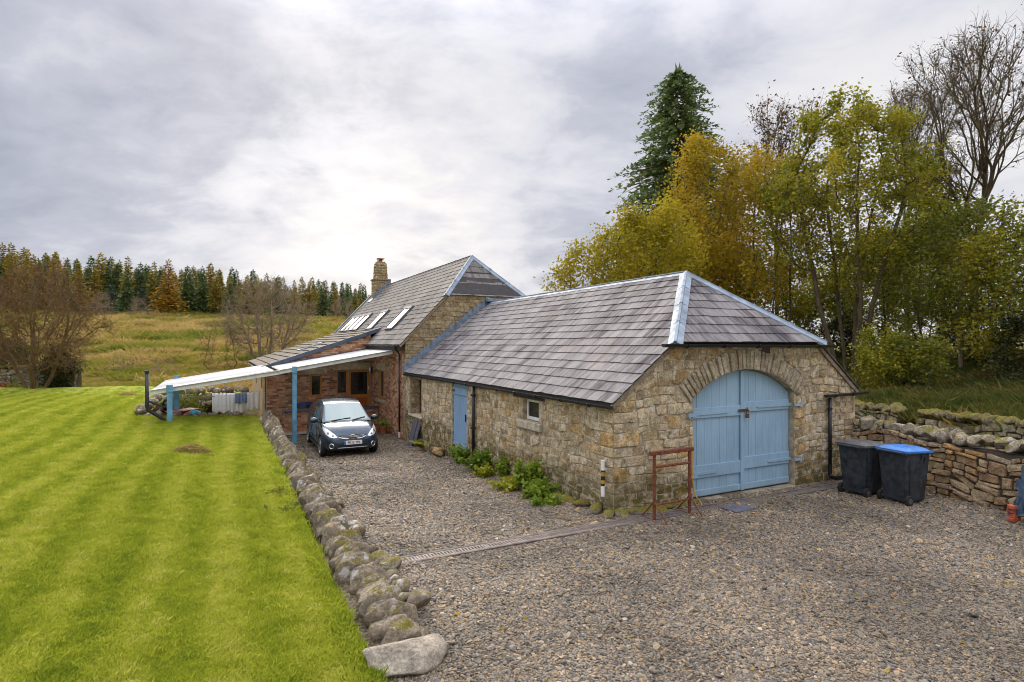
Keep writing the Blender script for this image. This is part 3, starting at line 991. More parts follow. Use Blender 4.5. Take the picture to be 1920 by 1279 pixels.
def emit_pieces(items, parent_of, name, rest_name, mat, rng, limit=300, smooth=True):
    """items: (distance key, parent, builder(mb)); the nearest `limit` become parts of their own, the rest one stuff part per parent"""
    items = sorted(items, key=lambda t: t[0])
    rest = {}
    for k, (d, par, fn) in enumerate(items):
        if k < limit:
            mb = MB(); fn(mb)
            mb.r = [0.0] * len(mb.r)
            mb.build(name, mat, par, smooth)
        else:
            mb = rest.setdefault(par.name, (MB(), par))[0]
            fn(mb)
    for mb, par in rest.values():
        o = mb.build(rest_name, mat, par, smooth)
        o['kind'] = 'stuff'


def stones_on(parent, polys, frame, proud, rng, items, matrix, back=-0.03, inset=0.09):
    for p in polys:
        cx = sum(q[0] for q in p) / len(p); cz = sum(q[1] for q in p) / len(p)
        wpt = matrix @ Vector(frame(cx, cz, 0))
        pr = rng.uniform(*proud)
        sd = rng.random()
        def fn(mb, p=p, pr=pr, sd=sd):
            stone_geo(mb, p, frame, pr, random.Random(sd), back, inset)
        items.append(((wpt - CAMV).length / math.sqrt(max(area(p), 0.004)) * 0.2, parent, fn))


def slate_geo(mb, poly, frame, v0, v1, tail, head, thick, rnd, uvoff):
    n = len(poly)
    def top(v): return tail + (head - tail) * (v - v0) / max(1e-6, v1 - v0)
    vs = [frame(u, v, top(v)) for u, v in poly] + [frame(u, v, top(v) - thick) for u, v in poly]
    fs = [tuple(range(n))] + [(i, n + i, n + (i + 1) % n, (i + 1) % n) for i in range(n)]
    mb.rnd = rnd
    mb.add(vs, fs, [(u + uvoff[0], v + uvoff[1]) for u, v in poly] * 2)


def slate_rows(u0, u1, v0, v1, gauge, width, frame, rng, clips, parent, items, matrix, thick=0.010, tail=0.022, head=0.006, gap=0.006, uvoff=(0, 0), jitter=0.008, hide=()):
    v = v0
    while v < v1 - 0.02:
        vt = min(v + gauge, v1)
        u = u0 - rng.uniform(0, width[1])
        while u < u1:
            w = rng.uniform(*width)
            dv = rng.uniform(-jitter, jitter); tw = rng.uniform(-jitter, jitter) * 0.6
            lo = max(u, u0) + gap / 2; hi = min(u + w, u1) - gap / 2
            u += w
            if hi - lo < 0.03: continue
            poly = [(lo, v + dv + tw), (hi, v + dv - tw), (hi, vt + 0.05), (lo, vt + 0.05)]
            for c in clips:
                poly = clip_half(poly, *c)
                if len(poly) < 3: break
            if len(poly) < 3 or area(poly) < 0.002: continue
            cx = sum(q[0] for q in poly) / len(poly); cv = sum(q[1] for q in poly) / len(poly)
            if any(h[0] < cx < h[1] and h[2] < cv < h[3] for h in hide): continue
            wpt = matrix @ Vector(frame(cx, cv, 0))
            r = rng.random(); th = thick * rng.uniform(0.8, 1.3); lift = rng.uniform(0, 0.006)
            def fn(mb, poly=poly, v=v, vt=vt, r=r, th=th, lift=lift, uo=(uvoff[0] + rng.uniform(0, 40), uvoff[1])):
                # each slate carries its own grain; the run of stains over the slope is shared through uvoff
                slate_geo(mb, poly, frame, v, vt + 0.05, tail + lift, head, th, r, (uvoff[0] + 0.0, uvoff[1]))
            items.append(((wpt - CAMV).length, parent, fn))
        v += gauge


def lead_strip(mb, p, q, e1, e2, w, t=0.006, lift=0.022, roll=0.024):
    """a folded lead cover along p-q with wings along e1 and e2, and a rolled crest"""
    p, q, e1, e2 = Vector(p), Vector(q), Vector(e1).normalized(), Vector(e2).normalized()
    up = (-(e1 + e2)).normalized() if (e1 + e2).length > 0.05 else Vector((0, 0, 1))
    prof = [e1 * w + up * (lift * 0.3 + t), e1 * (roll * 1.5) + up * (lift + 0.0), e1 * roll + up * (lift + roll), e2 * roll + up * (lift + roll), e2 * (roll * 1.5) + up * lift, e2 * w + up * (lift * 0.3 + t)]
    n = len(prof)
    vs = [p + k for k in prof] + [q + k for k in prof] + [p + k - up * 0.05 for k in (prof[0], prof[-1])] + [q + k - up * 0.05 for k in (prof[0], prof[-1])]
    fs = [(i, i + 1, n + i + 1, n + i) for i in range(n - 1)]
    fs += [(0, n, 2 * n + 2, 2 * n), (n - 1, 2 * n - 1, 2 * n + 3, 2 * n + 1), tuple(range(n)) , tuple(range(n, 2 * n))]
    mb.add(vs, fs)


def lead_run(parent, p, q, e1, e2, w, seglen, rng, name='lead_cover', mat='lead'):
    p, q = Vector(p), Vector(q)
    L = (q - p).length; n = max(1, round(L / seglen))
    d = (q - p) / n
    for i in range(n):
        mb = MB()
        a = p + d * i; b = p + d * (i + 1)
        lead_strip(mb, a + d * 0.012, b - d * 0.002, e1, e2, w * rng.uniform(0.97, 1.03))
        if i > 0:   # lap at the joint, a little proud
            lead_strip(mb, a - d.normalized() * 0.03, a + d.normalized() * 0.035, e1, e2, w * 1.02, lift=0.03, roll=0.028)
        mb.build(name, M[mat], parent)


def gutter(mb, p, q, r=0.06, n=8):
    """open half-round gutter with thickness, stop ends and a lip"""
    p, q = Vector(p), Vector(q)
    d = (q - p).normalized(); s = d.cross(Vector((0, 0, 1))).normalized()
    vs = []; m = n + 1
    for rr in (r, r * 0.86):
        for pt in (p, q):
            for j in range(m):
                t = math.pi * j / n
                vs.append(pt + s * (rr * math.cos(t)) - Vector((0, 0, 1)) * (rr * math.sin(t)))
    fs = []
    for j in range(n):
        fs.append((j, j + 1, m + j + 1, m + j))
        fs.append((2 * m + j, 3 * m + j, 3 * m + j + 1, 2 * m + j + 1))
    fs += [(0, m, 3 * m, 2 * m), (n, 2 * m + n, 3 * m + n, m + n)]
    fs += [tuple(range(m)), tuple(m + j for j in reversed(range(m)))]
    mb.add(vs, fs)


def brackets(parent, p, q, step, r, mat='black_plastic'):
    p, q = Vector(p), Vector(q)
    L = (q - p).length; d = (q - p) / L
    k = step * 0.4
    while k < L:
        mb = MB(); c = p + d * k
        s = d.cross(Vector((0, 0, 1))).normalized()
        pts = [c + s * (r * 1.12 * math.cos(t)) - Vector((0, 0, r * 1.12 * math.sin(t))) for t in np.linspace(0, math.pi, 9)]
        for u, w in zip(pts, pts[1:]): mb.bar(u, w, 0.035, 0.012, up=(c - u))
        mb.build('gutter_bracket', M[mat], parent)
        k += step


def downpipe(parent, x, y, ztop, zbot, r=0.035, offset=None, shoe='white_plastic', name='downpipe'):
    mb = MB()
    pts = []
    if offset: pts += [(x + offset[0], y + offset[1], ztop + 0.18), (x + offset[0] * 0.9, y + offset[1] * 0.9, ztop + 0.10), (x, y, ztop - 0.06)]
    else: pts += [(x, y, ztop)]
    pts += [(x, y, zbot + 0.18)]
    mb.tube(pts, r, 10)
    dp = mb.build(name, M['black_plastic'], parent, True)
    z = ztop - 0.25
    while z > zbot + 0.4:
        mb = MB(); mb.cyl((x, y, z), (x, y, z + 0.05), r * 1.3, 10); mb.box((x, y, z + 0.025), (r * 3.4, r * 1.2, 0.03)); mb.build('pipe_clip', M['black_plastic'], dp)
        z -= 0.85
    mb = MB(); mb.tube([(x, y, zbot + 0.22), (x, y, zbot)], [r * 1.15, r * 1.15], 10); mb.build('pipe_shoe', M[shoe], dp)
    return dp
# ------------------------------------------------------------------ stone barn
YM = Matrix.Translation((P0[0], P0[1], 0)) @ Matrix.Rotation(TH, 4, 'Z')
YLOC = (P0[0], P0[1], 0)
LEFT = lambda u, w, d: (-d, u, w)          # faces the lane
GABLE = lambda u, w, d: (u, -d, w)         # faces the yard


def box_wall(parent, boxes, mat, name='wall'):
    mb = MB()
    for lo, hi in boxes: mb.box2(lo, hi)
    return mb.build(name, M[mat], parent)


def build_barn():
    rng = random.Random(11)
    barn = thing('stone_barn', 'low sandstone barn with hipped slate roof and blue arched double doors', 'barn', YLOC, TH)
    K = 0.773; EZ = 1.93
    # --- walls (mortar core with real openings)
    T = 0.5
    A = [((0, 0.0, -1), (T, 2.56, 1.9)), ((0, 2.56, -1), (T, 3.28, 1.24)), ((0, 2.56, 1.70), (T, 3.28, 1.9)), ((0, 3.28, -1), (T, 6.5, 1.9)),
         ((0, 6.5, 1.82), (T, 7.57, 1.9)), ((0, 7.57, -1), (T, 10.4, 1.9)), ((0, 10.4, -1), (T, 11.65, 0.41)), ((0, 10.4, 1.72), (T, 11.65, 1.9)), ((0, 11.65, -1), (T, 12.19, 1.9))]
    side = box_wall(barn, A, 'mortar')
    R, CZ, HW, SP = 2.18, 0.22, 1.39, 1.9
    cxb = 3.2
    th0 = math.asin(HW / R)
    arch = [(cxb + R * math.sin(t), CZ + R * math.cos(t)) for t in np.linspace(-th0, th0, 21)]
    out = [(0.003, -1), (0.003, 1.9), (1.25, 2.86), (5.35, 2.86), (6.6, 1.9), (6.6, -1), (cxb + HW, -1)] + list(reversed(arch)) + [(cxb - HW, -1)]
    mb = MB(); mb.prism(out, -0.003, -T, GABLE)
    gable = mb.build('gable_wall', M['mortar'], barn)
    box_wall(barn, [((6.1, T, -1), (6.6, 12.19, 1.9))], 'mortar')
    # --- rubble
    items = []
    quo_l, quo_g = [], []
    z = -0.12; k = 0
    while z < 1.8:
        hh = rng.uniform(0.16, 0.30)
        L1, L2 = (rng.uniform(0.5, 0.85), rng.uniform(0.28, 0.42)) if k % 2 else (rng.uniform(0.28, 0.42), rng.uniform(0.5, 0.85))
        zt = min(z + hh, 1.86)
        quo_l.append((0.0, L1, z, zt)); quo_g.append((0.0, L2, z, zt))
        z = zt; k += 1

    def rect_poly(r, g=0.008):
        x0, x1, z0, z1 = r[0] + g, r[1] - g, r[2] + g, r[3] - g
        c = 0.10 * min(x1 - x0, z1 - z0)
        j = lambda: rng.uniform(0.3, 1.5) * c
        pts = []
        pts += [(x0, z0 + j()), (x0 + j(), z0), (x1 - j(), z0), (x1, z0 + j()), (x1, z1 - j()), (x1 - j(), z1), (x0 + j(), z1), (x0, z1 - j())]
        return pts
    fall = lambda u: -0.045 * u * 0.5
    holesL = [(2.36, 3.48, 1.04, 1.86), (6.42, 7.65, -1, 1.84), (10.32, 11.73, 0.40, 1.76)] + [(q[0], q[1], q[2], q[3]) for q in quo_l]
    big = rubble(0.0, 5.0, -0.35, 1.88, rng, (0.10, 0.28), (0.14, 0.46), 0.014, holesL, [(0, 1, 1.885), (-1, 0, -0.004)], warp=0.045)
    far = rubble(5.0, 12.18, -0.70, 1.88, rng, (0.10, 0.26), (0.14, 0.42), 0.014, holesL, [(0, 1, 1.885)], warp=0.02)
    stones_on(side, [rect_poly(q) for q in quo_l], LEFT, (0.012, 0.024), rng, items, YM)
    stones_on(side, [wonky(p, rng, 0.045) for p in big], LEFT, (0.004, 0.022), rng, items, YM)
    stones_on(side, [wonky(p, rng, 0.04) for p in far], LEFT, (0.004, 0.020), rng, items, YM)
    RO = R + 0.40

    def arch_clip(polys):
        res = []
        for p in polys:
            cx = sum(q[0] for q in p) / len(p) - cxb; cz = sum(q[1] for q in p) / len(p) - CZ
            ang = math.atan2(cx, cz)
            near = max(-th0 - 0.06, min(th0 + 0.06, ang))
            if abs(ang) < th0 + 0.30:
                nx, nz = math.sin(near), math.cos(near)
                if abs(ang) <= th0 + 0.06 or math.hypot(cx, cz) > R - 0.1:
                    if abs(ang) <= th0 + 0.06:
                        p = clip_half(p, -nx, -nz, -(nx * cxb + nz * CZ + RO + 0.012))
                    else:   # beside the springer: keep outside its radial edge
                        s = 1 if ang > 0 else -1
                        tx, tz = math.cos(near) * s, -math.sin(near) * s
                        p = clip_half(p, -tx, -tz, -(tx * cxb + tz * CZ + 0.008))
            if len(p) >= 3 and area(p) > 0.003: res.append(p)
        return res
    holesG = [(cxb - HW - 0.005, cxb + HW + 0.005, -1, SP)] + quo_g
    gp = rubble(0.0, 6.58, -0.12, 2.88, rng, (0.10, 0.27), (0.14, 0.46), 0.014, holesG, [(0, 1, 2.855), (-K, 1, 1.86), (K, 1, 1.86 + K * 6.6), (-1, 0, -0.004)], warp=0.04)
    stones_on(gable, [rect_poly(q) for q in quo_g], GABLE, (0.012, 0.024), rng, items, YM)
    stones_on(gable, arch_clip([wonky(p, rng, 0.045) for p in gp]), GABLE, (0.004, 0.024), rng, items, YM)
    # jamb stones in the far reveal of the deep window opening
    jf = lambda u, w, d: (u, 11.65 - d, w)
    stones_on(side, rubble(0.02, 0.48, 0.42, 1.72, rng, (0.14, 0.26), (0.2, 0.5), 0.012, warp=0.008), jf, (0.004, 0.014), rng, items, YM, back=-0.01)
    emit_pieces(items, None, 'stone', 'small_stones', M['sandstone'], rng, 300, smooth=False)
    # --- arch ring
    nv = 33
    for i in range(nv):
        t0 = -th0 - 0.05 + (2 * th0 + 0.10) * i / nv; t1 = -th0 - 0.05 + (2 * th0 + 0.10) * (i + 1) / nv
        g = 0.0042; ro = RO + rng.uniform(-0.03, 0.02)
        mb = MB()
        poly = [(cxb + r * math.sin(t), CZ + r * math.cos(t)) for r, t in ((R + 0.002, t0 + g), (R + 0.002, t1 - g), (ro * 0.93 + R * 0.07, t1 - g * 0.8), (ro, t1 - g * 2.2), (ro, t0 + g * 2.2), (ro * 0.93 + R * 0.07, t0 + g * 0.8))]
        stone_geo(mb, poly, GABLE, rng.uniform(0.02, 0.055), rng, back=-0.12, inset=0.12, bulge=0.05)
        mb.r = [0.0] * len(mb.r)
        mb.build('voussoir', M['voussoir_stone'], gable, False)
    # --- garage doors
    def door_leaf(x0, x1, hinge_side, zl):
        leaf = MB()
        n = 7; dz0 = 0.02; dep = -0.13
        top = lambda x: CZ + math.sqrt(max(0.01, (R - 0.012) ** 2 - (x - cxb) ** 2))
        xs = np.linspace(x0, x1, 13)
        leaf.prism([(x0, dz0), (x1, dz0)] + [(x, top(x)) for x in reversed(xs)], dep - 0.035, dep - 0.05, GABLE)
        lo = leaf.build('door', M['blue_paint'], barn)
        for i in range(n):
            a, b = x0 + (x1 - x0) * i / n + 0.0014, x0 + (x1 - x0) * (i + 1) / n - 0.0014
            mb = MB(); d = dep + rng.uniform(-0.002, 0.003)
            tops = [(x, top(x)) for x in np.linspace(b, a, 5)]
            mb.prism([(a, dz0 + 0.004), (b, dz0 + 0.004)] + tops, d, dep - 0.034, GABLE)
            mb.build('board', M['blue_paint'], lo, bevel=0.0025, seg=1)
        for zc, hh in ((zl[0], 0.20), (zl[1], 0.24), (0.10, 0.12)):
            mb = MB(); mb.prism([(x0 + 0.012, zc - hh / 2), (x1 - 0.012, zc - hh / 2), (x1 - 0.012, zc + hh / 2), (x0 + 0.012, zc + hh / 2)], dep + 0.034, dep + 0.0042, GABLE)
            mb.build('ledge', M['blue_paint'], lo, bevel=0.012)
        for zc, ln in ((zl[0] - 0.01, 0.95), (zl[1] - 0.03, 0.62)):
            mb = MB()
            if hinge_side < 0: a, b = x0 - 0.16, x0 + ln
            else: a, b = x1 - ln, x1 + 0.16
            pts = [(a, zc - 0.035), (b, zc - 0.035), (b, zc + 0.035), (a, zc + 0.035)]
            tip = b + 0.05 if hinge_side < 0 else a - 0.05
            if hinge_side < 0: pts = [(a, zc - 0.03), (b, zc - 0.022), (tip, zc), (b, zc + 0.022), (a, zc + 0.03)]
            else: pts = [(tip, zc), (a, zc - 0.022), (b, zc - 0.03), (b, zc + 0.03), (a, zc + 0.022)]
            mb.prism(pts, dep + 0.052, dep + 0.036, GABLE)
            e = a if hinge_side < 0 else b
            # crook carried out to the stone
            mb.bar((e, 0.10, zc), (e, -0.06, zc), 0.03, 0.06)
            mb.cyl((e + 0.02 * -hinge_side, -0.055, zc - 0.05), (e + 0.02 * -hinge_side, -0.055, zc + 0.05), 0.018, 8)
            mb.bar((e, -0.052, zc), (e - hinge_side * 0.20, -0.052, zc), 0.012, 0.05)
            mb.build('hinge_strap', M['blue_paint'], lo)
        return lo
    l1 = door_leaf(cxb - HW + 0.012, cxb - 0.006, -1, (1.60, 0.50))
    l2 = door_leaf(cxb + 0.006, cxb + HW - 0.012, 1, (1.66, 0.56))
    mb = MB(); mb.box2((cxb - 0.055, 0.082, 0.03), (cxb + 0.035, 0.115, CZ + R - 0.03)); mb.build('cover_strip', M['blue_paint'], l1, bevel=0.008)
    mb = MB()
    mb.box2((cxb - 0.14, 0.060, 1.575), (cxb + 0.15, 0.075, 1.625))
    hasp = mb.build('hasp', M['rusty_iron'], l2, bevel=0.005)
    mb = MB(); mb.box((cxb + 0.06, 0.035, 1.49), (0.075, 0.035, 0.085))
    mb.tube([(cxb + 0.035, 0.035, 1.53), (cxb + 0.035, 0.035, 1.585), (cxb + 0.05, 0.035, 1.605), (cxb + 0.07, 0.035, 1.605), (cxb + 0.085, 0.035, 1.585), (cxb + 0.085, 0.035, 1.53)], 0.007, 6)
    mb.build('padlock', M['rusty_iron'], hasp, bevel=0.008)
    mb = MB(); mb.box2((cxb + 0.10, 0.040, 1.60), (cxb + 0.16, 0.074, 1.66)); mb.build('keeper', M['galvanised'], l2)
    mb = MB(); mb.box2((cxb - HW - 0.02, -0.10, -0.3), (cxb + HW + 0.02, 0.49, 0.005)); mb.build('threshold', M['threshold'], barn, bevel=0.02)
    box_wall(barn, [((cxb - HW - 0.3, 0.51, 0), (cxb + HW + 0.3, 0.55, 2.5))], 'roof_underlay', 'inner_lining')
    # --- lane door
    dz, dt = -0.33, 1.80
    mb = MB(); mb.box2((0.06, 6.51, dz), (0.075, 7.56, dt)); ld = mb.build('door', M['door_blue'], barn)
    n = 7
    for i in range(n):
        y0, y1 = 6.512 + 1.046 * i / n + 0.003, 6.512 + 1.046 * (i + 1) / n - 0.003
        mb = MB(); mb.box2((0.035 + rng.uniform(0, 0.003), y0, dz + 0.004), (0.0595, y1, dt)); mb.build('board', M['door_blue'], ld, bevel=0.004, seg=1)
    for zc in (1.58, 0.02):
        mb = MB(); mb.box2((0.006, 6.53, zc - 0.1), (0.0345, 7.54, zc + 0.1)); mb.build('ledge', M['door_blue'], ld, bevel=0.01)
    mb = MB(); mb.bar((0.01, 6.60, 0.78), (0.01, 6.60, 0.98), 0.015, 0.03); mb.bar((0.034, 6.60, 0.88), (0.0, 6.60, 0.88), 0.015, 0.02); mb.build('handle', M['black_plastic'], ld)
    for zc in (1.58, 0.02):
        mb = MB(); mb.box2((-0.006, 7.40, zc - 0.03), (0.0055, 7.55, zc + 0.03)); mb.build('hinge', M['rusty_iron'], ld)
    box_wall(barn, [((0.0, 6.36, 1.80), (0.4, 7.70, 1.885))], 'dark_timber', 'lintel')
    box_wall(barn, [((-0.12, 6.45, -0.7), (0.4, 7.62, -0.345))], 'threshold', 'threshold')
    # --- small window
    mb = MB()
    for lo, hi in (((0.10, 2.57, 1.25), (0.16, 2.63, 1.69)), ((0.10, 3.21, 1.25), (0.16, 3.27, 1.69)), ((0.10, 2.63, 1.25), (0.16, 3.21, 1.32)), ((0.10, 2.63, 1.64), (0.16, 3.21, 1.69))): mb.box2(lo, hi)
    wn = mb.build('window', M['white_plastic'], barn, bevel=0.006)
    mb = MB(); mb.box2((0.125, 2.63, 1.32), (0.135, 3.21, 1.64)); mb.build('pane', M['window_glass'], wn)
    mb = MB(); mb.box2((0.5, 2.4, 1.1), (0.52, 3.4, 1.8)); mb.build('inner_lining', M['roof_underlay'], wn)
    mb = MB(); mb.box2((-0.075, 2.42, 1.07), (0.10, 3.44, 1.235)); mb.build('sill', M['sill_stone'], barn, bevel=0.015)
    mb = MB(); mb.box2((-0.03, 2.30, 1.715), (0.3, 3.70, 1.87)); mb.build('lintel', M['dark_timber'], barn, bevel=0.02)
    # --- deep window by the house
    mb = MB()
    for lo, hi in (((0.34, 10.41, 0.47), (0.40, 10.49, 1.71)), ((0.34, 11.56, 0.47), (0.40, 11.64, 1.71)), ((0.34, 10.49, 0.47), (0.40, 11.56, 0.55)), ((0.34, 10.49, 1.63), (0.40, 11.56, 1.71)), ((0.35, 10.98, 0.55), (0.395, 11.06, 1.63))): mb.box2(lo, hi)
    wn = mb.build('window', M['brown_timber'], barn)
    mb = MB(); mb.box2((0.37, 10.49, 0.55), (0.38, 11.56, 1.63)); mb.build('pane', M['window_glass'], wn)
    mb = MB(); mb.box2((-0.06, 10.30, 0.415), (0.34, 11.75, 0.47)); mb.build('sill', M['dressed_stone'], barn, bevel=0.012)
    box_wall(barn, [((0.0, 10.25, 1.722), (0.4, 11.80, 1.885))], 'dark_timber', 'lintel')
    # --- roof
    ck = 1 / math.sqrt(1 + K * K); sk = K * ck
    RZ = EZ + K * 3.3
    HK = 0.82; hc = 1 / math.sqrt(1 + HK * HK)
    ra = (RZ - 2.95) / HK - 0.1
    ridge0, ridge1 = (3.3, ra, RZ), (3.3, 12.19, RZ)
    mb = MB()
    for s in (0, 1):
        fx = (lambda b: b) if s == 0 else (lambda b: 6.6 - b)
        e0 = -0.035; ez = EZ + K * e0; hb = (2.95 - EZ) / K
        for off in (0.0,):
            P = [(fx(e0), -0.045, ez), (fx(hb), -0.045, 2.95), (fx(3.3), ra, RZ), (fx(3.3), 12.185, RZ), (fx(e0), 12.185, ez)]
            mb.add([(p[0], p[1], p[2] - 0.006) for p in P] + [(p[0], p[1], p[2] - 0.07) for p in P], [(0, 1, 2, 3, 4), (9, 8, 7, 6, 5)] + [(i, 5 + i, 5 + (i + 1) % 5, (i + 1) % 5) for i in range(5)])
    hb = (2.95 - EZ) / K
    P = [(hb, -0.05, 2.98), (6.6 - hb, -0.05, 2.98), (3.3, ra, RZ)]
    mb.add([(p[0], p[1], p[2] - 0.006) for p in P] + [(p[0], p[1], p[2] - 0.07) for p in P], [(0, 1, 2), (5, 4, 3), (0, 3, 4, 1), (1, 4, 5, 2), (2, 5, 3, 0)])
    roof = mb.build('roof', M['roof_underlay'], barn)
    OV = 0.055
    FL = lambda u, v, d: (-OV + v * ck - sk * d, u, EZ + K * (-OV + v * ck) + ck * d)
    FR = lambda u, v, d: (6.6 + OV - v * ck + sk * d, u, EZ + K * (-OV + v * ck) + ck * d)
    FH = lambda u, v, d: (u, -0.13 + v * hc - HK * hc * d, 2.95 + HK * (-0.03 + v * hc) + hc * d)
    Ls = (3.3 + OV) / ck
    z0 = EZ - OV * K
    hipclip = (-1.0, sk / HK, (2.95 - z0) / HK + 0.1)
    items = []
    slate_rows(-0.075, 12.185, 0, Ls, Ls / 16, (0.20, 0.33), FL, rng, [hipclip], roof, items, YM, uvoff=(3.1, 0.4))
    hl = (ra + 0.13) / hc
    zh = 2.95 - 0.03 * HK
    kb = HK * hc / K; bb = (zh - EZ) / K
    slate_rows(hb - 0.05, 6.65 - hb, 0, hl, hl / 9, (0.20, 0.33), FH, rng, [(-1, kb, -bb), (1, kb, 6.6 - bb)], roof, items, YM, uvoff=(30.3, 2.4))
    right = []
    slate_rows(-0.075, 12.185, 0, Ls, Ls / 16, (0.24, 0.36), FR, rng, [hipclip], roof, right, YM, uvoff=(60.3, 2.4))
    items += [(d + 100, p, f) for d, p, f in right]
    emit_pieces(items, None, 'slate', 'far_slates', M['barn_slate'], rng, 300, smooth=False)
    # verge strips down the gable
    for s in (0, 1):
        fx = (lambda b: b) if s == 0 else (lambda b: 6.6 - b)
        mb = MB()
        p = Vector((fx(-0.04), -0.022, EZ - K * 0.04 - 0.075)); q = Vector((fx(hb + 0.02), -0.022, EZ + K * hb - 0.065))
        mb.bar(p, q, 0.05, 0.075)
        mb.build('verge', M['verge_mortar'], barn)
    # lead ridge and hips
    eL, eR = Vector((-ck, 0, -sk)), Vector((ck, 0, -sk))
    lead_run(barn, Vector(ridge1) + Vector((0, -0.01, 0.02)), Vector(ridge0) + Vector((0, 0.05, 0.02)), eL, eR, 0.13, 1.25, rng)
    for s in (0, 1):
        fx = (lambda b: b) if s == 0 else (lambda b: 6.6 - b)
        p = Vector((fx(hb - 0.10), -0.17, 2.89)); q = Vector((3.3, ra - 0.02, RZ + 0.02))
        d = (q - p).normalized()
        e1 = Vector((0, 1, 0)); e1 = (e1 - d * e1.dot(d)).normalized()
        n2 = Vector((0, -HK, 1)).normalized()
        e2 = d.cross(n2).normalized()
        if (e2.x > 0) != (s == 0): e2 = -e2
        nL = Vector((-K if s == 0 else K, 0, 1)).normalized()
        e1 = d.cross(nL).normalized()
        if e1.y < 0: e1 = -e1
        lead_run(barn, p + Vector((0, 0, 0.03)), q, e1, e2, 0.15, 0.85, rng)
    # --- rainwater goods
    mb = MB(); gutter(mb, (-0.085, -0.05, EZ - 0.085), (-0.085, 12.1, EZ - 0.085), 0.055); g = mb.build('gutter', M['black_plastic'], barn)
    brackets(g, (-0.085, 0.2, EZ - 0.085), (-0.085, 12.0, EZ - 0.085), 0.95, 0.055)
    mb = MB(); gutter(mb, (hb - 0.38, -0.19, 2.90), (6.6 - hb + 0.32, -0.19, 2.88), 0.06); g = mb.build('gutter', M['black_plastic'], barn)
    brackets(g, (hb - 0.2, -0.19, 2.90), (6.6 - hb + 0.2, -0.19, 2.88), 0.9, 0.06)
    mb = MB(); gutter(mb, (5.45, -0.10, 1.82), (6.86, -0.10, 1.84), 0.055); g = mb.build('gutter', M['black_plastic'], barn)
    brackets(g, (5.5, -0.10, 1.82), (6.8, -0.10, 1.84), 0.6, 0.055)
    mb = MB(); gutter(mb, (6.70, 0.0, EZ - 0.09), (6.70, 12.1, EZ - 0.09), 0.055); mb.build('gutter', M['black_plastic'], barn)
    downpipe(barn, -0.085, 5.85, EZ - 0.13, -0.28, r=0.043)
    dp = downpipe(barn, 5.62, -0.075, 1.75, 0.12, shoe='black_plastic')
    mb = MB(); mb.tube([(5.62, -0.075, 0.14), (5.64, -0.08, 0.07), (5.75, -0.10, 0.045), (5.95, -0.14, 0.035)], 0.042, 8); mb.build('pipe_elbow', M['black_plastic'], dp, True)
    # vent hole stone over the arch and yellow hose hung beside the door
    mb = MB(); mb.box2((3.55, -0.012, 2.72), (3.85, 0.05, 2.84)); mb.build('air_brick', M['dark_timber'], gable)
    # plinth: rough mossy footing stones along the two visible feet
    for i in range(22):
        if i < 13: x, y = -0.10 - rng.uniform(0, 0.06), 0.0 + i * 0.42 + rng.uniform(-0.08, 0.08)
        else: x, y = 0.1 + (i - 13) * 0.19, -0.10 - rng.uniform(0, 0.05)
        gz = float(gravel_z(y, x))
        o = link_mesh('plinth_stone', ROCKS[i % len(ROCKS)], M['mossy_stone'], barn, (x, y, gz + 0.03), (rng.uniform(-0.2, 0.2), rng.uniform(-0.2, 0.2), rng.uniform(0, 6)), (rng.uniform(0.16, 0.28), rng.uniform(0.12, 0.18), rng.uniform(0.06, 0.12)))
    return barn


# shared irregular rock meshes (unit half-size)
def make_rock(seed, sub=3, rough=0.16, cuts=10):
    rng = random.Random(seed)
    bm = bmesh.new()
    bmesh.ops.create_icosphere(bm, subdivisions=sub, radius=1.0)
    planes = []
    for _ in range(cuts):
        v = Vector((rng.gauss(0, 1), rng.gauss(0, 1), rng.gauss(0, 1))).normalized()
        planes.append((v, rng.uniform(0.55, 0.86)))
    off = Vector((rng.uniform(0, 50), rng.uniform(0, 50), rng.uniform(0, 50)))
    for v in bm.verts:
        p = v.co.copy()
        for nrm, d in planes:
            e = p.dot(nrm) - d
            if e > 0: p -= nrm * e * 1.0
        p *= 1 + rough * noise.noise(p * 1.6 + off) + rough * 0.45 * noise.noise(p * 4.2 + off) + rough * 0.22 * noise.noise(p * 9.5 + off)
        v.co = p
    for f in bm.faces: f.smooth = True
    for e in bm.edges:
        if len(e.link_faces) == 2 and e.calc_face_angle(0) > 0.42: e.smooth = False
    me = bpy.data.meshes.new('rock')
    bm.to_mesh(me); bm.free()
    return me


ROCKS = [make_rock(s, 2) for s in range(8)]
BIGROCKS = [make_rock(100 + s, 4, 0.13, 14) for s in range(14)]
BARN = build_barn()
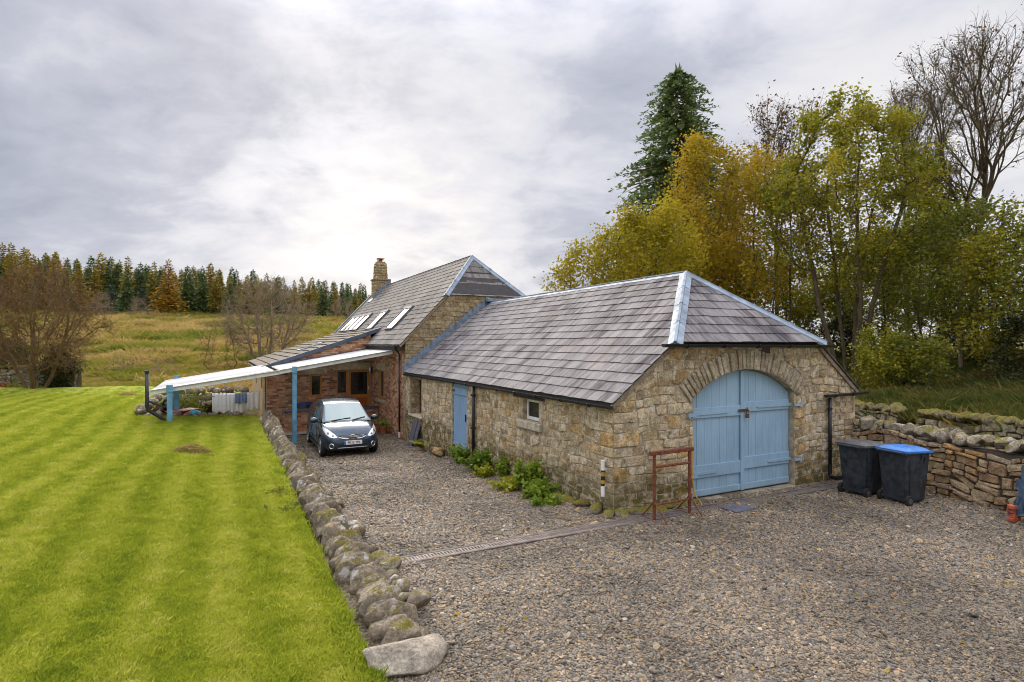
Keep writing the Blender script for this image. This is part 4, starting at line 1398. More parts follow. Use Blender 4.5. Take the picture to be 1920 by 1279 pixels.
# ------------------------------------------------------------------ house
def brick_items(parent, frame, x0, x1, z0, z1, rng, items, holes=(), clips=()):
    L, H, J = 0.225, 0.068, 0.012
    z = z0; row = 0
    while z < z1:
        x = x0 - (0.12 if row % 2 else 0.0)
        while x < x1:
            c = (max(x, x0) + J / 2, min(x + L + J, x1) - J / 2, z + J / 2, z + H + J / 2)
            x += L + J
            if c[1] - c[0] < 0.03: continue
            r = cut_rect(c, holes)
            if r is None: continue
            poly = [(r[0], r[2]), (r[1], r[2]), (r[1], r[3]), (r[0], r[3])]
            for cl in clips:
                poly = clip_half(poly, *cl)
                if len(poly) < 3: break
            if len(poly) < 3 or area(poly) < 0.001: continue
            cx = sum(p[0] for p in poly) / len(poly); cz = sum(p[1] for p in poly) / len(poly)
            wpt = YM @ Vector(frame(cx, cz, 0))
            pr = 0.010 + rng.uniform(0, 0.005); rv = rng.random()
            def fn(mb, poly=poly, pr=pr, rv=rv):
                n = len(poly)
                mb.rnd = rv
                vs = [frame(u, w, pr) for u, w in poly] + [frame(u, w, -0.01) for u, w in poly]
                mb.add(vs, [tuple(range(n))] + [(i, n + i, n + (i + 1) % n, (i + 1) % n) for i in range(n)])
            items.append(((wpt - CAMV).length, parent, fn))
        z += H + J; row += 1


def framed_window(parent, frame, x0, x1, z0, z1, mat, fw=0.07, dep=-0.08, name='window', mull=()):
    mb = MB()
    rects = [(x0, x0 + fw, z0, z1), (x1 - fw, x1, z0, z1), (x0 + fw, x1 - fw, z0, z0 + fw * 1.3), (x0 + fw, x1 - fw, z1 - fw, z1)]
    rects += [(m - fw / 2, m + fw / 2, z0 + fw * 1.3, z1 - fw) for m in mull]
    for r in rects:
        mb.prism([(r[0], r[2]), (r[1], r[2]), (r[1], r[3]), (r[0], r[3])], dep, dep - 0.07, frame)
    w = mb.build(name, M[mat], parent, bevel=0.006, seg=1)
    mb = MB(); mb.prism([(x0 + fw, z0 + fw), (x1 - fw, z0 + fw), (x1 - fw, z1 - fw), (x0 + fw, z1 - fw)], dep - 0.035, dep - 0.045, frame)
    mb.build('pane', M['window_glass'], w)
    return w


def slab(parent, frame, x0, x1, z0, z1, d0, d1, mat, name, bevel=0.008):
    mb = MB(); mb.prism([(x0, z0), (x1, z0), (x1, z1), (x0, z1)], d1, d0, frame)
    return mb.build(name, M[mat], parent, bevel=bevel)


def build_house():
    rng = random.Random(5)
    house = thing('farmhouse', 'brick and stone farmhouse with steep slate roof, roof windows and stone chimney', 'house', YLOC, TH)
    K, EZ, HB = 1.05, 3.1, 3.2           # main roof plane z = EZ + K*b
    A0, A1 = 12.2, 28.6
    EK, EE = 0.339, 3.42                 # extension roof plane z = EE + EK*b
    E0, E1, EB = 17.5, 28.0, -4.23
    RZ = EZ + K * HB
    ck = 1 / math.sqrt(1 + K * K); sk = K * ck
    REC = lambda u, w, d: (u, E0 - d, w)
    GH = lambda u, w, d: (u, A0 - d, w)
    # --- stone gable above the barn
    mb = MB()
    mb.prism([(0, -1), (6.4, -1), (6.4, 3.0), (6.4 - 1.6, 4.72), (1.6, 4.72), (0, 3.0)], -0.004, -0.35, GH)
    gable = mb.build('gable_wall', M['mortar'], house)
    items = []
    bk = 0.773
    clips = [(0, 1, 4.72), (-K, 1, EZ - 0.10), (K, 1, EZ - 0.10 + K * 6.4)]
    polys = rubble(0.0, 6.38, 1.6, 4.75, rng, (0.10, 0.22), (0.18, 0.5), 0.010, (), clips, warp=0.015)
    polys = [p for p in polys if max(q[1] - (1.93 + bk * min(q[0], 6.6 - q[0])) for q in p) > 0.0]
    stones_on(gable, polys, GH, (0.006, 0.028), rng, items, YM)
    # --- lane wall of the main house: stone quoin strip then brick, with a window
    win = (15.15, 16.25, 0.63, 1.81)
    strip = box_wall(house, [((0.0, 12.21, -1), (0.34, 12.52, 3.0))], 'mortar')
    stones_on(strip, rubble(12.21, 12.52, -0.56, 2.98, rng, (0.18, 0.34), (0.3, 0.4), 0.010, warp=0.004, split=0.2), LEFT, (0.006, 0.02), rng, items, YM)
    emit_pieces(items, None, 'stone', 'small_stones', M['house_stone'], rng, 280, smooth=False)
    bw = box_wall(house, [((0.012, 12.52, -1), (0.34, win[0], 3.0)), ((0.012, win[1], -1), (0.34, 17.8, 3.0)), ((0.012, win[0], -1), (0.34, win[1], win[2])), ((0.012, win[0], win[3]), (0.34, win[1], 3.0)), ((0.02, 17.8, -1), (0.34, A1, 3.0))], 'brick_mortar', 'brick_wall')
    box_wall(house, [((6.06, 12.56, -1), (6.4, A1, 3.0))], 'mortar')
    bitems = []
    brick_items(bw, LEFT, 12.53, 17.49, -0.55, 2.98, rng, bitems, [(win[0] - 0.12, win[1] + 0.12, win[3], win[3] + 0.30), (win[0], win[1], win[2] - 0.12, win[3]), (win[0] - 0.1, win[1] + 0.1, win[2] - 0.13, win[2])])
    framed_window(house, LEFT, win[0], win[1], win[2], win[3], 'orange_wood', 0.08, -0.10, mull=(15.7,))
    slab(house, LEFT, win[0] - 0.12, win[1] + 0.12, win[3] + 0.004, win[3] + 0.29, 0.014, -0.1, 'dressed_stone', 'lintel')
    slab(house, LEFT, win[0] - 0.1, win[1] + 0.1, win[2] - 0.12, win[2] - 0.004, 0.10, -0.09, 'dressed_stone', 'sill')
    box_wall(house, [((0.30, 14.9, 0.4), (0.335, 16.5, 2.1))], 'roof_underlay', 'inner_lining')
    # --- recessed brick wall of the extension with the entrance
    door = (-0.95, -0.045, -0.50, 1.77); sl = (-1.46, -0.99, 0.72, 1.77); sw = (-2.54, -2.06, 0.66, 1.62)
    mb = MB()
    rects = [(EB, sw[0], -1, 9), (sw[0], sw[1], -1, sw[2]), (sw[0], sw[1], sw[3], 9), (sw[1], sl[0], -1, 9), (sl[0], sl[1], -1, sl[2]), (sl[0], sl[1], sl[3], 9), (sl[1], door[0], -1, 9), (door[0], door[1], door[3], 9), (door[1], 0.01, -1, 9)]
    for r in rects:
        p = [(r[0], r[2]), (r[1], r[2]), (r[1], r[3]), (r[0], r[3])]
        p = clip_half(p, -EK, 1, EE - 0.09)
        mb.prism(p, -0.012, -0.3, REC)
    rw = mb.build('brick_wall', M['brick_mortar'], house)
    lin1 = (-1.62, -0.02, 1.79, 2.06); lin2 = (-2.76, -1.86, 1.64, 1.90)
    brick_items(rw, REC, EB, -0.005, -0.55, 3.6, rng, bitems, [door[:2] + (-1, door[3]), sl[:2] + (sl[2], sl[3]), sw[:2] + (sw[2], sw[3]), lin1, lin2], [(-EK, 1, EE - 0.10)])
    emit_pieces(bitems, None, 'brick', 'far_bricks', M['brick'], rng, 300, smooth=False)
    slab(house, REC, *lin1, 0.012, -0.1, 'dressed_stone', 'lintel'); slab(house, REC, *lin2, 0.012, -0.1, 'dressed_stone', 'lintel')
    framed_window(house, REC, *sw, 'orange_wood', 0.075, -0.06)
    framed_window(house, REC, *sl, 'orange_wood', 0.06, -0.06)
    # stable-type door
    d = MB()
    dx0, dx1, dz0, dz1 = door
    for r in ((dx0, dx0 + 0.10, dz0, dz1), (dx1 - 0.10, dx1, dz0, dz1), (dx0 + 0.10, dx1 - 0.10, dz1 - 0.10, dz1), (dx0 + 0.10, dx1 - 0.10, 0.56, 0.70), (dx0 + 0.10, dx1 - 0.10, dz0, dz0 + 0.16)):
        d.prism([(r[0], r[2]), (r[1], r[2]), (r[1], r[3]), (r[0], r[3])], -0.05, -0.11, REC)
    dr = d.build('door', M['orange_wood'], house, bevel=0.008, seg=1)
    mb = MB(); mb.prism([(dx0 + 0.10, 0.70), (dx1 - 0.10, 0.70), (dx1 - 0.10, dz1 - 0.10), (dx0 + 0.10, dz1 - 0.10)], -0.075, -0.085, REC); mb.build('pane', M['window_glass'], dr)
    n = 6
    for i in range(n):
        a, b = dx0 + 0.10 + (dx1 - dx0 - 0.2) * i / n, dx0 + 0.10 + (dx1 - dx0 - 0.2) * (i + 1) / n
        mb = MB(); mb.prism([(a + 0.003, dz0 + 0.16), (b - 0.003, dz0 + 0.16), (b - 0.003, 0.56), (a + 0.003, 0.56)], -0.07, -0.09, REC); mb.build('board', M['red_wood'], dr, bevel=0.004, seg=1)
    mb = MB(); mb.box2((dx1 - 0.07, E0 + 0.0, 0.9), (dx1 - 0.03, E0 + 0.049, 1.05)); mb.build('handle', M['white_plastic'], dr)
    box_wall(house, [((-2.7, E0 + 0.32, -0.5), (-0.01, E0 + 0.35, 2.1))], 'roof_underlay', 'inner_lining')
    # wall lamp beside the door
    mb = MB(); mb.tube([(-0.09, 15.0, 0)] * 1 + [(-0.09, 15.0, 0.001)], 0.001, 4)
    mb = MB(); mb.box2((-0.05, 17.12, 1.62), (-0.012, 17.24, 1.92)); wl = mb.build('wall_lamp', M['black_plastic'], house)
    mb = MB(); mb.tube([(-0.11, 17.18, 1.64), (-0.11, 17.18, 1.70), (-0.11, 17.18, 1.84), (-0.11, 17.18, 1.9)], [0.03, 0.055, 0.055, 0.02], 10); mb.build('lamp_shade', M['lamp_glass'], wl, True)
    # low brick pier with slate cap and low bench wall beside the door
    def brick_pier(x0, x1, y0, y1, z1):
        mb = MB(); mb.box2((x0 + 0.012, y0 + 0.012, -0.8), (x1 - 0.012, y1 - 0.012, z1)); p = mb.build('brick_pier', M['brick_mortar'], house)
        it = []
        brick_items(p, lambda u, w, d: (u, y0 - d + 0.012, w), x0, x1, -0.53, z1, rng, it)
        brick_items(p, lambda u, w, d: (x0 - d + 0.012, u, w), y0, y1, -0.53, z1, rng, it)
        emit_pieces(it, None, 'brick', 'far_bricks', M['brick'], rng, 0, smooth=False)
        mb = MB(); mb.box2((x0 - 0.05, y0 - 0.05, z1), (x1 + 0.05, y1 + 0.05, z1 + 0.07)); mb.build('coping', M['slab_slate'], p, bevel=0.01)
    brick_pier(-3.68, -2.80, 15.9, 16.45, 0.24)
    brick_pier(-0.75, -0.02, 16.0, 16.4, 0.22)
    # --- extension side wall, rendered, with two slit windows
    box_wall(house, [((EB, E0 + 0.30, -1), (EB + 0.3, E1, 1.93))], 'render_coat', 'rendered_wall')
    box_wall(house, [((EB - 0.01, E0 - 0.005, -1), (EB + 0.05, E0 + 0.29, 1.93))], 'render_coat', 'rendered_wall')
    EXL = lambda u, w, d: (EB - d, u, w)
    for y in (20.0, 24.2):
        slab(house, EXL, y, y + 0.5, 0.9, 1.65, 0.012, -0.02, 'brown_timber', 'window', 0.004)
    mb = MB(); mb.box2((EB - 0.035, 17.9, 0.2), (EB - 0.003, 18.8, 1.65)); mb.build('window', M['window_glass'], house)
    box_wall(house, [((EB + 0.3, E1 - 0.3, -1), (0.01, E1, 1.9))], 'mortar', 'wall')
    # --- roofs: underlay
    mb = MB()
    HZ = 4.78; hk = (RZ - HZ) / 1.5; hb = (HZ - EZ) / K
    ra = A0 + 1.5
    def roof_poly(P, t=0.08):
        n = len(P)
        mb.add([(p[0], p[1], p[2] - 0.008) for p in P] + [(p[0], p[1], p[2] - t) for p in P], [tuple(range(n)), tuple(reversed(range(n, 2 * n)))] + [(i, n + i, n + (i + 1) % n, (i + 1) % n) for i in range(n)])
    for s in (0, 1):
        fx = (lambda b: b) if s == 0 else (lambda b: 6.4 - b)
        e0 = -0.20
        roof_poly([(fx(e0), A0 - 0.02, EZ + K * e0), (fx(hb), A0 - 0.02, HZ), (fx(HB), ra, RZ), (fx(HB), A1, RZ), (fx(e0), A1, EZ + K * e0)])
    roof_poly([(hb, A0 - 0.03, HZ + 0.02), (6.4 - hb, A0 - 0.03, HZ + 0.02), (HB, ra, RZ)])
    roof = mb.build('roof', M['roof_underlay'], house)
    mb = MB(); xx = 0.62
    roof_poly([(EB - 0.2, E0 - 0.02, EE + EK * (EB - 0.2)), (xx, E0 - 0.02, EE + EK * xx), (xx, E1, EE + EK * xx), (EB - 0.2, E1, EE + EK * (EB - 0.2))], 0.06)
    eroof = mb.build('extension_roof', M['roof_underlay'], house)
    FL = lambda u, v, d: (-0.22 + v * ck - sk * d, u, EZ + K * (-0.22 + v * ck) + ck * d)
    FRr = lambda u, v, d: (6.4 + 0.22 - v * ck + sk * d, u, EZ + K * (-0.22 + v * ck) + ck * d)
    hc = 1 / math.sqrt(1 + hk * hk)
    FH = lambda u, v, d: (u, A0 - 0.06 + v * hc - hk * hc * d, HZ + hk * (v * hc - 0.06) + hc * d)
    Ls = (HB + 0.22) / ck
    z0 = EZ - 0.22 * K
    # a >= A0 + (z - HZ)/hk   with z = z0 + sk*v
    hipclip = (-1.0, sk / hk, -(A0 - (HZ - z0) / hk))
    items = []
    vof = lambda b: (b + 0.22) / ck
    lights = [(15.2, 16.35, 0.35, 1.28), (19.15, 20.4, 0.43, 1.32), (22.5, 27.4, 0.45, 1.32)]
    hide = [(a0 - 0.05, a1 + 0.05, vof(b0) - 0.05, vof(b1) + 0.05) for a0, a1, b0, b1 in lights]
    slate_rows(A0 - 0.05, A1 + 0.05, 0, Ls, Ls / 18, (0.22, 0.34), FL, rng, [hipclip], roof, items, YM, uvoff=(13.1, 7.4), hide=hide)
    hl = 1.56 / hc
    kb = hk * hc / K; bb = (HZ - hk * 0.06 - EZ) / K
    slate_rows(hb - 0.05, 6.45 - hb, 0, hl, hl / 7, (0.26, 0.42), FH, rng, [(-1, kb, -bb), (1, kb, 6.4 - bb)], roof, items, YM, uvoff=(50.3, 2.4))
    right = []
    slate_rows(A0 - 0.05, A1 + 0.05, 0, Ls, Ls / 18, (0.3, 0.42), FRr, rng, [hipclip], roof, right, YM, uvoff=(80, 7.4))
    items += [(d + 100, p, f) for d, p, f in right]
    emit_pieces(items, None, 'slate', 'far_slates', M['house_slate'], rng, 300, smooth=False)
    ec = 1 / math.sqrt(1 + EK * EK); es = EK * ec
    FE = lambda u, v, d: (EB - 0.22 + v * ec - es * d, u, EE + EK * (EB - 0.22 + v * ec) + ec * d)
    Le = (0.66 - EB + 0.22) / ec
    items = []
    vb = (-2.55 - EB + 0.22) / ec
    slate_rows(E0 + 0.06, E1 + 0.04, 0, Le, Le / 13, (0.30, 0.46), FE, rng, [], eroof, items, YM, thick=0.02, tail=0.045, head=0.01, uvoff=(7, 3), hide=[(20.75, 22.0, vb - 0.05, vb + 1.15)])
    emit_pieces(items, None, 'tile', 'far_tiles', M['extension_tile'], rng, 220, smooth=False)
    # verge of overlapping dark slates up the extension edge
    nseg = 11
    for i in range(nseg):
        b0 = EB - 0.27 + (0.70 - EB + 0.27) * i / nseg; b1 = EB - 0.27 + (0.70 - EB + 0.27) * (i + 1) / nseg + 0.03
        mb = MB(); k = 0.004 * (i % 2)
        mb.bar((b0, E0 - 0.06 - k, EE + EK * b0 - 0.02 + k), (b1, E0 - 0.06 - k, EE + EK * b1 - 0.02 + k), 0.13, 0.17)
        mb.build('verge_tile', M['slate_fascia'], eroof, bevel=0.01, seg=1)
    # roof windows
    for a0, a1, b0, b1 in lights:
        n = 4 if a1 - a0 > 3 else 1
        for i in range(n):
            p0, p1 = a0 + (a1 - a0) * i / n, a0 + (a1 - a0) * (i + 1) / n - (0.06 if n > 1 else 0)
            mb = MB(); v0, v1 = vof(b0), vof(b1); t = 0.07
            for r in ((p0, p0 + t, v0, v1), (p1 - t, p1, v0, v1), (p0 + t, p1 - t, v0, v0 + t), (p0 + t, p1 - t, v1 - 0.16, v1)):
                mb.prism([(r[0], r[2]), (r[1], r[2]), (r[1], r[3]), (r[0], r[3])], 0.10, -0.03, FL)
            w = mb.build('roof_window', M['slab_slate'], roof, bevel=0.006, seg=1)
            mb = MB(); mb.prism([(p0 + t, v0 + t), (p1 - t, v0 + t), (p1 - t, v1 - 0.16), (p0 + t, v1 - 0.16)], 0.075, 0.05, FL); mb.build('pane', M['roof_glass'], w)
    mb = MB(); mb.prism([(20.8, vb), (21.9, vb), (21.9, vb + 1.1), (20.8, vb + 1.1)], 0.075, -0.02, FE); w = mb.build('roof_window', M['lead'], eroof, bevel=0.01)
    mb = MB(); mb.prism([(20.88, vb + 0.08), (21.82, vb + 0.08), (21.82, vb + 1.02), (20.88, vb + 1.02)], 0.085, 0.072, FE); mb.build('pane', M['roof_glass'], w)
    # lead hips and ridge roll
    eL, eR = Vector((-ck, 0, -sk)), Vector((ck, 0, -sk))
    lead_run(house, Vector((HB, A1, RZ + 0.02)), Vector((HB, ra + 0.02, RZ + 0.02)), eL, eR, 0.10, 0.9, rng, 'ridge_tile', 'house_slate')
    for s in (0, 1):
        fx = (lambda b: b) if s == 0 else (lambda b: 6.4 - b)
        p = Vector((fx(hb - 0.12), A0 - 0.10, HZ - 0.09)); q = Vector((HB, ra - 0.02, RZ + 0.02))
        dd = (q - p).normalized()
        nL = Vector((-K if s == 0 else K, 0, 1)).normalized(); e1 = dd.cross(nL).normalized()
        if e1.y < 0: e1 = -e1
        e2 = dd.cross(Vector((0, -hk, 1))).normalized()
        if (e2.x > 0) != (s == 0): e2 = -e2
        lead_run(house, p + Vector((0, 0, 0.03)), q, e1, e2, 0.14, 0.9, rng)
    # far verge, seen edge on, lead grey
    mb = MB(); mb.bar((-0.24, A1 + 0.07, EZ - K * 0.24 + 0.03), (HB, A1 + 0.07, RZ + 0.05), 0.12, 0.12); mb.build('verge', M['lead'], house)
    mb = MB(); mb.bar((-0.22, A0 - 0.03, EZ - K * 0.22 - 0.07), (hb, A0 - 0.03, EZ + K * hb - 0.07), 0.05, 0.07); mb.build('verge', M['verge_mortar'], house)
    # stepped lead flashing where the barn roof meets the gable
    n = 19
    for i in range(n):
        b0, b1 = -0.12 + 3.42 * i / n, -0.12 + 3.42 * (i + 1) / n
        mb = MB(); z = lambda b: 1.93 + bk * b
        zt = z(b1) + 0.24 + rng.uniform(-0.015, 0.02)
        mb.prism([(b0 + 0.004, z(b0) - 0.02), (b1, z(b1) - 0.02), (b1, zt), (b0 + 0.004, zt - 0.01)], 0.045 + 0.003 * (i % 2), 0.0, GH)
        mb.build('step_flashing', M['lead_flash'], house)
    mb = MB(); mb.box2((3.1, A0 - 0.30, 4.50), (3.75, A0 - 0.03, 4.62)); mb.build('lead_saddle', M['lead_flash'], house, bevel=0.03)
    # gutters and downpipe
    gz = EZ - K * 0.2 - 0.03
    mb = MB(); gutter(mb, (-0.26, A0 + 0.0, gz), (-0.26, E0 + 0.3, gz), 0.06); g = mb.build('gutter', M['black_plastic'], house)
    brackets(g, (-0.26, A0, gz), (-0.26, E0, gz), 0.8, 0.06)
    mb = MB(); gutter(mb, (EB - 0.27, E0 - 0.05, EE + EK * (EB - 0.27) - 0.02), (EB - 0.27, E1, EE + EK * (EB - 0.27) - 0.02), 0.06); mb.build('gutter', M['black_plastic'], house)
    mb = MB(); mb.tube([(-0.24, 12.72, gz - 0.02), (-0.24, 12.72, gz - 0.14), (-0.08, 12.72, gz - 0.30)], 0.034, 8); mb.build('pipe_swan_neck', M['black_plastic'], house, True)
    downpipe(house, -0.08, 12.72, gz - 0.28, -0.53)
    box_wall(house, [((-0.2, A0 + 0.02, gz - 0.18), (0.012, E0 - 0.02, gz - 0.06))], 'black_trim', 'soffit')
    for i in range(13):     # rafter feet under the eave
        y = 12.6 + i * 0.38
        mb = MB(); mb.prism([(0.0, gz - 0.19), (-0.15, gz - 0.19), (-0.03, gz - 0.38), (0.0, gz - 0.38)], y, y + 0.09, lambda u, w, d: (u, d, w)); mb.build('rafter_foot', M['brick'], house)
    # --- chimney
    cb, ca = 2.9, 27.35
    mb = MB()
    mb.box((cb, ca, 6.0), (0.86, 0.86, 1.6))
    ch = mb.build('chimney', M['mortar'], house)
    mb = MB(); mb.box((cb, ca, 7.32), (0.72, 0.72, 1.05), taper=0.82); shaft = mb.build('shaft', M['mortar'], ch)
    it = []
    for side in range(4):
        Rz = Matrix.Rotation(side * math.pi / 2, 3, 'Z')
        fr = lambda u, w, d, Rz=Rz: tuple(Rz @ Vector((u, -0.43 - d, 0)) + Vector((cb, ca, w)))
        stones_on(ch, rubble(-0.43, 0.43, 5.2, 6.8, rng, (0.14, 0.24), (0.2, 0.45), 0.01, warp=0.004), fr, (0.01, 0.03), rng, it, YM)
        fr2 = lambda u, w, d, Rz=Rz: tuple(Rz @ Vector((u * (1 - 0.17 * (w - 6.8) / 1.05), -0.36 * (1 - 0.17 * (w - 6.8) / 1.05) - d, 0)) + Vector((cb, ca, w)))
        stones_on(shaft, rubble(-0.36, 0.36, 6.84, 7.82, rng, (0.13, 0.22), (0.18, 0.4), 0.01, warp=0.004), fr2, (0.01, 0.03), rng, it, YM)
    emit_pieces(it, None, 'stone', 'small_stones', M['house_stone'], rng, 0)
    mb = MB(); mb.box((cb, ca, 6.82), (1.0, 1.0, 0.09)); mb.build('string_course', M['house_stone'], ch, bevel=0.02)
    mb = MB(); mb.box((cb, ca, 7.88), (0.5, 0.5, 0.10)); mb.build('cap_stone', M['house_stone'], ch, bevel=0.02)
    mb = MB(); mb.tube([(cb, ca, 7.92), (cb, ca, 8.06)], 0.12, 10); mb.box((cb, ca, 8.12), (0.42, 0.42, 0.03))
    for sx in (-1, 1):
        for sy in (-1, 1): mb.box((cb + sx * 0.13, ca + sy * 0.13, 8.05), (0.03, 0.03, 0.14))
    mb.build('chimney_pot', M['terracotta'], ch)
    mb = MB()
    for i in range(6):
        b0 = cb - 0.55 + 0.18 * i
        mb.box2((b0, ca - 0.475, EZ + K * b0 - 0.05), (b0 + 0.18, ca - 0.455, EZ + K * (b0 + 0.18) + 0.16))
    mb.build('step_flashing', M['lead_flash'], ch)
    mb = MB(); mb.bar((cb - 0.62, ca - 0.5, EZ + K * (cb - 0.62) + 0.05), (cb - 0.62, ca + 0.5, EZ + K * (cb - 0.62) + 0.05), 0.3, 0.03, up=(-K, 0, 1)); mb.build('apron_flashing', M['lead'], ch)
    return house
HOUSE = build_house()
# ------------------------------------------------------------------ dry stone walls
_rock_cache = {}


def rock(kind, i, mat):
    lst = {'small': ROCKS, 'big': BIGROCKS}[kind]
    key = (kind, i % len(lst), mat)
    if key not in _rock_cache:
        me = lst[i % len(lst)].copy(); me.materials.clear(); me.materials.append(M[mat]); me.name = 'rock'
        _rock_cache[key] = me
    return _rock_cache[key]


def build_lane_wall():
    """low retaining wall of lichened boulders between lawn and drive"""
    rng = random.Random(21)
    w = thing('boulder_wall', 'low wall of lichened boulders between the lawn and the gravel drive', 'stone wall', YLOC, TH)
    w['kind'] = 'thing'
    a = -2.5; i = 0
    while a < 14.6:
        gz = float(gravel_z(a, -4.2)); lz = float(lawn_z(a, -4.9))
        top = lz + rng.uniform(0.07, 0.17) + 0.05 * float(sstep(6, 13, a)) + 0.03 * float(sstep(2, -2, a))
        L = rng.uniform(0.06, 0.14)                    # thickness along the wall: slabs set on edge, leaning together
        hgt = (top - gz) * 0.5 + 0.12
        lean = rng.uniform(-0.30, -0.05)
        link_mesh('stone', rock('big', i * 5 + rng.randrange(3), 'boulder_stone'), None, w, (-4.44 + rng.uniform(-0.07, 0.07), a, (gz + top) / 2 - 0.06 + rng.uniform(-0.03, 0.03)),
                  (lean, rng.uniform(-0.10, 0.10), rng.uniform(-0.22, 0.22)), (rng.uniform(0.22, 0.33), L * 1.3, hgt * rng.uniform(0.95, 1.12)))
        a += L * 1.75; i += 1
        if rng.random() < 0.55:      # face stones low on the drive side
            link_mesh('stone', rock('small', i, 'boulder_stone'), None, w, (-4.12 + rng.uniform(-0.05, 0.08), a - 0.1, gz + rng.uniform(0.02, 0.14)),
                      (rng.uniform(-0.3, 0.3), rng.uniform(-0.3, 0.3), rng.uniform(0, 6)), (rng.uniform(0.10, 0.2), rng.uniform(0.10, 0.2), rng.uniform(0.09, 0.15)))
    mb = MB(); mb.box2((-4.66, -2.3, -0.8), (-4.26, 14.5, -0.02)); mb.build('earth_core', M['dark_core'], w)
    b = link_mesh('boulder', make_rock(781, 4, 0.12, 9), M['granite'], None, W(-2.82, -4.50, 0.03), (0.05, 0.06, TH + 0.35), (0.46, 0.33, 0.19))
    tag(b, 'big smooth granite boulder closing the near end of the boulder wall', 'boulder')
    # small wall round the sunken drying yard
    w2 = thing('garden_wall', 'low mossy stone wall round the sunken drying yard beyond the lawn', 'stone wall', YLOC, TH)
    w2['kind'] = 'thing'
    def run(p, q, zt0, n, s=1.0):
        for k in range(n):
            t = (k + 0.5) / n
            zt = zt0 if not isinstance(zt0, tuple) else zt0[0] + (zt0[1] - zt0[0]) * t
            x, y = p[0] + (q[0] - p[0]) * t, p[1] + (q[1] - p[1]) * t
            for lay in range(3):
                link_mesh('stone', rock('small', k * 3 + lay, 'boulder_stone'), None, w2, (x + rng.uniform(-0.06, 0.06), y + rng.uniform(-0.06, 0.06), zt - 0.1 - lay * 0.26 + rng.uniform(-0.04, 0.05)),
                          (rng.uniform(-0.3, 0.3), rng.uniform(-0.3, 0.3), rng.uniform(0, 6)), (rng.uniform(0.16, 0.24) * s, rng.uniform(0.15, 0.21) * s, rng.uniform(0.14, 0.2) * s))
    run((-8.1, 14.9), (-4.75, 14.9), (0.56, 0.36), 13)
    run((-8.3, 15.0), (-8.3, 21.7), 0.72, 17)
    run((-8.2, 21.8), (-4.7, 21.8), 0.86, 12, 1.1)


def drystone(name, label, p, q, height, rng, cope=True, mat='field_stone', cope_mat='coping_stone', base=None, h=(0.10, 0.24), w=(0.14, 0.42), limit=260, curve=0.0, hfun=None):
    """free-standing wall from p to q (world xy); its face is the left side seen when walking p -> q"""
    p, q = Vector(p), Vector(q)
    L = (q - p).length; d = (q - p) / L
    ang = math.atan2(d.y, d.x)
    z0 = base if base is not None else 0.0
    t = thing(name, label, 'stone wall', (p.x, p.y, z0), ang)
    mat4 = Matrix.Translation((p.x, p.y, z0)) @ Matrix.Rotation(ang, 4, 'Z')
    bend = lambda u: curve * math.sin(math.pi * u / L)
    # local x along, face towards -y
    n = max(2, int(L / 0.4))
    mb = MB()
    us = np.linspace(0, L, n + 1)
    for u0, u1 in zip(us, us[1:]):
        y0, y1 = bend(u0), bend(u1)
        mb.add([(u0, y0 + 0.05, -0.6), (u1, y1 + 0.05, -0.6), (u1, y1 + 0.45, -0.6), (u0, y0 + 0.45, -0.6), (u0, y0 + 0.09, height - 0.03), (u1, y1 + 0.09, height - 0.03), (u1, y1 + 0.42, height - 0.03), (u0, y0 + 0.42, height - 0.03)],
               [(0, 3, 2, 1), (4, 5, 6, 7), (0, 1, 5, 4), (2, 3, 7, 6), (0, 4, 7, 3), (1, 2, 6, 5)])
    core = mb.build('core', M['dark_core'], t)
    items = []
    for face in (0, 1):
        fr = (lambda u, z, dd: (u, bend(u) + 0.05 + 0.04 * z / max(height, 0.1) - dd, z)) if face == 0 else (lambda u, z, dd: (L - u, bend(L - u) + 0.45 - 0.03 * z / max(height, 0.1) + dd, z))
        polys = [wonky(p, rng) for p in rubble(0, L, -0.12, height, rng, h, w, 0.015, warp=0.075, split=0.62)]
        it = []
        stones_on(core, polys, fr, (0.012, 0.075), rng, it, mat4, back=-0.06, inset=0.10)
        items += [(k + 100 * face, a, b) for k, a, b in it]
    if cope:
        u = 0.1; i = rng.randrange(5)
        while u < L:
            s = rng.uniform(0.06, 0.15)
            link_mesh('coping_stone', rock('big', i * 3, cope_mat), None, t, (u, bend(u) + 0.25 + rng.uniform(-0.04, 0.04), height + 0.10 + rng.uniform(-0.02, 0.05)),
                      (rng.uniform(-0.15, 0.15), rng.uniform(-0.35, 0.35), rng.uniform(-0.2, 0.2)), (s * 1.25, rng.uniform(0.20, 0.28), rng.uniform(0.11, 0.20)))
            u += s * 1.75; i += 1
    emit_pieces(items, None, 'stone', 'small_stones', M[mat], rng, limit, smooth=False)
    t['kind'] = 'thing'
    return t


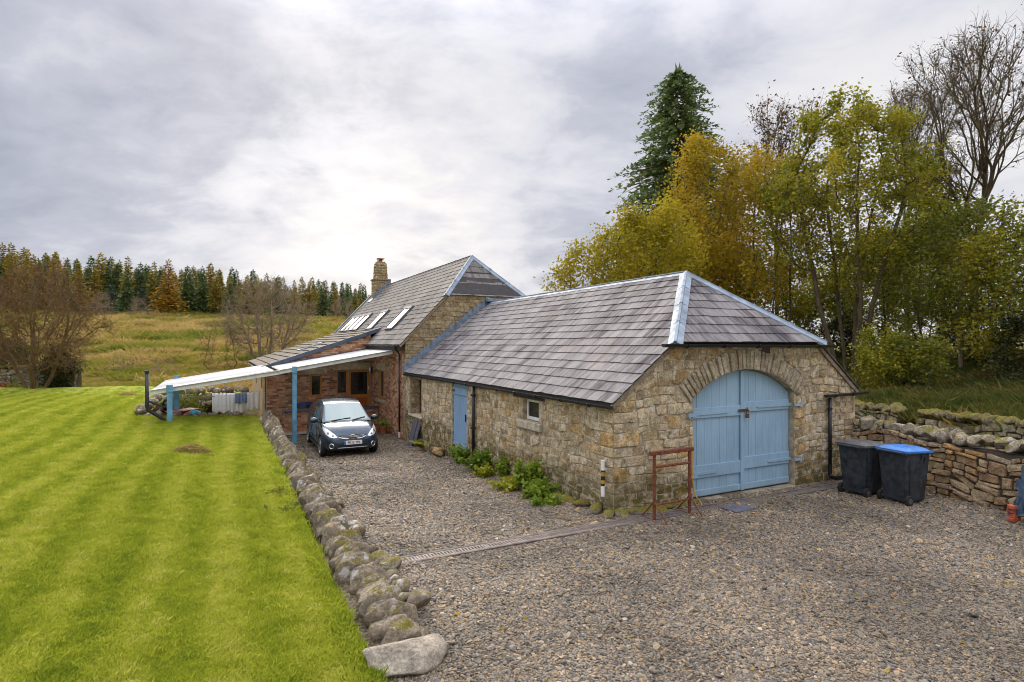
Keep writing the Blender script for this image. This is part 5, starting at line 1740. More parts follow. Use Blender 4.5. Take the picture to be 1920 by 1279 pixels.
def build_walls():
    build_lane_wall()
    rng = random.Random(33)
    # yard wall from the barn's right corner towards the camera: face is to the left (towards -b)
    p = W(0.05, 6.42); q = W(-5.6, 5.85)
    drystone('dry_stone_wall', 'dry stone wall with upright coping stones behind the wheeled bins', (p.x, p.y), (q.x, q.y), 1.02, rng, base=0.0, curve=0.0, limit=280)
    # mossy field wall on the bank, in two lengths with a gap
    drystone('field_wall', 'short mossy wall end on the bank beside the barn corner', (9.3, 19.3), (10.52, 15.85), 0.78, rng, True, 'mossy_stone', 'mossy_stone', base=0.20, limit=120)
    drystone('field_wall', 'long mossy field wall on the bank above the coped yard wall', (10.68, 15.40), (12.6, 9.9), 0.76, rng, True, 'mossy_stone', 'mossy_stone', base=0.20, limit=200)
    # dark wall behind the big bare tree at the lawn's far edge
    drystone('field_wall', 'dark old field wall behind the spreading tree across the lawn', (-31.5, 32.3), (-24.0, 31.8), 1.15, rng, True, 'mossy_stone', 'mossy_stone', base=0.35, h=(0.18, 0.32), w=(0.3, 0.6), limit=120)
build_walls()
# ------------------------------------------------------------------ the parked car (x forward, y to its left, z up)
def smooth_closed(me_obj, level=2):
    dg = bpy.context.evaluated_depsgraph_get()
    return bpy.data.meshes.new_from_object(me_obj.evaluated_get(dg))


def grid_mesh(name, P, smooth=True, close_mirror=False):
    """P: array (n, m, 3)"""
    n, m, _ = P.shape
    i = np.arange(n * m).reshape(n, m)
    F = np.stack([i[:-1, :-1].ravel(), i[:-1, 1:].ravel(), i[1:, 1:].ravel(), i[1:, :-1].ravel()], 1)
    return np_mesh(name, P.reshape(-1, 3), F, smooth)


def interp(xs, ys, x):
    return np.interp(x, xs, ys)


def build_car():
    loc = W(11.35, -2.44, -0.455)
    car = thing('parked_car', 'dark blue compact hatchback parked under the canopy facing the yard', 'car', loc, TH - math.pi / 2)
    # ---- lower body: a loft of cross sections, closed, with the wheel arches cut out
    X = np.array([-2.04, -2.00, -1.90, -1.65, -1.25, -0.8, -0.3, 0.2, 0.7, 1.05, 1.30, 1.55, 1.75, 1.90, 1.98, 2.03])
    top_z = interp([-2.04, -2.0, -1.9, -1.6, 0.9, 1.12, 1.35, 1.6, 1.78, 1.90, 1.98, 2.03], [0.72, 0.90, 0.98, 1.03, 0.99, 0.985, 0.94, 0.875, 0.80, 0.70, 0.60, 0.48], X)
    half = interp([-2.04, -2.0, -1.9, -1.6, -1.2, 0, 1.2, 1.55, 1.75, 1.90, 1.98, 2.03], [0.60, 0.70, 0.77, 0.825, 0.845, 0.845, 0.84, 0.815, 0.765, 0.68, 0.58, 0.46], X)
    bot_z = interp([-2.04, -1.9, -1.6, 1.6, 1.85, 2.03], [0.34, 0.26, 0.20, 0.20, 0.20, 0.26], X)
    rings = []
    for x, tz, hw, bz in zip(X, top_z, half, bot_z):
        hood = x > 1.0
        tw = 0.90 if not hood else interp([1.0, 1.5, 2.03], [0.90, 0.86, 0.80], x)
        crown = 0.03 if not hood else 0.055
        sec = [(0.0, bz), (hw * 0.80, bz), (hw * 0.955, bz + 0.05), (hw, bz + (tz - bz) * 0.36), (hw * 0.998, bz + (tz - bz) * 0.60), (hw * 0.965, bz + (tz - bz) * 0.84), (hw * tw, tz - 0.012), (hw * tw * 0.62, tz + crown * 0.62), (0.0, tz + crown)]
        full = sec + [(-y, z) for y, z in reversed(sec[1:-1])]
        rings.append([(x, y, z) for y, z in full])
    m = len(rings[0])
    V = [p for r in rings for p in r]
    F = []
    for i in range(len(rings) - 1):
        for j in range(m):
            F.append((i * m + j, i * m + (j + 1) % m, (i + 1) * m + (j + 1) % m, (i + 1) * m + j))
    F.append(tuple(reversed(range(m)))); F.append(tuple((len(rings) - 1) * m + j for j in range(m)))
    me = bpy.data.meshes.new('body'); me.from_pydata(V, [], F)
    bm = bmesh.new(); bm.from_mesh(me); bmesh.ops.recalc_face_normals(bm, faces=bm.faces); bm.to_mesh(me); bm.free()
    tmp = bpy.data.objects.new('tmp_body', me); COL.objects.link(tmp)
    s = tmp.modifiers.new('s', 'SUBSURF'); s.levels = 2; s.render_levels = 2
    cutters = []
    WB = [(1.33, 0.72), (-1.27, 0.72)]
    for wx, wy in WB:
        for sd in (-1, 1):
            mb = MB(); mb.cyl((wx, sd * 0.48, 0.30), (wx, sd * 1.1, 0.30), 0.345, 28)
            c = mb.build('tmp_cut', None); cutters.append(c)
            b = tmp.modifiers.new('b', 'BOOLEAN'); b.operation = 'DIFFERENCE'; b.object = c; b.solver = 'EXACT'
    bpy.context.view_layer.update()
    body_me = smooth_closed(tmp)
    for c in cutters: bpy.data.objects.remove(c)
    bpy.data.objects.remove(tmp)
    bm = bmesh.new(); bm.from_mesh(body_me)
    for f in bm.faces: f.smooth = True
    for e in bm.edges:
        if len(e.link_faces) == 2 and e.calc_face_angle(0) > 0.7: e.smooth = False
    bm.to_mesh(body_me); bm.free()
    body_me.materials.clear()
    body = link_mesh('body', body_me, M['car_paint'], car)

    # ---- cabin: grid over roof and pillars
    # side profile control: bottom (belt) and top (roof edge)
    def S(u, v):
        """cabin surface: u from windscreen base (0) over the roof to the tailgate (1); v across -1..1"""
        xs = interp([0, 0.28, 0.36, 0.5, 0.72, 0.80, 0.9, 1.0], [1.16, 0.34, 0.12, -0.35, -1.25, -1.55, -1.80, -1.96], u)
        zs = interp([0, 0.28, 0.36, 0.5, 0.72, 0.80, 0.9, 1.0], [0.985, 1.445, 1.50, 1.535, 1.50, 1.44, 1.22, 0.98], u)
        hw = interp([0, 0.28, 0.36, 0.5, 0.72, 0.80, 0.9, 1.0], [0.70, 0.565, 0.555, 0.56, 0.545, 0.55, 0.63, 0.70], u)
        bow = interp([0, 0.28, 0.36, 0.72, 0.80, 1.0], [0.16, 0.07, 0.03, -0.02, -0.05, -0.08], u) * (1 - v * v)
        crown = interp([0, 0.28, 0.5, 0.8, 1.0], [0.0, 0.02, 0.035, 0.025, 0.0], u) * (1 - v * v)
        return np.stack([xs + bow, hw * v, zs + crown], -1)

    def patch(name, u0, u1, v0, v1, nu, nv, mat, parent, off=0.0, smooth=True):
        U, Vv = np.meshgrid(np.linspace(u0, u1, nu), np.linspace(v0, v1, nv), indexing='ij')
        P = S(U, Vv)
        if off:
            e = 1e-3
            du = S(np.clip(U + e, 0, 1), Vv) - S(np.clip(U - e, 0, 1), Vv); dv = S(U, Vv + e) - S(U, Vv - e)
            N = np.cross(du, dv); N /= np.linalg.norm(N, axis=-1, keepdims=True) + 1e-9
            N *= np.where(N[..., 2:3] < 0, -1, 1)
            P = P + N * off
        return link_mesh(name, grid_mesh(name, P, smooth), M[mat], parent)
    patch('roof', 0.27, 0.79, -1, 1, 24, 13, 'car_paint', body)
    patch('windscreen', 0.02, 0.275, -0.93, 0.93, 12, 15, 'windscreen_glass', body, 0.004)
    patch('windscreen_surround', 0.0, 0.285, -1.0, 1.0, 12, 15, 'car_paint', body, 0.0)
    patch('tailgate', 0.78, 1.0, -1, 1, 10, 11, 'car_paint', body)
    patch('rear_screen', 0.80, 0.93, -0.85, 0.85, 8, 9, 'car_glass', body, 0.004)
    # sides: belt line to roof edge
    def side(t, w, sd):
        """t along 0..1 following the roof edge (u), w 0 belt .. 1 roof edge"""
        e = S(t, np.full_like(t, 1.0))
        bx = interp([0, 0.28, 0.8, 1.0], [1.16, 0.66, -1.72, -1.96], t)
        bz = interp([0, 0.28, 0.8, 1.0], [0.985, 0.975, 1.015, 0.98], t)
        by = interp([0, 0.28, 0.8, 1.0], [0.70, 0.765, 0.755, 0.70], t)
        bul = 0.035 * np.sin(np.pi * w)
        x = bx + (e[..., 0] - bx) * w; z = bz + (e[..., 2] - bz) * w
        y = by + (e[..., 1] - by) * w + bul
        return np.stack([x, sd * y, z], -1)
    for sd in (-1, 1):
        T_, W_ = np.meshgrid(np.linspace(0, 1, 40), np.linspace(0, 1, 7), indexing='ij')
        link_mesh('pillar_panel', grid_mesh('pillar_panel', side(T_, W_, sd)), M['car_paint'], body)
        for t0, t1, nm in ((0.13, 0.215, 'quarter_light'), (0.235, 0.50, 'side_window'), (0.525, 0.70, 'side_window'), (0.72, 0.80, 'quarter_light')):
            T_, W_ = np.meshgrid(np.linspace(t0, t1, 10), np.linspace(0.07, 0.88, 7), indexing='ij')
            P = side(T_, W_, sd); P[..., 1] += sd * 0.006
            link_mesh(nm, grid_mesh(nm, P), M['car_glass'], body)
        # black belt moulding and sill
        mb = MB(); mb.tube([(0.95, sd * 0.752, 0.985), (0.3, sd * 0.782, 0.985), (-1.0, sd * 0.782, 1.01), (-1.6, sd * 0.765, 1.02)], 0.012, 6); mb.build('belt_moulding', M['black_trim'], body)
        mb = MB(); mb.box((0.03, sd * 0.80, 0.215), (1.9, 0.06, 0.07)); mb.build('sill', M['black_trim'], body, bevel=0.02)
        # door seams and handles
        for x in (0.72, -0.28, -1.12):
            mb = MB(); mb.tube([(x + 0.06, sd * 0.825, 0.30), (x, sd * 0.848, 0.55), (x - 0.02, sd * 0.842, 0.80), (x - 0.02, sd * 0.80, 0.97)], 0.006, 5); mb.build('door_seam', M['black_trim'], body)
        for x in (-0.12, -0.98):
            mb = MB(); mb.tube([(x + 0.08, sd * 0.835, 0.86), (x + 0.06, sd * 0.865, 0.865), (x - 0.06, sd * 0.865, 0.87), (x - 0.08, sd * 0.835, 0.87)], 0.014, 6); mb.build('door_handle', M['car_paint'], body, True)
        mb = MB(); mb.tube([(0.6, sd * 0.852, 0.53), (-0.9, sd * 0.852, 0.55)], 0.016, 6); mb.build('side_moulding', M['car_paint'], body)
        # mirrors
        mb = MB()
        bm = bmesh.new(); bmesh.ops.create_icosphere(bm, subdivisions=3, radius=1.0)
        for v in bm.verts:
            v.co = Vector((max(-0.55, v.co.x) * 0.085, v.co.y * 0.12, v.co.z * 0.085))
        for f in bm.faces: f.smooth = True
        mm = bpy.data.meshes.new('mirror'); bm.to_mesh(mm); bm.free()
        mr = link_mesh('mirror', mm, M['car_paint'], car, (0.80, sd * 0.93, 1.02))
        mb = MB(); mb.bar((0, -sd * 0.10, -0.05), (0.04, -sd * 0.20, -0.06), 0.06, 0.05); mb.build('mirror_stalk', M['black_trim'], mr)
    # ---- front: projections onto the loft nose
    def nose_x(y, z):
        """front surface of the body at (y, z): scan the loft"""
        best = None
        dg = None
        hit, p, nrm, idx = body.ray_cast(Vector((3.0, y, z)), Vector((-1, 0, 0)))
        return (p, nrm) if hit else (Vector((1.95, y, z)), Vector((1, 0, 0)))

    def decal(name, poly, mat, off=0.006, thick=0.02, parent=body, n=9, up=False):
        """a panel of given outline in (y, z) laid on the nose, with thickness"""
        ys = [p[0] for p in poly]; zs = [p[1] for p in poly]
        bm = bmesh.new()
        vs = [bm.verts.new((0, y, z)) for y, z in poly]
        f = bm.faces.new(vs)
        bmesh.ops.triangulate(bm, faces=[f])
        bmesh.ops.subdivide_edges(bm, edges=bm.edges[:], cuts=4, use_grid_fill=True)
        for v in bm.verts:
            if up:
                hit, p, nrm, idx = body.ray_cast(Vector((v.co.x, v.co.y, 3)), Vector((0, 0, -1)))
            p, nrm = nose_x(v.co.y, v.co.z)
            v.co = p + nrm * off
        bmesh.ops.recalc_face_normals(bm, faces=bm.faces)
        for f in bm.faces: f.smooth = True
        me = bpy.data.meshes.new(name); bm.to_mesh(me); bm.free()
        return link_mesh(name, me, M[mat], parent)
    bpy.context.view_layer.update()
    for sd in (-1, 1):
        pts = [(sd * y, z) for y, z in ((0.43, 0.615), (0.52, 0.60), (0.64, 0.625), (0.725, 0.70), (0.765, 0.80), (0.752, 0.875), (0.70, 0.855), (0.60, 0.78), (0.50, 0.70))]
        hl = decal('headlight', pts, 'lamp_glass', 0.012)
        for (y, z, r) in ((0.655, 0.735, 0.055), (0.55, 0.665, 0.038)):
            p, nrm = nose_x(sd * y, z)
            mb = MB(); ax = nrm.normalized()
            mb.tube([p + ax * 0.006, p + ax * 0.018], [r, r * 0.85], 14); mb.build('reflector', M['chrome'], hl, True)
            mb = MB(); mb.tube([p + ax * 0.018, p + ax * 0.024], [r * 0.6, r * 0.5], 12); mb.build('bulb', M['car_glass'], hl, True)
        # fog lamps with chrome rings
        p, nrm = nose_x(sd * 0.595, 0.375); ax = Vector((nrm.x, nrm.y, 0)).normalized()
        ring = []
        s1 = Vector((-ax.y, ax.x, 0)); s2 = Vector((0, 0, 1))
        c = p + ax * 0.012
        mb = MB()
        circ = [c + s1 * 0.068 * math.cos(t) + s2 * 0.068 * math.sin(t) for t in np.linspace(0, 2 * math.pi, 21)]
        mb.tube(circ, 0.015, 6, cap=False); fl = mb.build('fog_lamp', M['chrome'], body, True)
        mb = MB(); mb.tube([c - ax * 0.02, c + ax * 0.004], [0.06, 0.055], 14); mb.build('lens', M['car_glass'], fl)
    g = decal('grille', [(-0.42, 0.665), (-0.30, 0.60), (-0.12, 0.572), (0.12, 0.572), (0.30, 0.60), (0.42, 0.665), (0.2, 0.672), (-0.2, 0.672)], 'black_trim', 0.012)
    for z in (0.645, 0.615):
        pts = [nose_x(y, z + 0.012 * (abs(y) / 0.4))[0] + Vector((0.022, 0, 0)) for y in np.linspace(-0.34, 0.34, 13)]
        mb = MB(); mb.tube(pts, 0.007, 5); mb.build('grille_bar', M['rim_metal'], g)
    for sd in (-1, 1):
        pts = [nose_x(sd * y, z)[0] + Vector((0.016, 0, 0)) for y, z in ((0.10, 0.575), (0.17, 0.568), (0.25, 0.578), (0.34, 0.602), (0.44, 0.645))]
        mb = MB(); mb.tube(pts, [0.013, 0.016, 0.015, 0.013, 0.008], 6); mb.build('chrome_wing', M['chrome'], g, True)
    c = nose_x(0, 0.628)[0] + Vector((0.03, 0, 0))
    mb = MB(); mb.tube([c + Vector((0.004 * 0, 0.068 * math.cos(t), 0.060 * math.sin(t))) for t in np.linspace(0, 2 * math.pi, 25)], 0.010, 6, cap=False)
    mb.box(c, (0.014, 0.165, 0.026)); mb.build('emblem', M['chrome'], g)
    decal('lower_intake', [(-0.45, 0.33), (0.45, 0.33), (0.40, 0.405), (-0.40, 0.405)], 'black_trim', 0.008)
    pts = [nose_x(y, 0.315)[0] + Vector((0.012, 0, 0)) for y in np.linspace(-0.44, 0.44, 11)]
    mb = MB(); mb.tube(pts, 0.013, 6); mb.build('bumper_strip', M['rim_metal'], body, True)
    decal('chin', [(-0.6, 0.22), (0.6, 0.22), (0.62, 0.275), (-0.62, 0.275)], 'black_trim', 0.006)
    # number plate
    px = nose_x(0, 0.46)[0].x + 0.03
    mb = MB(); mb.box((px, 0, 0.462), (0.012, 0.52, 0.115)); pl = mb.build('number_plate', M['plate_white'], car, bevel=0.004, seg=1)
    mb = MB(); mb.box((px + 0.0068, -0.236, 0.462), (0.003, 0.046, 0.111)); mb.build('plate_band', M['plate_blue'], pl)
    tm = text_mesh('PK12 YPL', 0.098, 'plate_letters', 0.0015, 0.0016)
    to = link_mesh('plate_letters', tm, M['plate_black'], pl)
    to.matrix_basis = Matrix.Translation((px + 0.0085, 0.022, 0.462)) @ Matrix(((0, 0, 1, 0), (0.92, 0, 0, 0), (0, 1, 0, 0), (0, 0, 0, 1)))
    # bonnet shut lines and wipers
    for sd in (-1, 1):
        pts = []
        for x, y in ((1.10, 0.70), (1.3, 0.66), (1.5, 0.60), (1.68, 0.50), (1.78, 0.40)):
            hit, p, nrm, idx = body.ray_cast(Vector((x, sd * y, 2)), Vector((0, 0, -1)))
            if hit: pts.append(p + Vector((0, 0, 0.001)))
        if len(pts) > 2:
            mb = MB(); mb.tube(pts, 0.005, 5); mb.build('bonnet_seam', M['black_trim'], body)
    for y0, y1, l in ((-0.50, 0.10, 0.03), (0.12, 0.58, 0.02)):
        p = S(np.array(0.015), np.array(y0 / 0.7)) + np.array([0.02, 0, 0.02]); q = S(np.array(0.05), np.array(y1 / 0.7)) + np.array([0.015, 0, 0.02])
        mb = MB(); mb.bar(p, q, 0.022, 0.016); mb.build('wiper', M['black_trim'], body)
    # interior dark box keeps the glass opaque
    mb = MB(); mb.box((-0.35, 0, 0.95), (2.3, 1.1, 0.5)); mb.build('interior', M['black_trim'], body)
    mb = MB(); mb.box((0, 0, 0.32), (3.6, 1.0, 0.16)); mb.build('underbody', M['black_trim'], body)
    # ---- wheels
    for wx, wy in WB:
        for sd in (-1, 1):
            prof = [(0.20, -0.09), (0.27, -0.092), (0.292, -0.075), (0.30, 0.0), (0.292, 0.075), (0.27, 0.092), (0.20, 0.09)]
            n = 36; V = []; F = []
            for r, d in prof:
                for j in range(n):
                    t = 2 * math.pi * j / n; V.append((r * math.cos(t), d, r * math.sin(t)))
            for i in range(len(prof) - 1):
                for j in range(n): F.append((i * n + j, i * n + (j + 1) % n, (i + 1) * n + (j + 1) % n, (i + 1) * n + j))
            we = bpy.data.objects.new('wheel', None); COL.objects.link(we); we.parent = car; we.location = (wx, sd * 0.745, 0.30)
            me = np_mesh('tyre', V, F, True); link_mesh('tyre', me, M['tyre_rubber'], we)
            mb = MB()
            mb.tube([(0, sd * 0.02, 0), (0, sd * 0.03, 0)], 0.20, 28)
            for k in range(5):
                t = 2 * math.pi * k / 5
                for dt in (-0.12, 0.12):
                    mb.bar((0.03 * math.cos(t), sd * 0.075, 0.03 * math.sin(t)), (0.195 * math.cos(t + dt), sd * 0.08, 0.195 * math.sin(t + dt)), 0.03, 0.02, up=(0, 1, 0))
            circ = [(0.2 * math.cos(t), sd * 0.085, 0.2 * math.sin(t)) for t in np.linspace(0, 2 * math.pi, 29)]
            mb.tube(circ, 0.012, 5, cap=False)
            mb.tube([(0, sd * 0.06, 0), (0, sd * 0.09, 0)], 0.04, 12)
            rim = mb.build('rim', M['rim_metal'], we)
            mb = MB(); mb.tube([(0, sd * -0.02, 0), (0, sd * 0.018, 0)], 0.198, 24); mb.build('brake_disc', M['black_trim'], rim)
    return car
CAR = build_car()
# ------------------------------------------------------------------ canopy, bins, trestle, drain and small things
def build_canopy():
    rng = random.Random(3)
    c = thing('canopy', 'white ribbed polycarbonate lean-to canopy on blue steel posts', 'canopy', YLOC, TH)
    def sheet(a0, a1, b0, b1, z0, z1, name='roof_sheet'):
        n = int((a1 - a0) / 0.035)
        ys = np.linspace(a0, a1, n)
        prof = 0.022 * np.clip(np.sin(ys * 2 * math.pi / 0.21) * 1.8, -1, 1)
        bs = np.linspace(b0, b1, 6)
        V = []; F = []
        for t in (0.0, -0.006):
            for k, b in enumerate(bs):
                z = z0 + (z1 - z0) * (b - b0) / (b1 - b0)
                V += [(b, y, z + p + t) for y, p in zip(ys, prof)]
        L = len(bs) * n
        for s in (0, 1):
            for k in range(len(bs) - 1):
                for i in range(n - 1):
                    q = s * L + k * n + i
                    F.append((q, q + 1, q + n + 1, q + n) if s == 0 else (q, q + n, q + n + 1, q + 1))
        return link_mesh(name, np_mesh(name, V, F, False), M['polycarbonate'], c)
    s1 = sheet(13.45, 19.0, -7.85, -4.28, 1.43, 1.98)
    s2 = sheet(13.4, 17.46, -4.05, -0.16, 1.98, 2.66)
    # front fascia beams and ledger
    for (p, q) in (((-7.9, 13.40, 1.36), (-3.95, 13.40, 1.935)), ((-4.1, 13.34, 1.93), (-0.16, 13.34, 2.59))):
        mb = MB(); mb.bar(p, q, 0.05, 0.13); mb.build('fascia', M['white_plastic'], c, bevel=0.008)
        mb = MB(); mb.bar(Vector(p) + Vector((0, -0.03, 0.075)), Vector(q) + Vector((0, -0.03, 0.075)), 0.09, 0.015); mb.build('edge_trim', M['galvanised'], c)
    for y in (15.4, 17.2, 18.9):
        mb = MB(); mb.bar((-7.8, y, 1.36), (-4.3, y, 1.90), 0.05, 0.10); mb.build('rafter', M['white_plastic'], c)
    mb = MB(); mb.bar((-4.0, 15.4, 1.93), (-0.2, 15.4, 2.58), 0.05, 0.10); mb.build('rafter', M['white_plastic'], c)
    mb = MB(); mb.bar((-3.8, 17.42, 2.04), (-0.2, 17.42, 2.66), 0.06, 0.10); mb.build('ledger', M['slab_slate'], c)
    mb = MB(); mb.bar((-7.35, 13.5, 1.36), (-7.35, 19.0, 1.36), 0.08, 0.10); mb.build('purlin', M['blue_steel'], c)
    mb = MB(); mb.bar((-3.62, 13.5, 1.96), (-3.62, 17.4, 1.96), 0.08, 0.08); mb.build('purlin', M['blue_steel'], c)
    def post(b, a, z0, z1, w=0.13):
        mb = MB()   # rolled section: web and two flanges
        mb.box2((b - w / 2, a - w * 0.5, z0), (b + w / 2, a - w * 0.5 + 0.018, z1)); mb.box2((b - w / 2, a + w * 0.5 - 0.018, z0), (b + w / 2, a + w * 0.5, z1)); mb.box2((b - 0.012, a - w * 0.5 + 0.018, z0), (b + 0.012, a + w * 0.5 - 0.018, z1))
        p = mb.build('post', M['blue_steel'], c)
        mb = MB(); mb.box2((b - w * 0.62, a - w * 0.64, z1 - 0.22), (b + w * 0.62, a - w * 0.51, z1 + 0.02)); mb.build('cleat', M['blue_steel'], p, bevel=0.006, seg=1)
        for zz in (z1 - 0.06, z1 - 0.16):
            mb = MB(); mb.cyl((b, a - w * 0.64, zz), (b, a - w * 0.74, zz), 0.018, 6); mb.build('bolt', M['galvanised'], p)
        mb = MB(); mb.box2((b - w * 0.8, a - w * 0.8, z0), (b + w * 0.8, a + w * 0.8, z0 + 0.015)); mb.build('base_plate', M['blue_steel'], p)
    post(-3.62, 13.35, -0.54, 2.10, 0.135)
    post(-7.35, 13.32, -0.2, 1.58, 0.15)
    post(-7.35, 16.4, -0.53, 1.50, 0.15)
    post(-7.45, 18.9, -0.53, 1.62, 0.15)
    # black rainwater pipe standing past the low corner
    t = thing('drain_pipe', 'black drainpipe with raking foot beside the canopy corner', 'pipe', YLOC, TH)
    mb = MB(); mb.tube([(-7.98, 13.45, 2.05), (-7.98, 13.45, 0.92), (-7.92, 13.45, 0.80), (-7.55, 13.45, 0.52), (-7.3, 13.45, 0.30)], 0.055, 10); mb.build('pipe', M['black_pipe'], t, True)
    mb = MB(); mb.tube([(-7.98, 13.45, 1.12), (-7.5, 13.45, 0.88)], 0.035, 8); mb.build('strut', M['black_pipe'], t)
    mb = MB(); mb.cyl((-7.98, 13.45, 1.98), (-7.98, 13.45, 2.07), 0.068, 12); mb.build('collar', M['black_pipe'], t)


def wheelie_bin(label, loc, rz, body_mat, lid_mat, group):
    t = thing('wheeled_bin', label, 'bin', loc, rz, group)
    t.scale = (0.94, 0.94, 0.97)
    # local: back (wheels, handle) at -x, front at +x
    def frust(x0a, x0b, y0, z0, x1a, x1b, y1, z1, name, mat, bevel=0.025, par=None):
        mb = MB()
        mb.add([(x0a, -y0, z0), (x0b, -y0, z0), (x0b, y0, z0), (x0a, y0, z0), (x1a, -y1, z1), (x1b, -y1, z1), (x1b, y1, z1), (x1a, y1, z1)], [(0, 3, 2, 1), (4, 5, 6, 7), (0, 1, 5, 4), (1, 2, 6, 5), (2, 3, 7, 6), (3, 0, 4, 7)])
        o = mb.build(name, M[mat], par or t, bevel=bevel, seg=2)
        return o
    b = frust(-0.25, 0.27, 0.235, 0.055, -0.33, 0.35, 0.285, 0.97, 'body', body_mat)
    frust(-0.355, 0.375, 0.305, 0.945, -0.355, 0.375, 0.305, 0.985, 'rim', body_mat, 0.012)
    for sd in (-1, 1):   # ribs moulded into the sides
        mb = MB(); mb.bar((-0.16, sd * 0.243, 0.12), (-0.20, sd * 0.288, 0.93), 0.05, 0.012, up=(0, sd, 0)); mb.build('rib', M[body_mat], b, bevel=0.004, seg=1)
        for x in (0.1, 0.2):
            mb = MB(); mb.box((x, sd * 0.29, 0.88), (0.03, 0.02, 0.09)); mb.build('lug', M[body_mat], b)
    # lid: shallow domed panel with a lip
    mb = MB()
    xs = np.linspace(-0.36, 0.40, 9); ys = np.linspace(-0.315, 0.315, 9)
    X, Y = np.meshgrid(xs, ys, indexing='ij')
    ex = np.clip(np.minimum((X + 0.36) / 0.16, (0.40 - X) / 0.16), 0, 1); ey = np.clip((0.315 - np.abs(Y)) / 0.12, 0, 1)
    Z = 0.99 + 0.065 * np.minimum(ex, 1) ** 0.6 * np.minimum(ey, 1) ** 0.6 + 0.035 * (-(X - 0.4) / 0.76)
    n = 9
    V = [(x, y, z) for x, y, z in zip(X.ravel(), Y.ravel(), Z.ravel())] + [(x, y, z - 0.035) for x, y, z in zip(X.ravel(), Y.ravel(), Z.ravel())]
    F = []
    for i in range(n - 1):
        for j in range(n - 1):
            q = i * n + j
            F.append((q, q + n, q + n + 1, q + 1)); F.append((81 + q, 81 + q + 1, 81 + q + n + 1, 81 + q + n))
    for k in range(n - 1):
        for a_, b_ in ((k, k + 1), ((n - 1) * n + k + 1, (n - 1) * n + k), ((k + 1) * n, k * n), (k * n + n - 1, (k + 1) * n + n - 1)):
            F.append((a_, b_, 81 + b_, 81 + a_))
    mb.add(V, F); lid = mb.build('lid', M[lid_mat], t, smooth=False)
    mb = MB(); mb.cyl((-0.40, -0.24, 0.985), (-0.40, 0.24, 0.985), 0.018, 8)
    for y in (-0.24, -0.08, 0.08, 0.24): mb.bar((-0.40, y, 0.985), (-0.32, y, 0.955), 0.04, 0.025)
    mb.build('handle', M[body_mat], t)
    mb = MB(); mb.cyl((-0.24, -0.29, 0.10), (-0.24, 0.29, 0.10), 0.012, 8); mb.build('axle', M['galvanised'], t)
    for sd in (-1, 1):
        we = bpy.data.objects.new('wheel', None); COL.objects.link(we); we.parent = t; we.location = (-0.24, sd * 0.275, 0.10)
        mb = MB(); mb.tube([(0, -0.03, 0), (0, -0.022, 0), (0, 0.022, 0), (0, 0.03, 0)], [0.088, 0.10, 0.10, 0.088], 20); mb.build('tyre', M['tyre_rubber'], we)
        mb = MB(); mb.tube([(0, sd * 0.031, 0), (0, sd * 0.036, 0)], [0.055, 0.05], 14); mb.build('hub', M['bin_lid_grey'], we)
    return t


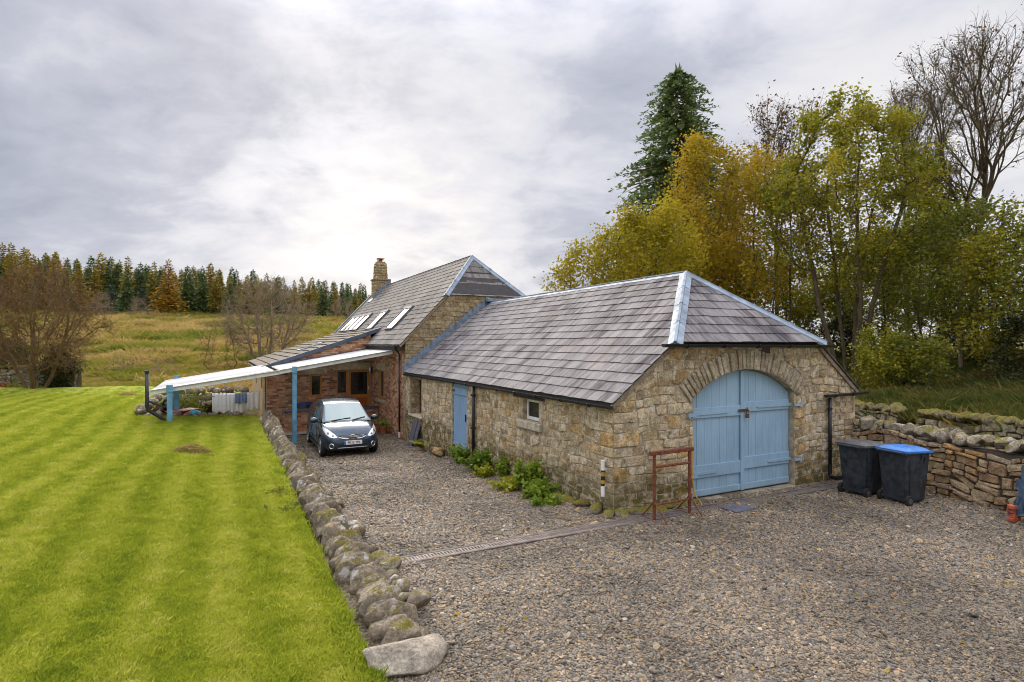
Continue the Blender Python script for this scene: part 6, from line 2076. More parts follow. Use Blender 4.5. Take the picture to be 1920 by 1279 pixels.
def build_props():
    rng = random.Random(8)
    p1 = W(-1.05, 5.15); p2 = W(-1.74, 5.28)
    rz = math.atan2(0.37, 0.93)
    wheelie_bin('dark grey wheeled bin with grey lid beside the barn corner', (p1.x, p1.y, -0.01), rz + 0.05, 'bin_grey', 'bin_lid_grey', 'wheeled bins by the yard wall')
    wheelie_bin('dark grey wheeled bin with bright blue lid in front of the stone wall', (p2.x, p2.y, -0.01), rz, 'bin_grey', 'bin_lid_blue', 'wheeled bins by the yard wall')
    p = W(16.95, -2.80)
    wheelie_bin('wheeled bin with navy blue lid standing behind the parked car', (p.x, p.y, -0.52), TH + 2.2, 'bin_lid_grey', 'bin_dark_blue', 'wheeled bins by the yard wall')
    # ---- rusty trestle frame
    t = thing('trestle', 'rusty steel trestle frame standing against the barn by the doors', 'trestle', W(-0.58, 0.78, -0.02), TH + 0.04)
    Wd = 0.40
    mb = MB(); mb.bar((-Wd - 0.09, 0, 1.13), (Wd + 0.07, 0, 1.13), 0.07, 0.065); mb.build('top_rail', M['rust'], t, bevel=0.006, seg=1)
    mb = MB(); mb.cyl((-Wd, 0, 0.90), (Wd, 0, 0.90), 0.022, 8); mb.build('rail', M['rust'], t)
    mb = MB(); mb.cyl((-Wd, 0, 0.28), (Wd, 0, 0.28), 0.018, 8); mb.build('rail', M['rust'], t)
    for sd in (-1, 1):
        mb = MB(); mb.cyl((sd * Wd, 0, 0.02), (sd * Wd, 0, 1.10), 0.028, 10); lg = mb.build('leg', M['rust'], t)
        mb = MB(); mb.bar((sd * Wd, -0.32, 0.02), (sd * Wd, 0.32, 0.02), 0.04, 0.035); mb.build('foot', M['rust'], lg)
        for s2 in (-1, 1):
            mb = MB(); mb.cyl((sd * Wd, s2 * 0.30, 0.03), (sd * Wd, 0, 0.34), 0.012, 6); mb.build('brace', M['rust'], lg)
    # yellow hose end hanging behind the trestle
    h = MB()
    pts = [W(-0.04, 1.72, 1.18), W(-0.06, 1.735, 1.0), W(-0.06, 1.72, 0.7), W(-0.06, 1.735, 0.4), W(-0.09, 1.76, 0.15), W(-0.2, 1.80, 0.03), W(-0.32, 1.70, 0.02)]
    o = h.tube(pts, 0.012, 8).build('hose', M['yellow_hose'], None, True)
    tag(o, 'thin yellow hose hanging down beside the left garage door leaf', 'hose')
    # ---- striped marker post at the barn corner
    t = thing('marker_post', 'striped white, black and yellow marker post fixed at the barn corner', 'marker post', W(0.18, -0.085, 0), TH)
    cols = [('white_plastic', 0.28, 0.46), ('black_plastic', 0.46, 0.50), ('yellow_hose', 0.50, 0.56), ('black_plastic', 0.56, 0.63), ('yellow_hose', 0.63, 0.70), ('black_plastic', 0.70, 0.73), ('white_plastic', 0.73, 0.90)]
    for m_, z0, z1 in cols:
        mb = MB(); mb.tube([(0, 0, z0), (0, 0, z1)], 0.034, 12); mb.build('band', M[m_], t, False)
    mb = MB(); mb.box((0.045, 0, 0.74), (0.07, 0.03, 0.03)); mb.box((0.045, 0, 0.46), (0.07, 0.03, 0.03)); mb.build('bracket', M['white_plastic'], t)
    # ---- drainage channel across the yard
    t = thing('drain_channel', 'concrete drainage channel with slotted metal grates crossing the gravel', 'drain', W(-0.45, 0, 0), TH)
    mb = MB()
    mb.box2((-4.08, -0.135, -0.2), (5.6, -0.085, 0.022)); mb.box2((-4.08, 0.085, -0.2), (5.6, 0.135, 0.022)); mb.box2((-4.08, -0.085, -0.2), (5.6, 0.085, -0.06))
    mb.build('channel', M['drain_concrete'], t)
    x = -4.05
    while x < 0.9:
        mb = MB()
        mb.box2((x, -0.083, -0.01), (x + 0.488, -0.060, 0.017)); mb.box2((x, 0.060, -0.01), (x + 0.488, 0.083, 0.017))
        k = 0.0
        while k < 0.48:
            mb.box2((x + k, -0.06, -0.008), (x + k + 0.020, 0.06, 0.016)); k += 0.0468
        mb.box2((x + 0.488 - 0.03, -0.06, -0.008), (x + 0.488, 0.06, 0.0155))
        mb.build('grate', M['drain_grate'], t); x += 0.5
    x = 0.95
    while x < 5.5:
        mb = MB(); mb.box2((x, -0.083, -0.01), (x + 0.74, 0.083, 0.012)); mb.build('cover_plate', M['drain_concrete'], t); x += 0.75
    # slate slab lying in front of the doors
    mb = MB()
    mb.prism([(-0.27, -0.2), (0.25, -0.22), (0.29, 0.16), (-0.24, 0.2)], 0.0, 0.03, lambda u, w, d: (u, w, d))
    o = mb.build('slate_slab', M['slab_slate'], None, bevel=0.006, loc=W(-0.72, 2.12, 0.012), rot=(0, 0, TH + 0.1)); tag(o, 'flat dark slate slab lying on the gravel before the garage doors', 'slab')
    # two slates leaning under the deep window
    for k, (a, lab) in enumerate(((10.75, 'big grey slate leaning on the barn wall below the deep window'), (10.45, 'darker slate leaning in front of the paler one by the barn wall'))):
        mb = MB(); mb.box((0, 0, 0.42), (0.025, 0.42 if k == 0 else 0.34, 0.86 if k == 0 else 0.70))
        o = mb.build('slate_slab', M['slab_slate'], None, bevel=0.006, loc=W(a, -0.30 + 0.03 * k, float(gravel_z(a, 0)) + 0.01), rot=(0, 0.27, TH)); tag(o, lab, 'slab')
    # loose stones at the foot of the barn
    for k, (a, b, s, lab) in enumerate(((8.4, -0.22, 0.16, 'squarish loose stone beside the fern at the barn foot'), (8.0, -0.25, 0.20, 'long loose stone at the foot of the barn left of the lane door'), (7.75, -0.32, 0.13, 'small loose stone by the lane door step'))):
        o = link_mesh('loose_stone', rock('small', k + 2, 'field_stone'), None, None, W(a, b, float(gravel_z(a, b)) + s * 0.55), (0.1, 0.2, k), (s * 1.2, s, s * 0.8)); tag(o, lab, 'stone')
    # ---- terracotta pots with plants by the house
    for k, (a, b, s, lab) in enumerate(((14.75, -0.42, 0.20, 'large terracotta pot with leafy plant against the brick wall'), (14.1, -0.30, 0.15, 'small terracotta pot with pale flowers against the brick wall'))):
        t = thing('plant_pot', lab, 'plant pot', W(a, b, -0.535 if a > 15 else float(gravel_z(a, b)) + 0.0), 0)
        mb = MB(); mb.tube([(0, 0, 0), (0, 0, s * 1.6), (0, 0, s * 1.62), (0, 0, s * 1.9)], [s * 0.7, s * 0.98, s * 1.1, s * 1.12], 18); mb.build('pot', M['terracotta'], t, False)
        V, F, R = leaf_cloud(rng, [(rng.gauss(0, s * 0.8), rng.gauss(0, s * 0.8), s * 1.9 + abs(rng.gauss(0, s * 0.8))) for _ in range(150)], 0.085, 0.5)
        link_mesh('leaves', np_mesh('leaves', V, F, False, {'rnd': R}), M['weed_green'], t)
        if k == 1:
            V, F, R = leaf_cloud(rng, [(rng.gauss(0, s * 0.7), rng.gauss(0, s * 0.7), s * 2.5 + abs(rng.gauss(0, s * 0.5))) for _ in range(30)], 0.07, 0.5)
            link_mesh('flowers', np_mesh('flowers', V, F, False, {'rnd': R}), M['flower_white'], t)
    # ---- tarpaulin over a stack, at the right edge, with a few bricks and stones
    build_tarp(rng)
    build_laundry(rng)
    # heaps of mown grass
    for k, (x, y, r, h, lab) in enumerate(((-7.6, 13.7, 0.56, 0.20, 'heap of dry grass clippings in the middle of the lawn'), (-17.3, 26.0, 0.55, 0.16, 'smaller far heap of dry clippings near the black pipe'))):
        a_, b_ = AB(x, y); z = float(lawn_z(a_, b_))
        pts = []
        for _ in range(2600):
            t_ = rng.uniform(0, 6.283); q = math.sqrt(rng.random())
            pts.append((q * r * math.cos(t_), q * r * 0.6 * math.sin(t_), max(0, h * (1 - q * q) * rng.uniform(0.2, 1.05)) + 0.01))
        V, F, R = leaf_cloud(rng, pts, 0.10, 0.16, flat=0.75)
        o = link_mesh('clippings_heap', np_mesh('clippings_heap', V, F, False, {'rnd': R}), M['clipping'], None, (x, y, z), (0, 0, -0.35)); tag(o, lab, 'heap', kind='thing')


def leaf_cloud(rng, pts, size, aspect, flat=0.0, droop=0.0):
    """leaf-shaped quads (a folded diamond of two triangles) at the given points"""
    nrg = np.random.default_rng(rng.randrange(1 << 30))
    P = np.asarray(pts, float); n = len(P)
    d = nrg.normal(size=(n, 3)); d[:, 2] = d[:, 2] * (1 - flat) - droop
    d /= np.linalg.norm(d, axis=1, keepdims=True) + 1e-9
    r = nrg.normal(size=(n, 3)); s = np.cross(d, r); s /= np.linalg.norm(s, axis=1, keepdims=True) + 1e-9
    L = size * nrg.uniform(0.4, 1.35, (n, 1)); w = L * aspect * 0.5
    nn = np.cross(d, s)
    a = P - d * L * 0.5; b = P + s * w - nn * w * 0.3; c = P + d * L * 0.5; e = P - s * w - nn * w * 0.3
    V = np.stack([a, b, c, e], 1).reshape(-1, 3)
    F = np.arange(n * 4).reshape(n, 4)
    R = np.repeat(nrg.random(n), 4)
    return V, F, R


def build_tarp(rng):
    c = W(-3.55, 5.35)
    t = thing('covered_stack', 'blue grey tarpaulin draped over a stack at the edge of the yard', 'tarpaulin', (c.x + 0.82, c.y - 0.02, 0), 0.35)
    n = 34
    # a sheet hanging over a box 0.9 x 0.8 x 1.15
    us = np.linspace(-1.55, 1.55, 60); vs = np.linspace(-1.45, 1.45, 56)
    def fold(u, half, H):
        if abs(u) <= half: return u, 0.0
        s = math.copysign(1, u); return s * half, (abs(u) - half)
    V = []
    hx, hy, H = 0.52, 0.42, 1.16
    for u in us:
        for v in vs:
            x, dx = fold(u, hx, H); y, dy = fold(v, hy, H)
            drop = max(dx, dy)
            flare = 0.0 * drop + 0.035 * math.sin(9 * u + 3 * v) * min(1, drop * 2) + 0.02 * math.sin(17 * v - 5 * u) * min(1, drop * 2)
            sx = math.copysign(1, u) if dx > 0 else 0; sy = math.copysign(1, v) if dy > 0 else 0
            z = H - min(drop, 1.02 + 0.1 * math.sin(3 * u) + 0.08 * math.sin(5 * v)) + 0.02 * math.sin(6 * u) * math.cos(5 * v)
            V.append((x + sx * flare + (0.18 * min(dx, dy) * sx if dx and dy else 0), y + sy * flare + (0.18 * min(dx, dy) * sy if dx and dy else 0), max(z, 0.02)))
    m = len(vs)
    F = [(i * m + j, (i + 1) * m + j, (i + 1) * m + j + 1, i * m + j + 1) for i in range(len(us) - 1) for j in range(m - 1)]
    link_mesh('sheet', np_mesh('sheet', V, F, True), M['tarpaulin'], t)
    mb = MB(); mb.box2((-0.46, -0.36, 0), (0.46, 0.36, 1.10)); mb.build('crate', M['dark_core'], t)
    for k in range(4):
        mb = MB(); mb.box((0, 0, 0), (0.215, 0.105, 0.065))
        x, y = W(-3.30, 5.55).xy
        o = mb.build('loose_brick', M['red_brick'], None, bevel=0.006, seg=1, loc=(x + rng.uniform(-0.02, 0.02), y + rng.uniform(-0.02, 0.02), 0.05 + 0.07 * k), rot=(0, 0, 0.4 + rng.uniform(-0.15, 0.15)))
        tag(o, ('lowest red brick', 'second red brick from the ground', 'third red brick from the ground', 'topmost red brick')[k] + ' of the small pile by the tarpaulin', 'brick', 'red bricks piled by the tarpaulin')
    x, y = c.x + 0.30, c.y - 0.60
    mb = MB(); mb.box((0, 0, 0), (0.7, 0.16, 0.10)); o = mb.build('timber_baulk', M['red_wood'], None, bevel=0.01, loc=(x + 0.28, y, 0.10), rot=(0, 0, 0.1)); tag(o, 'reddish timber baulk lying before the tarpaulin', 'timber')
    o = link_mesh('loose_stone', rock('small', 3, 'field_stone'), None, None, (x + 0.3, y + 0.02, 0.30), (0.1, 0, 0.3), (0.2, 0.14, 0.17)); tag(o, 'squared stone resting on the timber baulk by the tarpaulin', 'stone')


def build_laundry(rng):
    # line strung from the extension wall across the sunken yard
    zt = 0.76
    line = MB(); p, q = W(19.9, -6.25, zt + 0.03), W(20.1, -4.26, zt + 0.02)
    line.tube([p, (p + q) / 2 - Vector((0, 0, 0.04)), q], 0.008, 5)
    o = line.build('washing_line', M['cord'], None); tag(o, 'washing line strung beside the house with laundry on it', 'washing line')
    d = (q - p)
    def cloth(name, label, s0, s1, drop, mat, off, seed):
        rg = random.Random(seed)
        nx, nz = 26, 12
        V = []
        ph = [rg.uniform(0, 6) for _ in range(4)]
        nrm = Vector((d.y, -d.x, 0)).normalized()
        for i in range(nx):
            s = s0 + (s1 - s0) * i / (nx - 1)
            base = p + d * s - Vector((0, 0, 0.04 * 4 * s * (1 - s)))
            for k in range(nz):
                f = k / (nz - 1)
                amp = 0.018 * f + 0.01
                w = amp * (math.sin(i * 0.9 + ph[0]) + 0.6 * math.sin(i * 0.43 + ph[1])) + off
                dz = drop * f * (1 + 0.05 * math.sin(i * 0.5 + ph[2]))
                V.append(base + nrm * w - Vector((0, 0, dz - 0.012)))
        F = [(i * nz + k, (i + 1) * nz + k, (i + 1) * nz + k + 1, i * nz + k + 1) for i in range(nx - 1) for k in range(nz - 1)]
        me = np_mesh(name, [tuple(v) for v in V], F, True)
        o = link_mesh(name, me, M[mat])
        m = o.modifiers.new('thick', 'SOLIDIFY'); m.thickness = 0.006
        tag(o, label, 'laundry', 'laundry on the washing line')
    cloth('bed_sheet', 'white sheet at the end of the washing line by the green shrub', 0.02, 0.30, 0.85, 'cloth_white', 0.0, 1)
    cloth('bed_sheet', 'white sheet in the middle of the washing line', 0.31, 0.62, 0.92, 'cloth_white', 0.01, 2)
    cloth('bed_sheet', 'white sheet on the washing line nearest the house wall', 0.63, 0.97, 0.80, 'cloth_white', -0.01, 3)
    # the blue tea towel hangs in front of the sheet nearest the wall
    cloth('tea_towel', 'blue grey towel with a dark motif hanging in front of the white sheet', 0.46, 0.70, 0.44, 'cloth_blue', 0.075, 4)
    t = thing('wheelbarrow', 'red plastic wheelbarrow tipped down behind the low garden wall', 'wheelbarrow', W(16.0, -7.15, -0.25), TH + 0.5)
    mb = MB(); mb.add([(-0.45, -0.32, 0.75), (0.5, -0.36, 0.80), (0.5, 0.36, 0.80), (-0.45, 0.32, 0.75), (-0.2, -0.18, 0.40), (0.25, -0.2, 0.36), (0.25, 0.2, 0.36), (-0.2, 0.18, 0.40)], [(4, 5, 6, 7), (0, 1, 5, 4), (1, 2, 6, 5), (2, 3, 7, 6), (3, 0, 4, 7), (0, 3, 2, 1)])
    mb.build('tray', M['red_plastic'], t, bevel=0.04)
    for sd in (-1, 1):
        mb = MB(); mb.tube([(0.72, sd * 0.06, 0.22), (0.2, sd * 0.22, 0.38), (-0.6, sd * 0.28, 0.72), (-0.95, sd * 0.28, 1.02)], 0.018, 8); mb.build('handle', M['rust'], t, True)
        mb = MB(); mb.bar((-0.25, sd * 0.2, 0.42), (-0.3, sd * 0.22, 0.0), 0.03, 0.03); mb.build('leg', M['rust'], t)
    mb = MB(); mb.tube([(0.72, -0.05, 0.2), (0.72, 0.05, 0.2)], 0.2, 18); mb.build('wheel', M['tyre_rubber'], t)
    mb = MB(); mb.tube([(0, 0, 0), (0, 0, 0.2), (0, 0, 0.36), (0, 0, 0.44)], [0.16, 0.24, 0.22, 0.08], 16); o = mb.build('watering_tub', M['turquoise'], None, True, loc=W(15.4, -6.75, 0.12)); tag(o, 'turquoise plastic tub behind the low garden wall', 'tub')
    V, F, R = leaf_cloud(rng, [(rng.gauss(0, 0.32), rng.gauss(0, 0.3), 0.1 + abs(rng.gauss(0.5, 0.45))) for _ in range(1500)], 0.16, 0.28)
    t = thing('garden_shrub', 'dark green shrub beside the white laundry in the drying yard', 'shrub', W(19.5, -7.05, -0.45), 0)
    link_mesh('foliage', np_mesh('foliage', V, F, False, {'rnd': R}), M['leaf_green'], t)
    mb = MB()
    for k in range(7): mb.tube([(0, 0, -0.1), (rng.gauss(0, 0.15), rng.gauss(0, 0.15), 0.5), (rng.gauss(0, 0.35), rng.gauss(0, 0.3), 1.0)], [0.02, 0.014, 0.006], 5)
    mb.build('stem', M['bark'], t)
build_canopy()
build_props()
# ------------------------------------------------------------------ trees
def colonize(att, trunk, step, kill, reach, iters, rng, up=0.12):
    """space colonisation: returns node positions, parents"""
    pos_ = [np.array(p, float) for p in trunk]
    par = [-1] + list(range(len(trunk) - 1))
    P = np.array(pos_)
    att = np.array(att, float)
    alive = np.ones(len(att), bool)
    D = np.linalg.norm(att[:, None, :] - P[None], axis=2)
    near = D.argmin(1); nd = D.min(1)
    for it in range(iters):
        idx = np.where(alive & (nd < reach))[0]
        if len(idx) == 0: break
        dirs = {}
        for i in idx:
            v = att[i] - P[near[i]]
            dirs.setdefault(near[i], []).append(v / (np.linalg.norm(v) + 1e-9))
        new = []; newp = []
        for n, vs in dirs.items():
            v = np.sum(vs, 0) + np.array([rng.gauss(0, 0.18), rng.gauss(0, 0.18), up + rng.gauss(0, 0.12)])
            v /= np.linalg.norm(v) + 1e-9
            new.append(P[n] + v * step); newp.append(n)
        new = np.array(new)
        base = len(P)
        P = np.vstack([P, new]); par += newp
        D = np.linalg.norm(att[:, None, :] - new[None], axis=2)
        m = D.min(1); am = D.argmin(1)
        upd = m < nd
        nd[upd] = m[upd]; near[upd] = base + am[upd]
        alive &= nd > kill
        if len(P) > 4000: break
    return P, np.array(par)


def radii(P, par, tip, expo=2.2):
    n = len(P); acc = np.zeros(n); r = np.zeros(n)
    kids = np.zeros(n, int)
    for i in range(1, n): kids[par[i]] += 1
    for i in range(n - 1, -1, -1):
        r[i] = tip if kids[i] == 0 else acc[i] ** (1 / expo)
        if par[i] >= 0: acc[par[i]] += r[i] ** expo
    return r, kids


def frusta(P, Q, rp, rq, n):
    """independent n-sided frusta for many segments"""
    P, Q = np.asarray(P, float), np.asarray(Q, float)
    d = Q - P; L = np.linalg.norm(d, axis=1, keepdims=True) + 1e-9; d = d / L
    ref = np.where(np.abs(d[:, 2:3]) < 0.9, np.array([[0, 0, 1.0]]), np.array([[1.0, 0, 0]]))
    s = np.cross(d, ref); s /= np.linalg.norm(s, axis=1, keepdims=True)
    u = np.cross(s, d)
    t = np.arange(n) * 2 * math.pi / n
    ring = s[:, None, :] * np.cos(t)[None, :, None] + u[:, None, :] * np.sin(t)[None, :, None]
    A = P[:, None, :] - d[:, None, :] * (rp * 0.3)[:, None, None] + ring * rp[:, None, None]
    B = Q[:, None, :] + d[:, None, :] * (rq * 0.3)[:, None, None] + ring * rq[:, None, None]
    m = len(P)
    V = np.concatenate([A, B], 1).reshape(-1, 3)
    base = (np.arange(m) * 2 * n)[:, None]
    j = np.arange(n)[None]; j2 = (np.arange(n) + 1)[None] % n
    F = np.stack([base + j, base + j2, base + n + j2, base + n + j], 2).reshape(-1, 4)
    return V, F


def join(*vf):
    V = []; F = []; k = 0
    for v, f in vf:
        if len(v) == 0: continue
        V.append(v); F.append(f + k); k += len(v)
    return np.vstack(V), np.vstack(F)


def crown_points(n, c, rad, rng, gap=0.0, gs=0.6, shape=1.0, flatbottom=0.0):
    out = []
    off = Vector((rng.uniform(0, 99), rng.uniform(0, 99), rng.uniform(0, 99)))
    k = 0
    while len(out) < n and k < n * 60:
        k += 1
        p = Vector((rng.uniform(-1, 1), rng.uniform(-1, 1), rng.uniform(-1, 1)))
        q = p.length
        if q > 0.98 + 0.42 * noise.noise(p * 2.1 + off): continue
        if p.z < -1 + flatbottom: continue
        if rng.random() > 0.25 + 0.75 * q: continue            # more towards the outside
        w = Vector((c[0] + p.x * rad[0] * (1 - 0.25 * shape * max(0, p.z)), c[1] + p.y * rad[1] * (1 - 0.25 * shape * max(0, p.z)), c[2] + p.z * rad[2]))
        if gap and noise.noise(w * gs + off) < gap - 0.5: continue
        out.append(tuple(w))
    return out


def fan_nodes(trunk, fan, rng, H, rad):
    """upswept forking: trunk nodes, then limbs that fork again and again with a pull to the light"""
    length, levels, spreadang, upw = fan
    P = [np.array(p, float) for p in trunk]; par = [-1] + list(range(len(trunk) - 1))
    def grow(node, d, L, lev):
        n = max(2, int(L / 0.42)); cur = node
        for i in range(n):
            d = d + np.array([rng.gauss(0, 0.10), rng.gauss(0, 0.10), upw * 0.12 + rng.gauss(0, 0.05)]); d /= np.linalg.norm(d)
            P.append(P[cur] + d * (L / n)); par.append(cur); cur = len(P) - 1
            if lev < levels and i > 0 and rng.random() < 0.20:
                side(cur, d, L * rng.uniform(0.45, 0.7), lev + 1, rng.uniform(0.5, 1.0))
        if lev < levels:
            for k in range(rng.choice((2, 2, 3))): side(cur, d, L * rng.uniform(0.62, 0.88), lev + 1, spreadang)
    def side(node, d, L, lev, ang):
        a = rng.uniform(0, 6.283); r = np.cross(d, [math.cos(a), math.sin(a), 0.3]); r /= np.linalg.norm(r) + 1e-9
        t = ang * rng.uniform(0.6, 1.3)
        grow(node, d * math.cos(t) + r * math.sin(t), L, lev)
    top = len(P) - 1
    d0 = np.array([0, 0, 1.0])
    for k in range(4):
        a = 1.57 * k + rng.uniform(0, 0.8); t = spreadang * rng.uniform(0.6, 1.2)
        grow(top - (k % 3), np.array([math.cos(a) * math.sin(t), math.sin(a) * math.sin(t), math.cos(t)]), length * rng.uniform(0.8, 1.1), 1)
    P = np.array(P); par = np.array(par)
    n = len(trunk); th = P[n - 1][2]
    kz = (H - th) / max(0.1, np.percentile(P[n:, 2], 99.7) - th)
    kr = rad / max(0.1, np.percentile(np.hypot(P[n:, 0], P[n:, 1]), 97))
    P[n:, 2] = th + (P[n:, 2] - th) * kz
    P[n:, :2] = P[n - 1, :2] + (P[n:, :2] - P[n - 1, :2]) * min(kr, 1.6)
    return P, par


def make_tree(name, label, loc, H, crown_c, crown_r, seed, bark='bark', leaf=None, nleaf=0, lsize=0.16, laspect=0.6, att=600, step=0.4, kill=0.55, reach=9.0, tip=0.012, stems=1, trunk_h=None, twigs=2, twig_len=0.5, gap=0.12, cat='tree', group=None, lean=0.0, droop=0.1, leafmask=None, spread=0.35, clump=0.22, up=0.12, topbias=(0.25, 1.0), fan=None):
    """tree at loc with a trunk > limbs and a crown of leaves; crown centre and radii are relative to loc"""
    rng = random.Random(seed)
    t = thing(name, label, cat, loc, 0, group)
    pts = crown_points(att, crown_c, crown_r, rng, gap)
    P_all = []; segsP = []; segsQ = []; rp_ = []; rq_ = []; tips = []
    angs = [2 * math.pi * s / max(1, stems) + rng.uniform(0, 0.9) for s in range(stems)]
    for s in range(stems):
        ang = angs[s]
        off = np.array([math.cos(ang), math.sin(ang), 0]) * (spread if stems > 1 else 0)
        th = trunk_h if trunk_h else max(0.5, crown_c[2] - crown_r[2] * 0.9)
        tr = []
        k = max(3, int(th / step))
        for i in range(k + 1):
            f = i / k
            tr.append(off * (1 + 2.2 * f) * np.array([1, 1, 0]) + np.array([lean * f * f * th + 0.06 * math.sin(3 * f + seed), 0.06 * math.cos(2.2 * f + seed), -0.3 + (th + 0.3) * f]))
        offs = [np.array([math.cos(angs[q]), math.sin(angs[q])]) for q in range(stems)]
        sub = [p for p in pts if stems == 1 or max(range(stems), key=lambda q: offs[q][0] * (p[0] - crown_c[0]) + offs[q][1] * (p[1] - crown_c[1])) == s]
        if len(sub) < 5: continue
        if fan: P, par = fan_nodes(tr, fan, rng, H, crown_r[0])
        else: P, par = colonize(sub, tr, step, kill, reach, 90, rng, up)
        r, kids = radii(P, par, tip)
        i = np.arange(1, len(P)); pi = par[i]
        segsP.append(P[pi]); segsQ.append(P[i]); rp_.append(np.minimum(r[pi], r[i] * 1.6)); rq_.append(r[i])
        sel = np.where((r < tip * 2.3) & (np.arange(len(P)) > len(tr)))[0]
        tips.append(P[sel])
    SP, SQ, RP, RQ = np.vstack(segsP), np.vstack(segsQ), np.concatenate(rp_), np.concatenate(rq_)
    tips = np.vstack(tips)
    nr = np.random.default_rng(seed)
    thick = RP > tip * 2.5
    parts = [frusta(SP[thick], SQ[thick], RP[thick], RQ[thick], 7), frusta(SP[~thick], SQ[~thick], RP[~thick], RQ[~thick], 4)]
    # twigs
    cc = np.array(crown_c)
    tw_end = tips
    if twigs:
        B = np.repeat(tips, twigs, axis=0)
        out = B - cc; out /= np.linalg.norm(out, axis=1, keepdims=True) + 1e-9
        d = out * 0.5 + nr.normal(size=B.shape) * 0.6 + np.array([0, 0, 0.25])
        d /= np.linalg.norm(d, axis=1, keepdims=True)
        L = twig_len * nr.uniform(0.5, 1.3, (len(B), 1))
        mid = B + d * L * 0.5
        d2 = d + nr.normal(size=B.shape) * 0.35; d2 /= np.linalg.norm(d2, axis=1, keepdims=True)
        end = mid + d2 * L * 0.5
        tr_ = np.full(len(B), tip * 0.75)
        parts += [frusta(B, mid, tr_, tr_ * 0.7, 3), frusta(mid, end, tr_ * 0.7, tr_ * 0.3, 3)]
        tw_end = np.vstack([tips, mid, end])
    V, F = join(*parts)
    tk = link_mesh('trunk', np_mesh('trunk', V, F, True), M[bark], t)
    if leaf and nleaf:
        cand = tw_end
        if leafmask is not None: cand = cand[leafmask(cand)]
        zz = (cand[:, 2] - cand[:, 2].min()) / (np.ptp(cand[:, 2]) + 1e-6)
        rr = np.linalg.norm((cand - cc)[:, :2], axis=1); rr = rr / (rr.max() + 1e-6)
        wgt = topbias[0] + (1 - topbias[0]) * np.clip(np.maximum(zz * topbias[1], 0.7 * rr), 0, 1) ** 1.5
        wgt *= nr.random(len(cand)) ** 1.5 + 0.12          # leaves hang in clusters, some twigs bare
        pick = cand[nr.choice(len(cand), nleaf, p=wgt / wgt.sum())] + nr.normal(size=(nleaf, 3)) * clump
        LV, LF, LR = leaf_cloud(rng, pick, lsize, laspect, 0.3, droop)
        link_mesh('crown', np_mesh('crown', LV, LF, False, {'rnd': LR}), M[leaf], t)
    return t


def leaf_dirs(P, d, nrm, L, w):
    s = np.cross(d, nrm); s /= np.linalg.norm(s, axis=1, keepdims=True) + 1e-9
    L = L[:, None]; w = w[:, None]
    V = np.stack([P, P + d * L * 0.45 + s * w * 0.5, P + d * L, P + d * L * 0.45 - s * w * 0.5], 1).reshape(-1, 3)
    return V, np.arange(len(P) * 4).reshape(-1, 4)


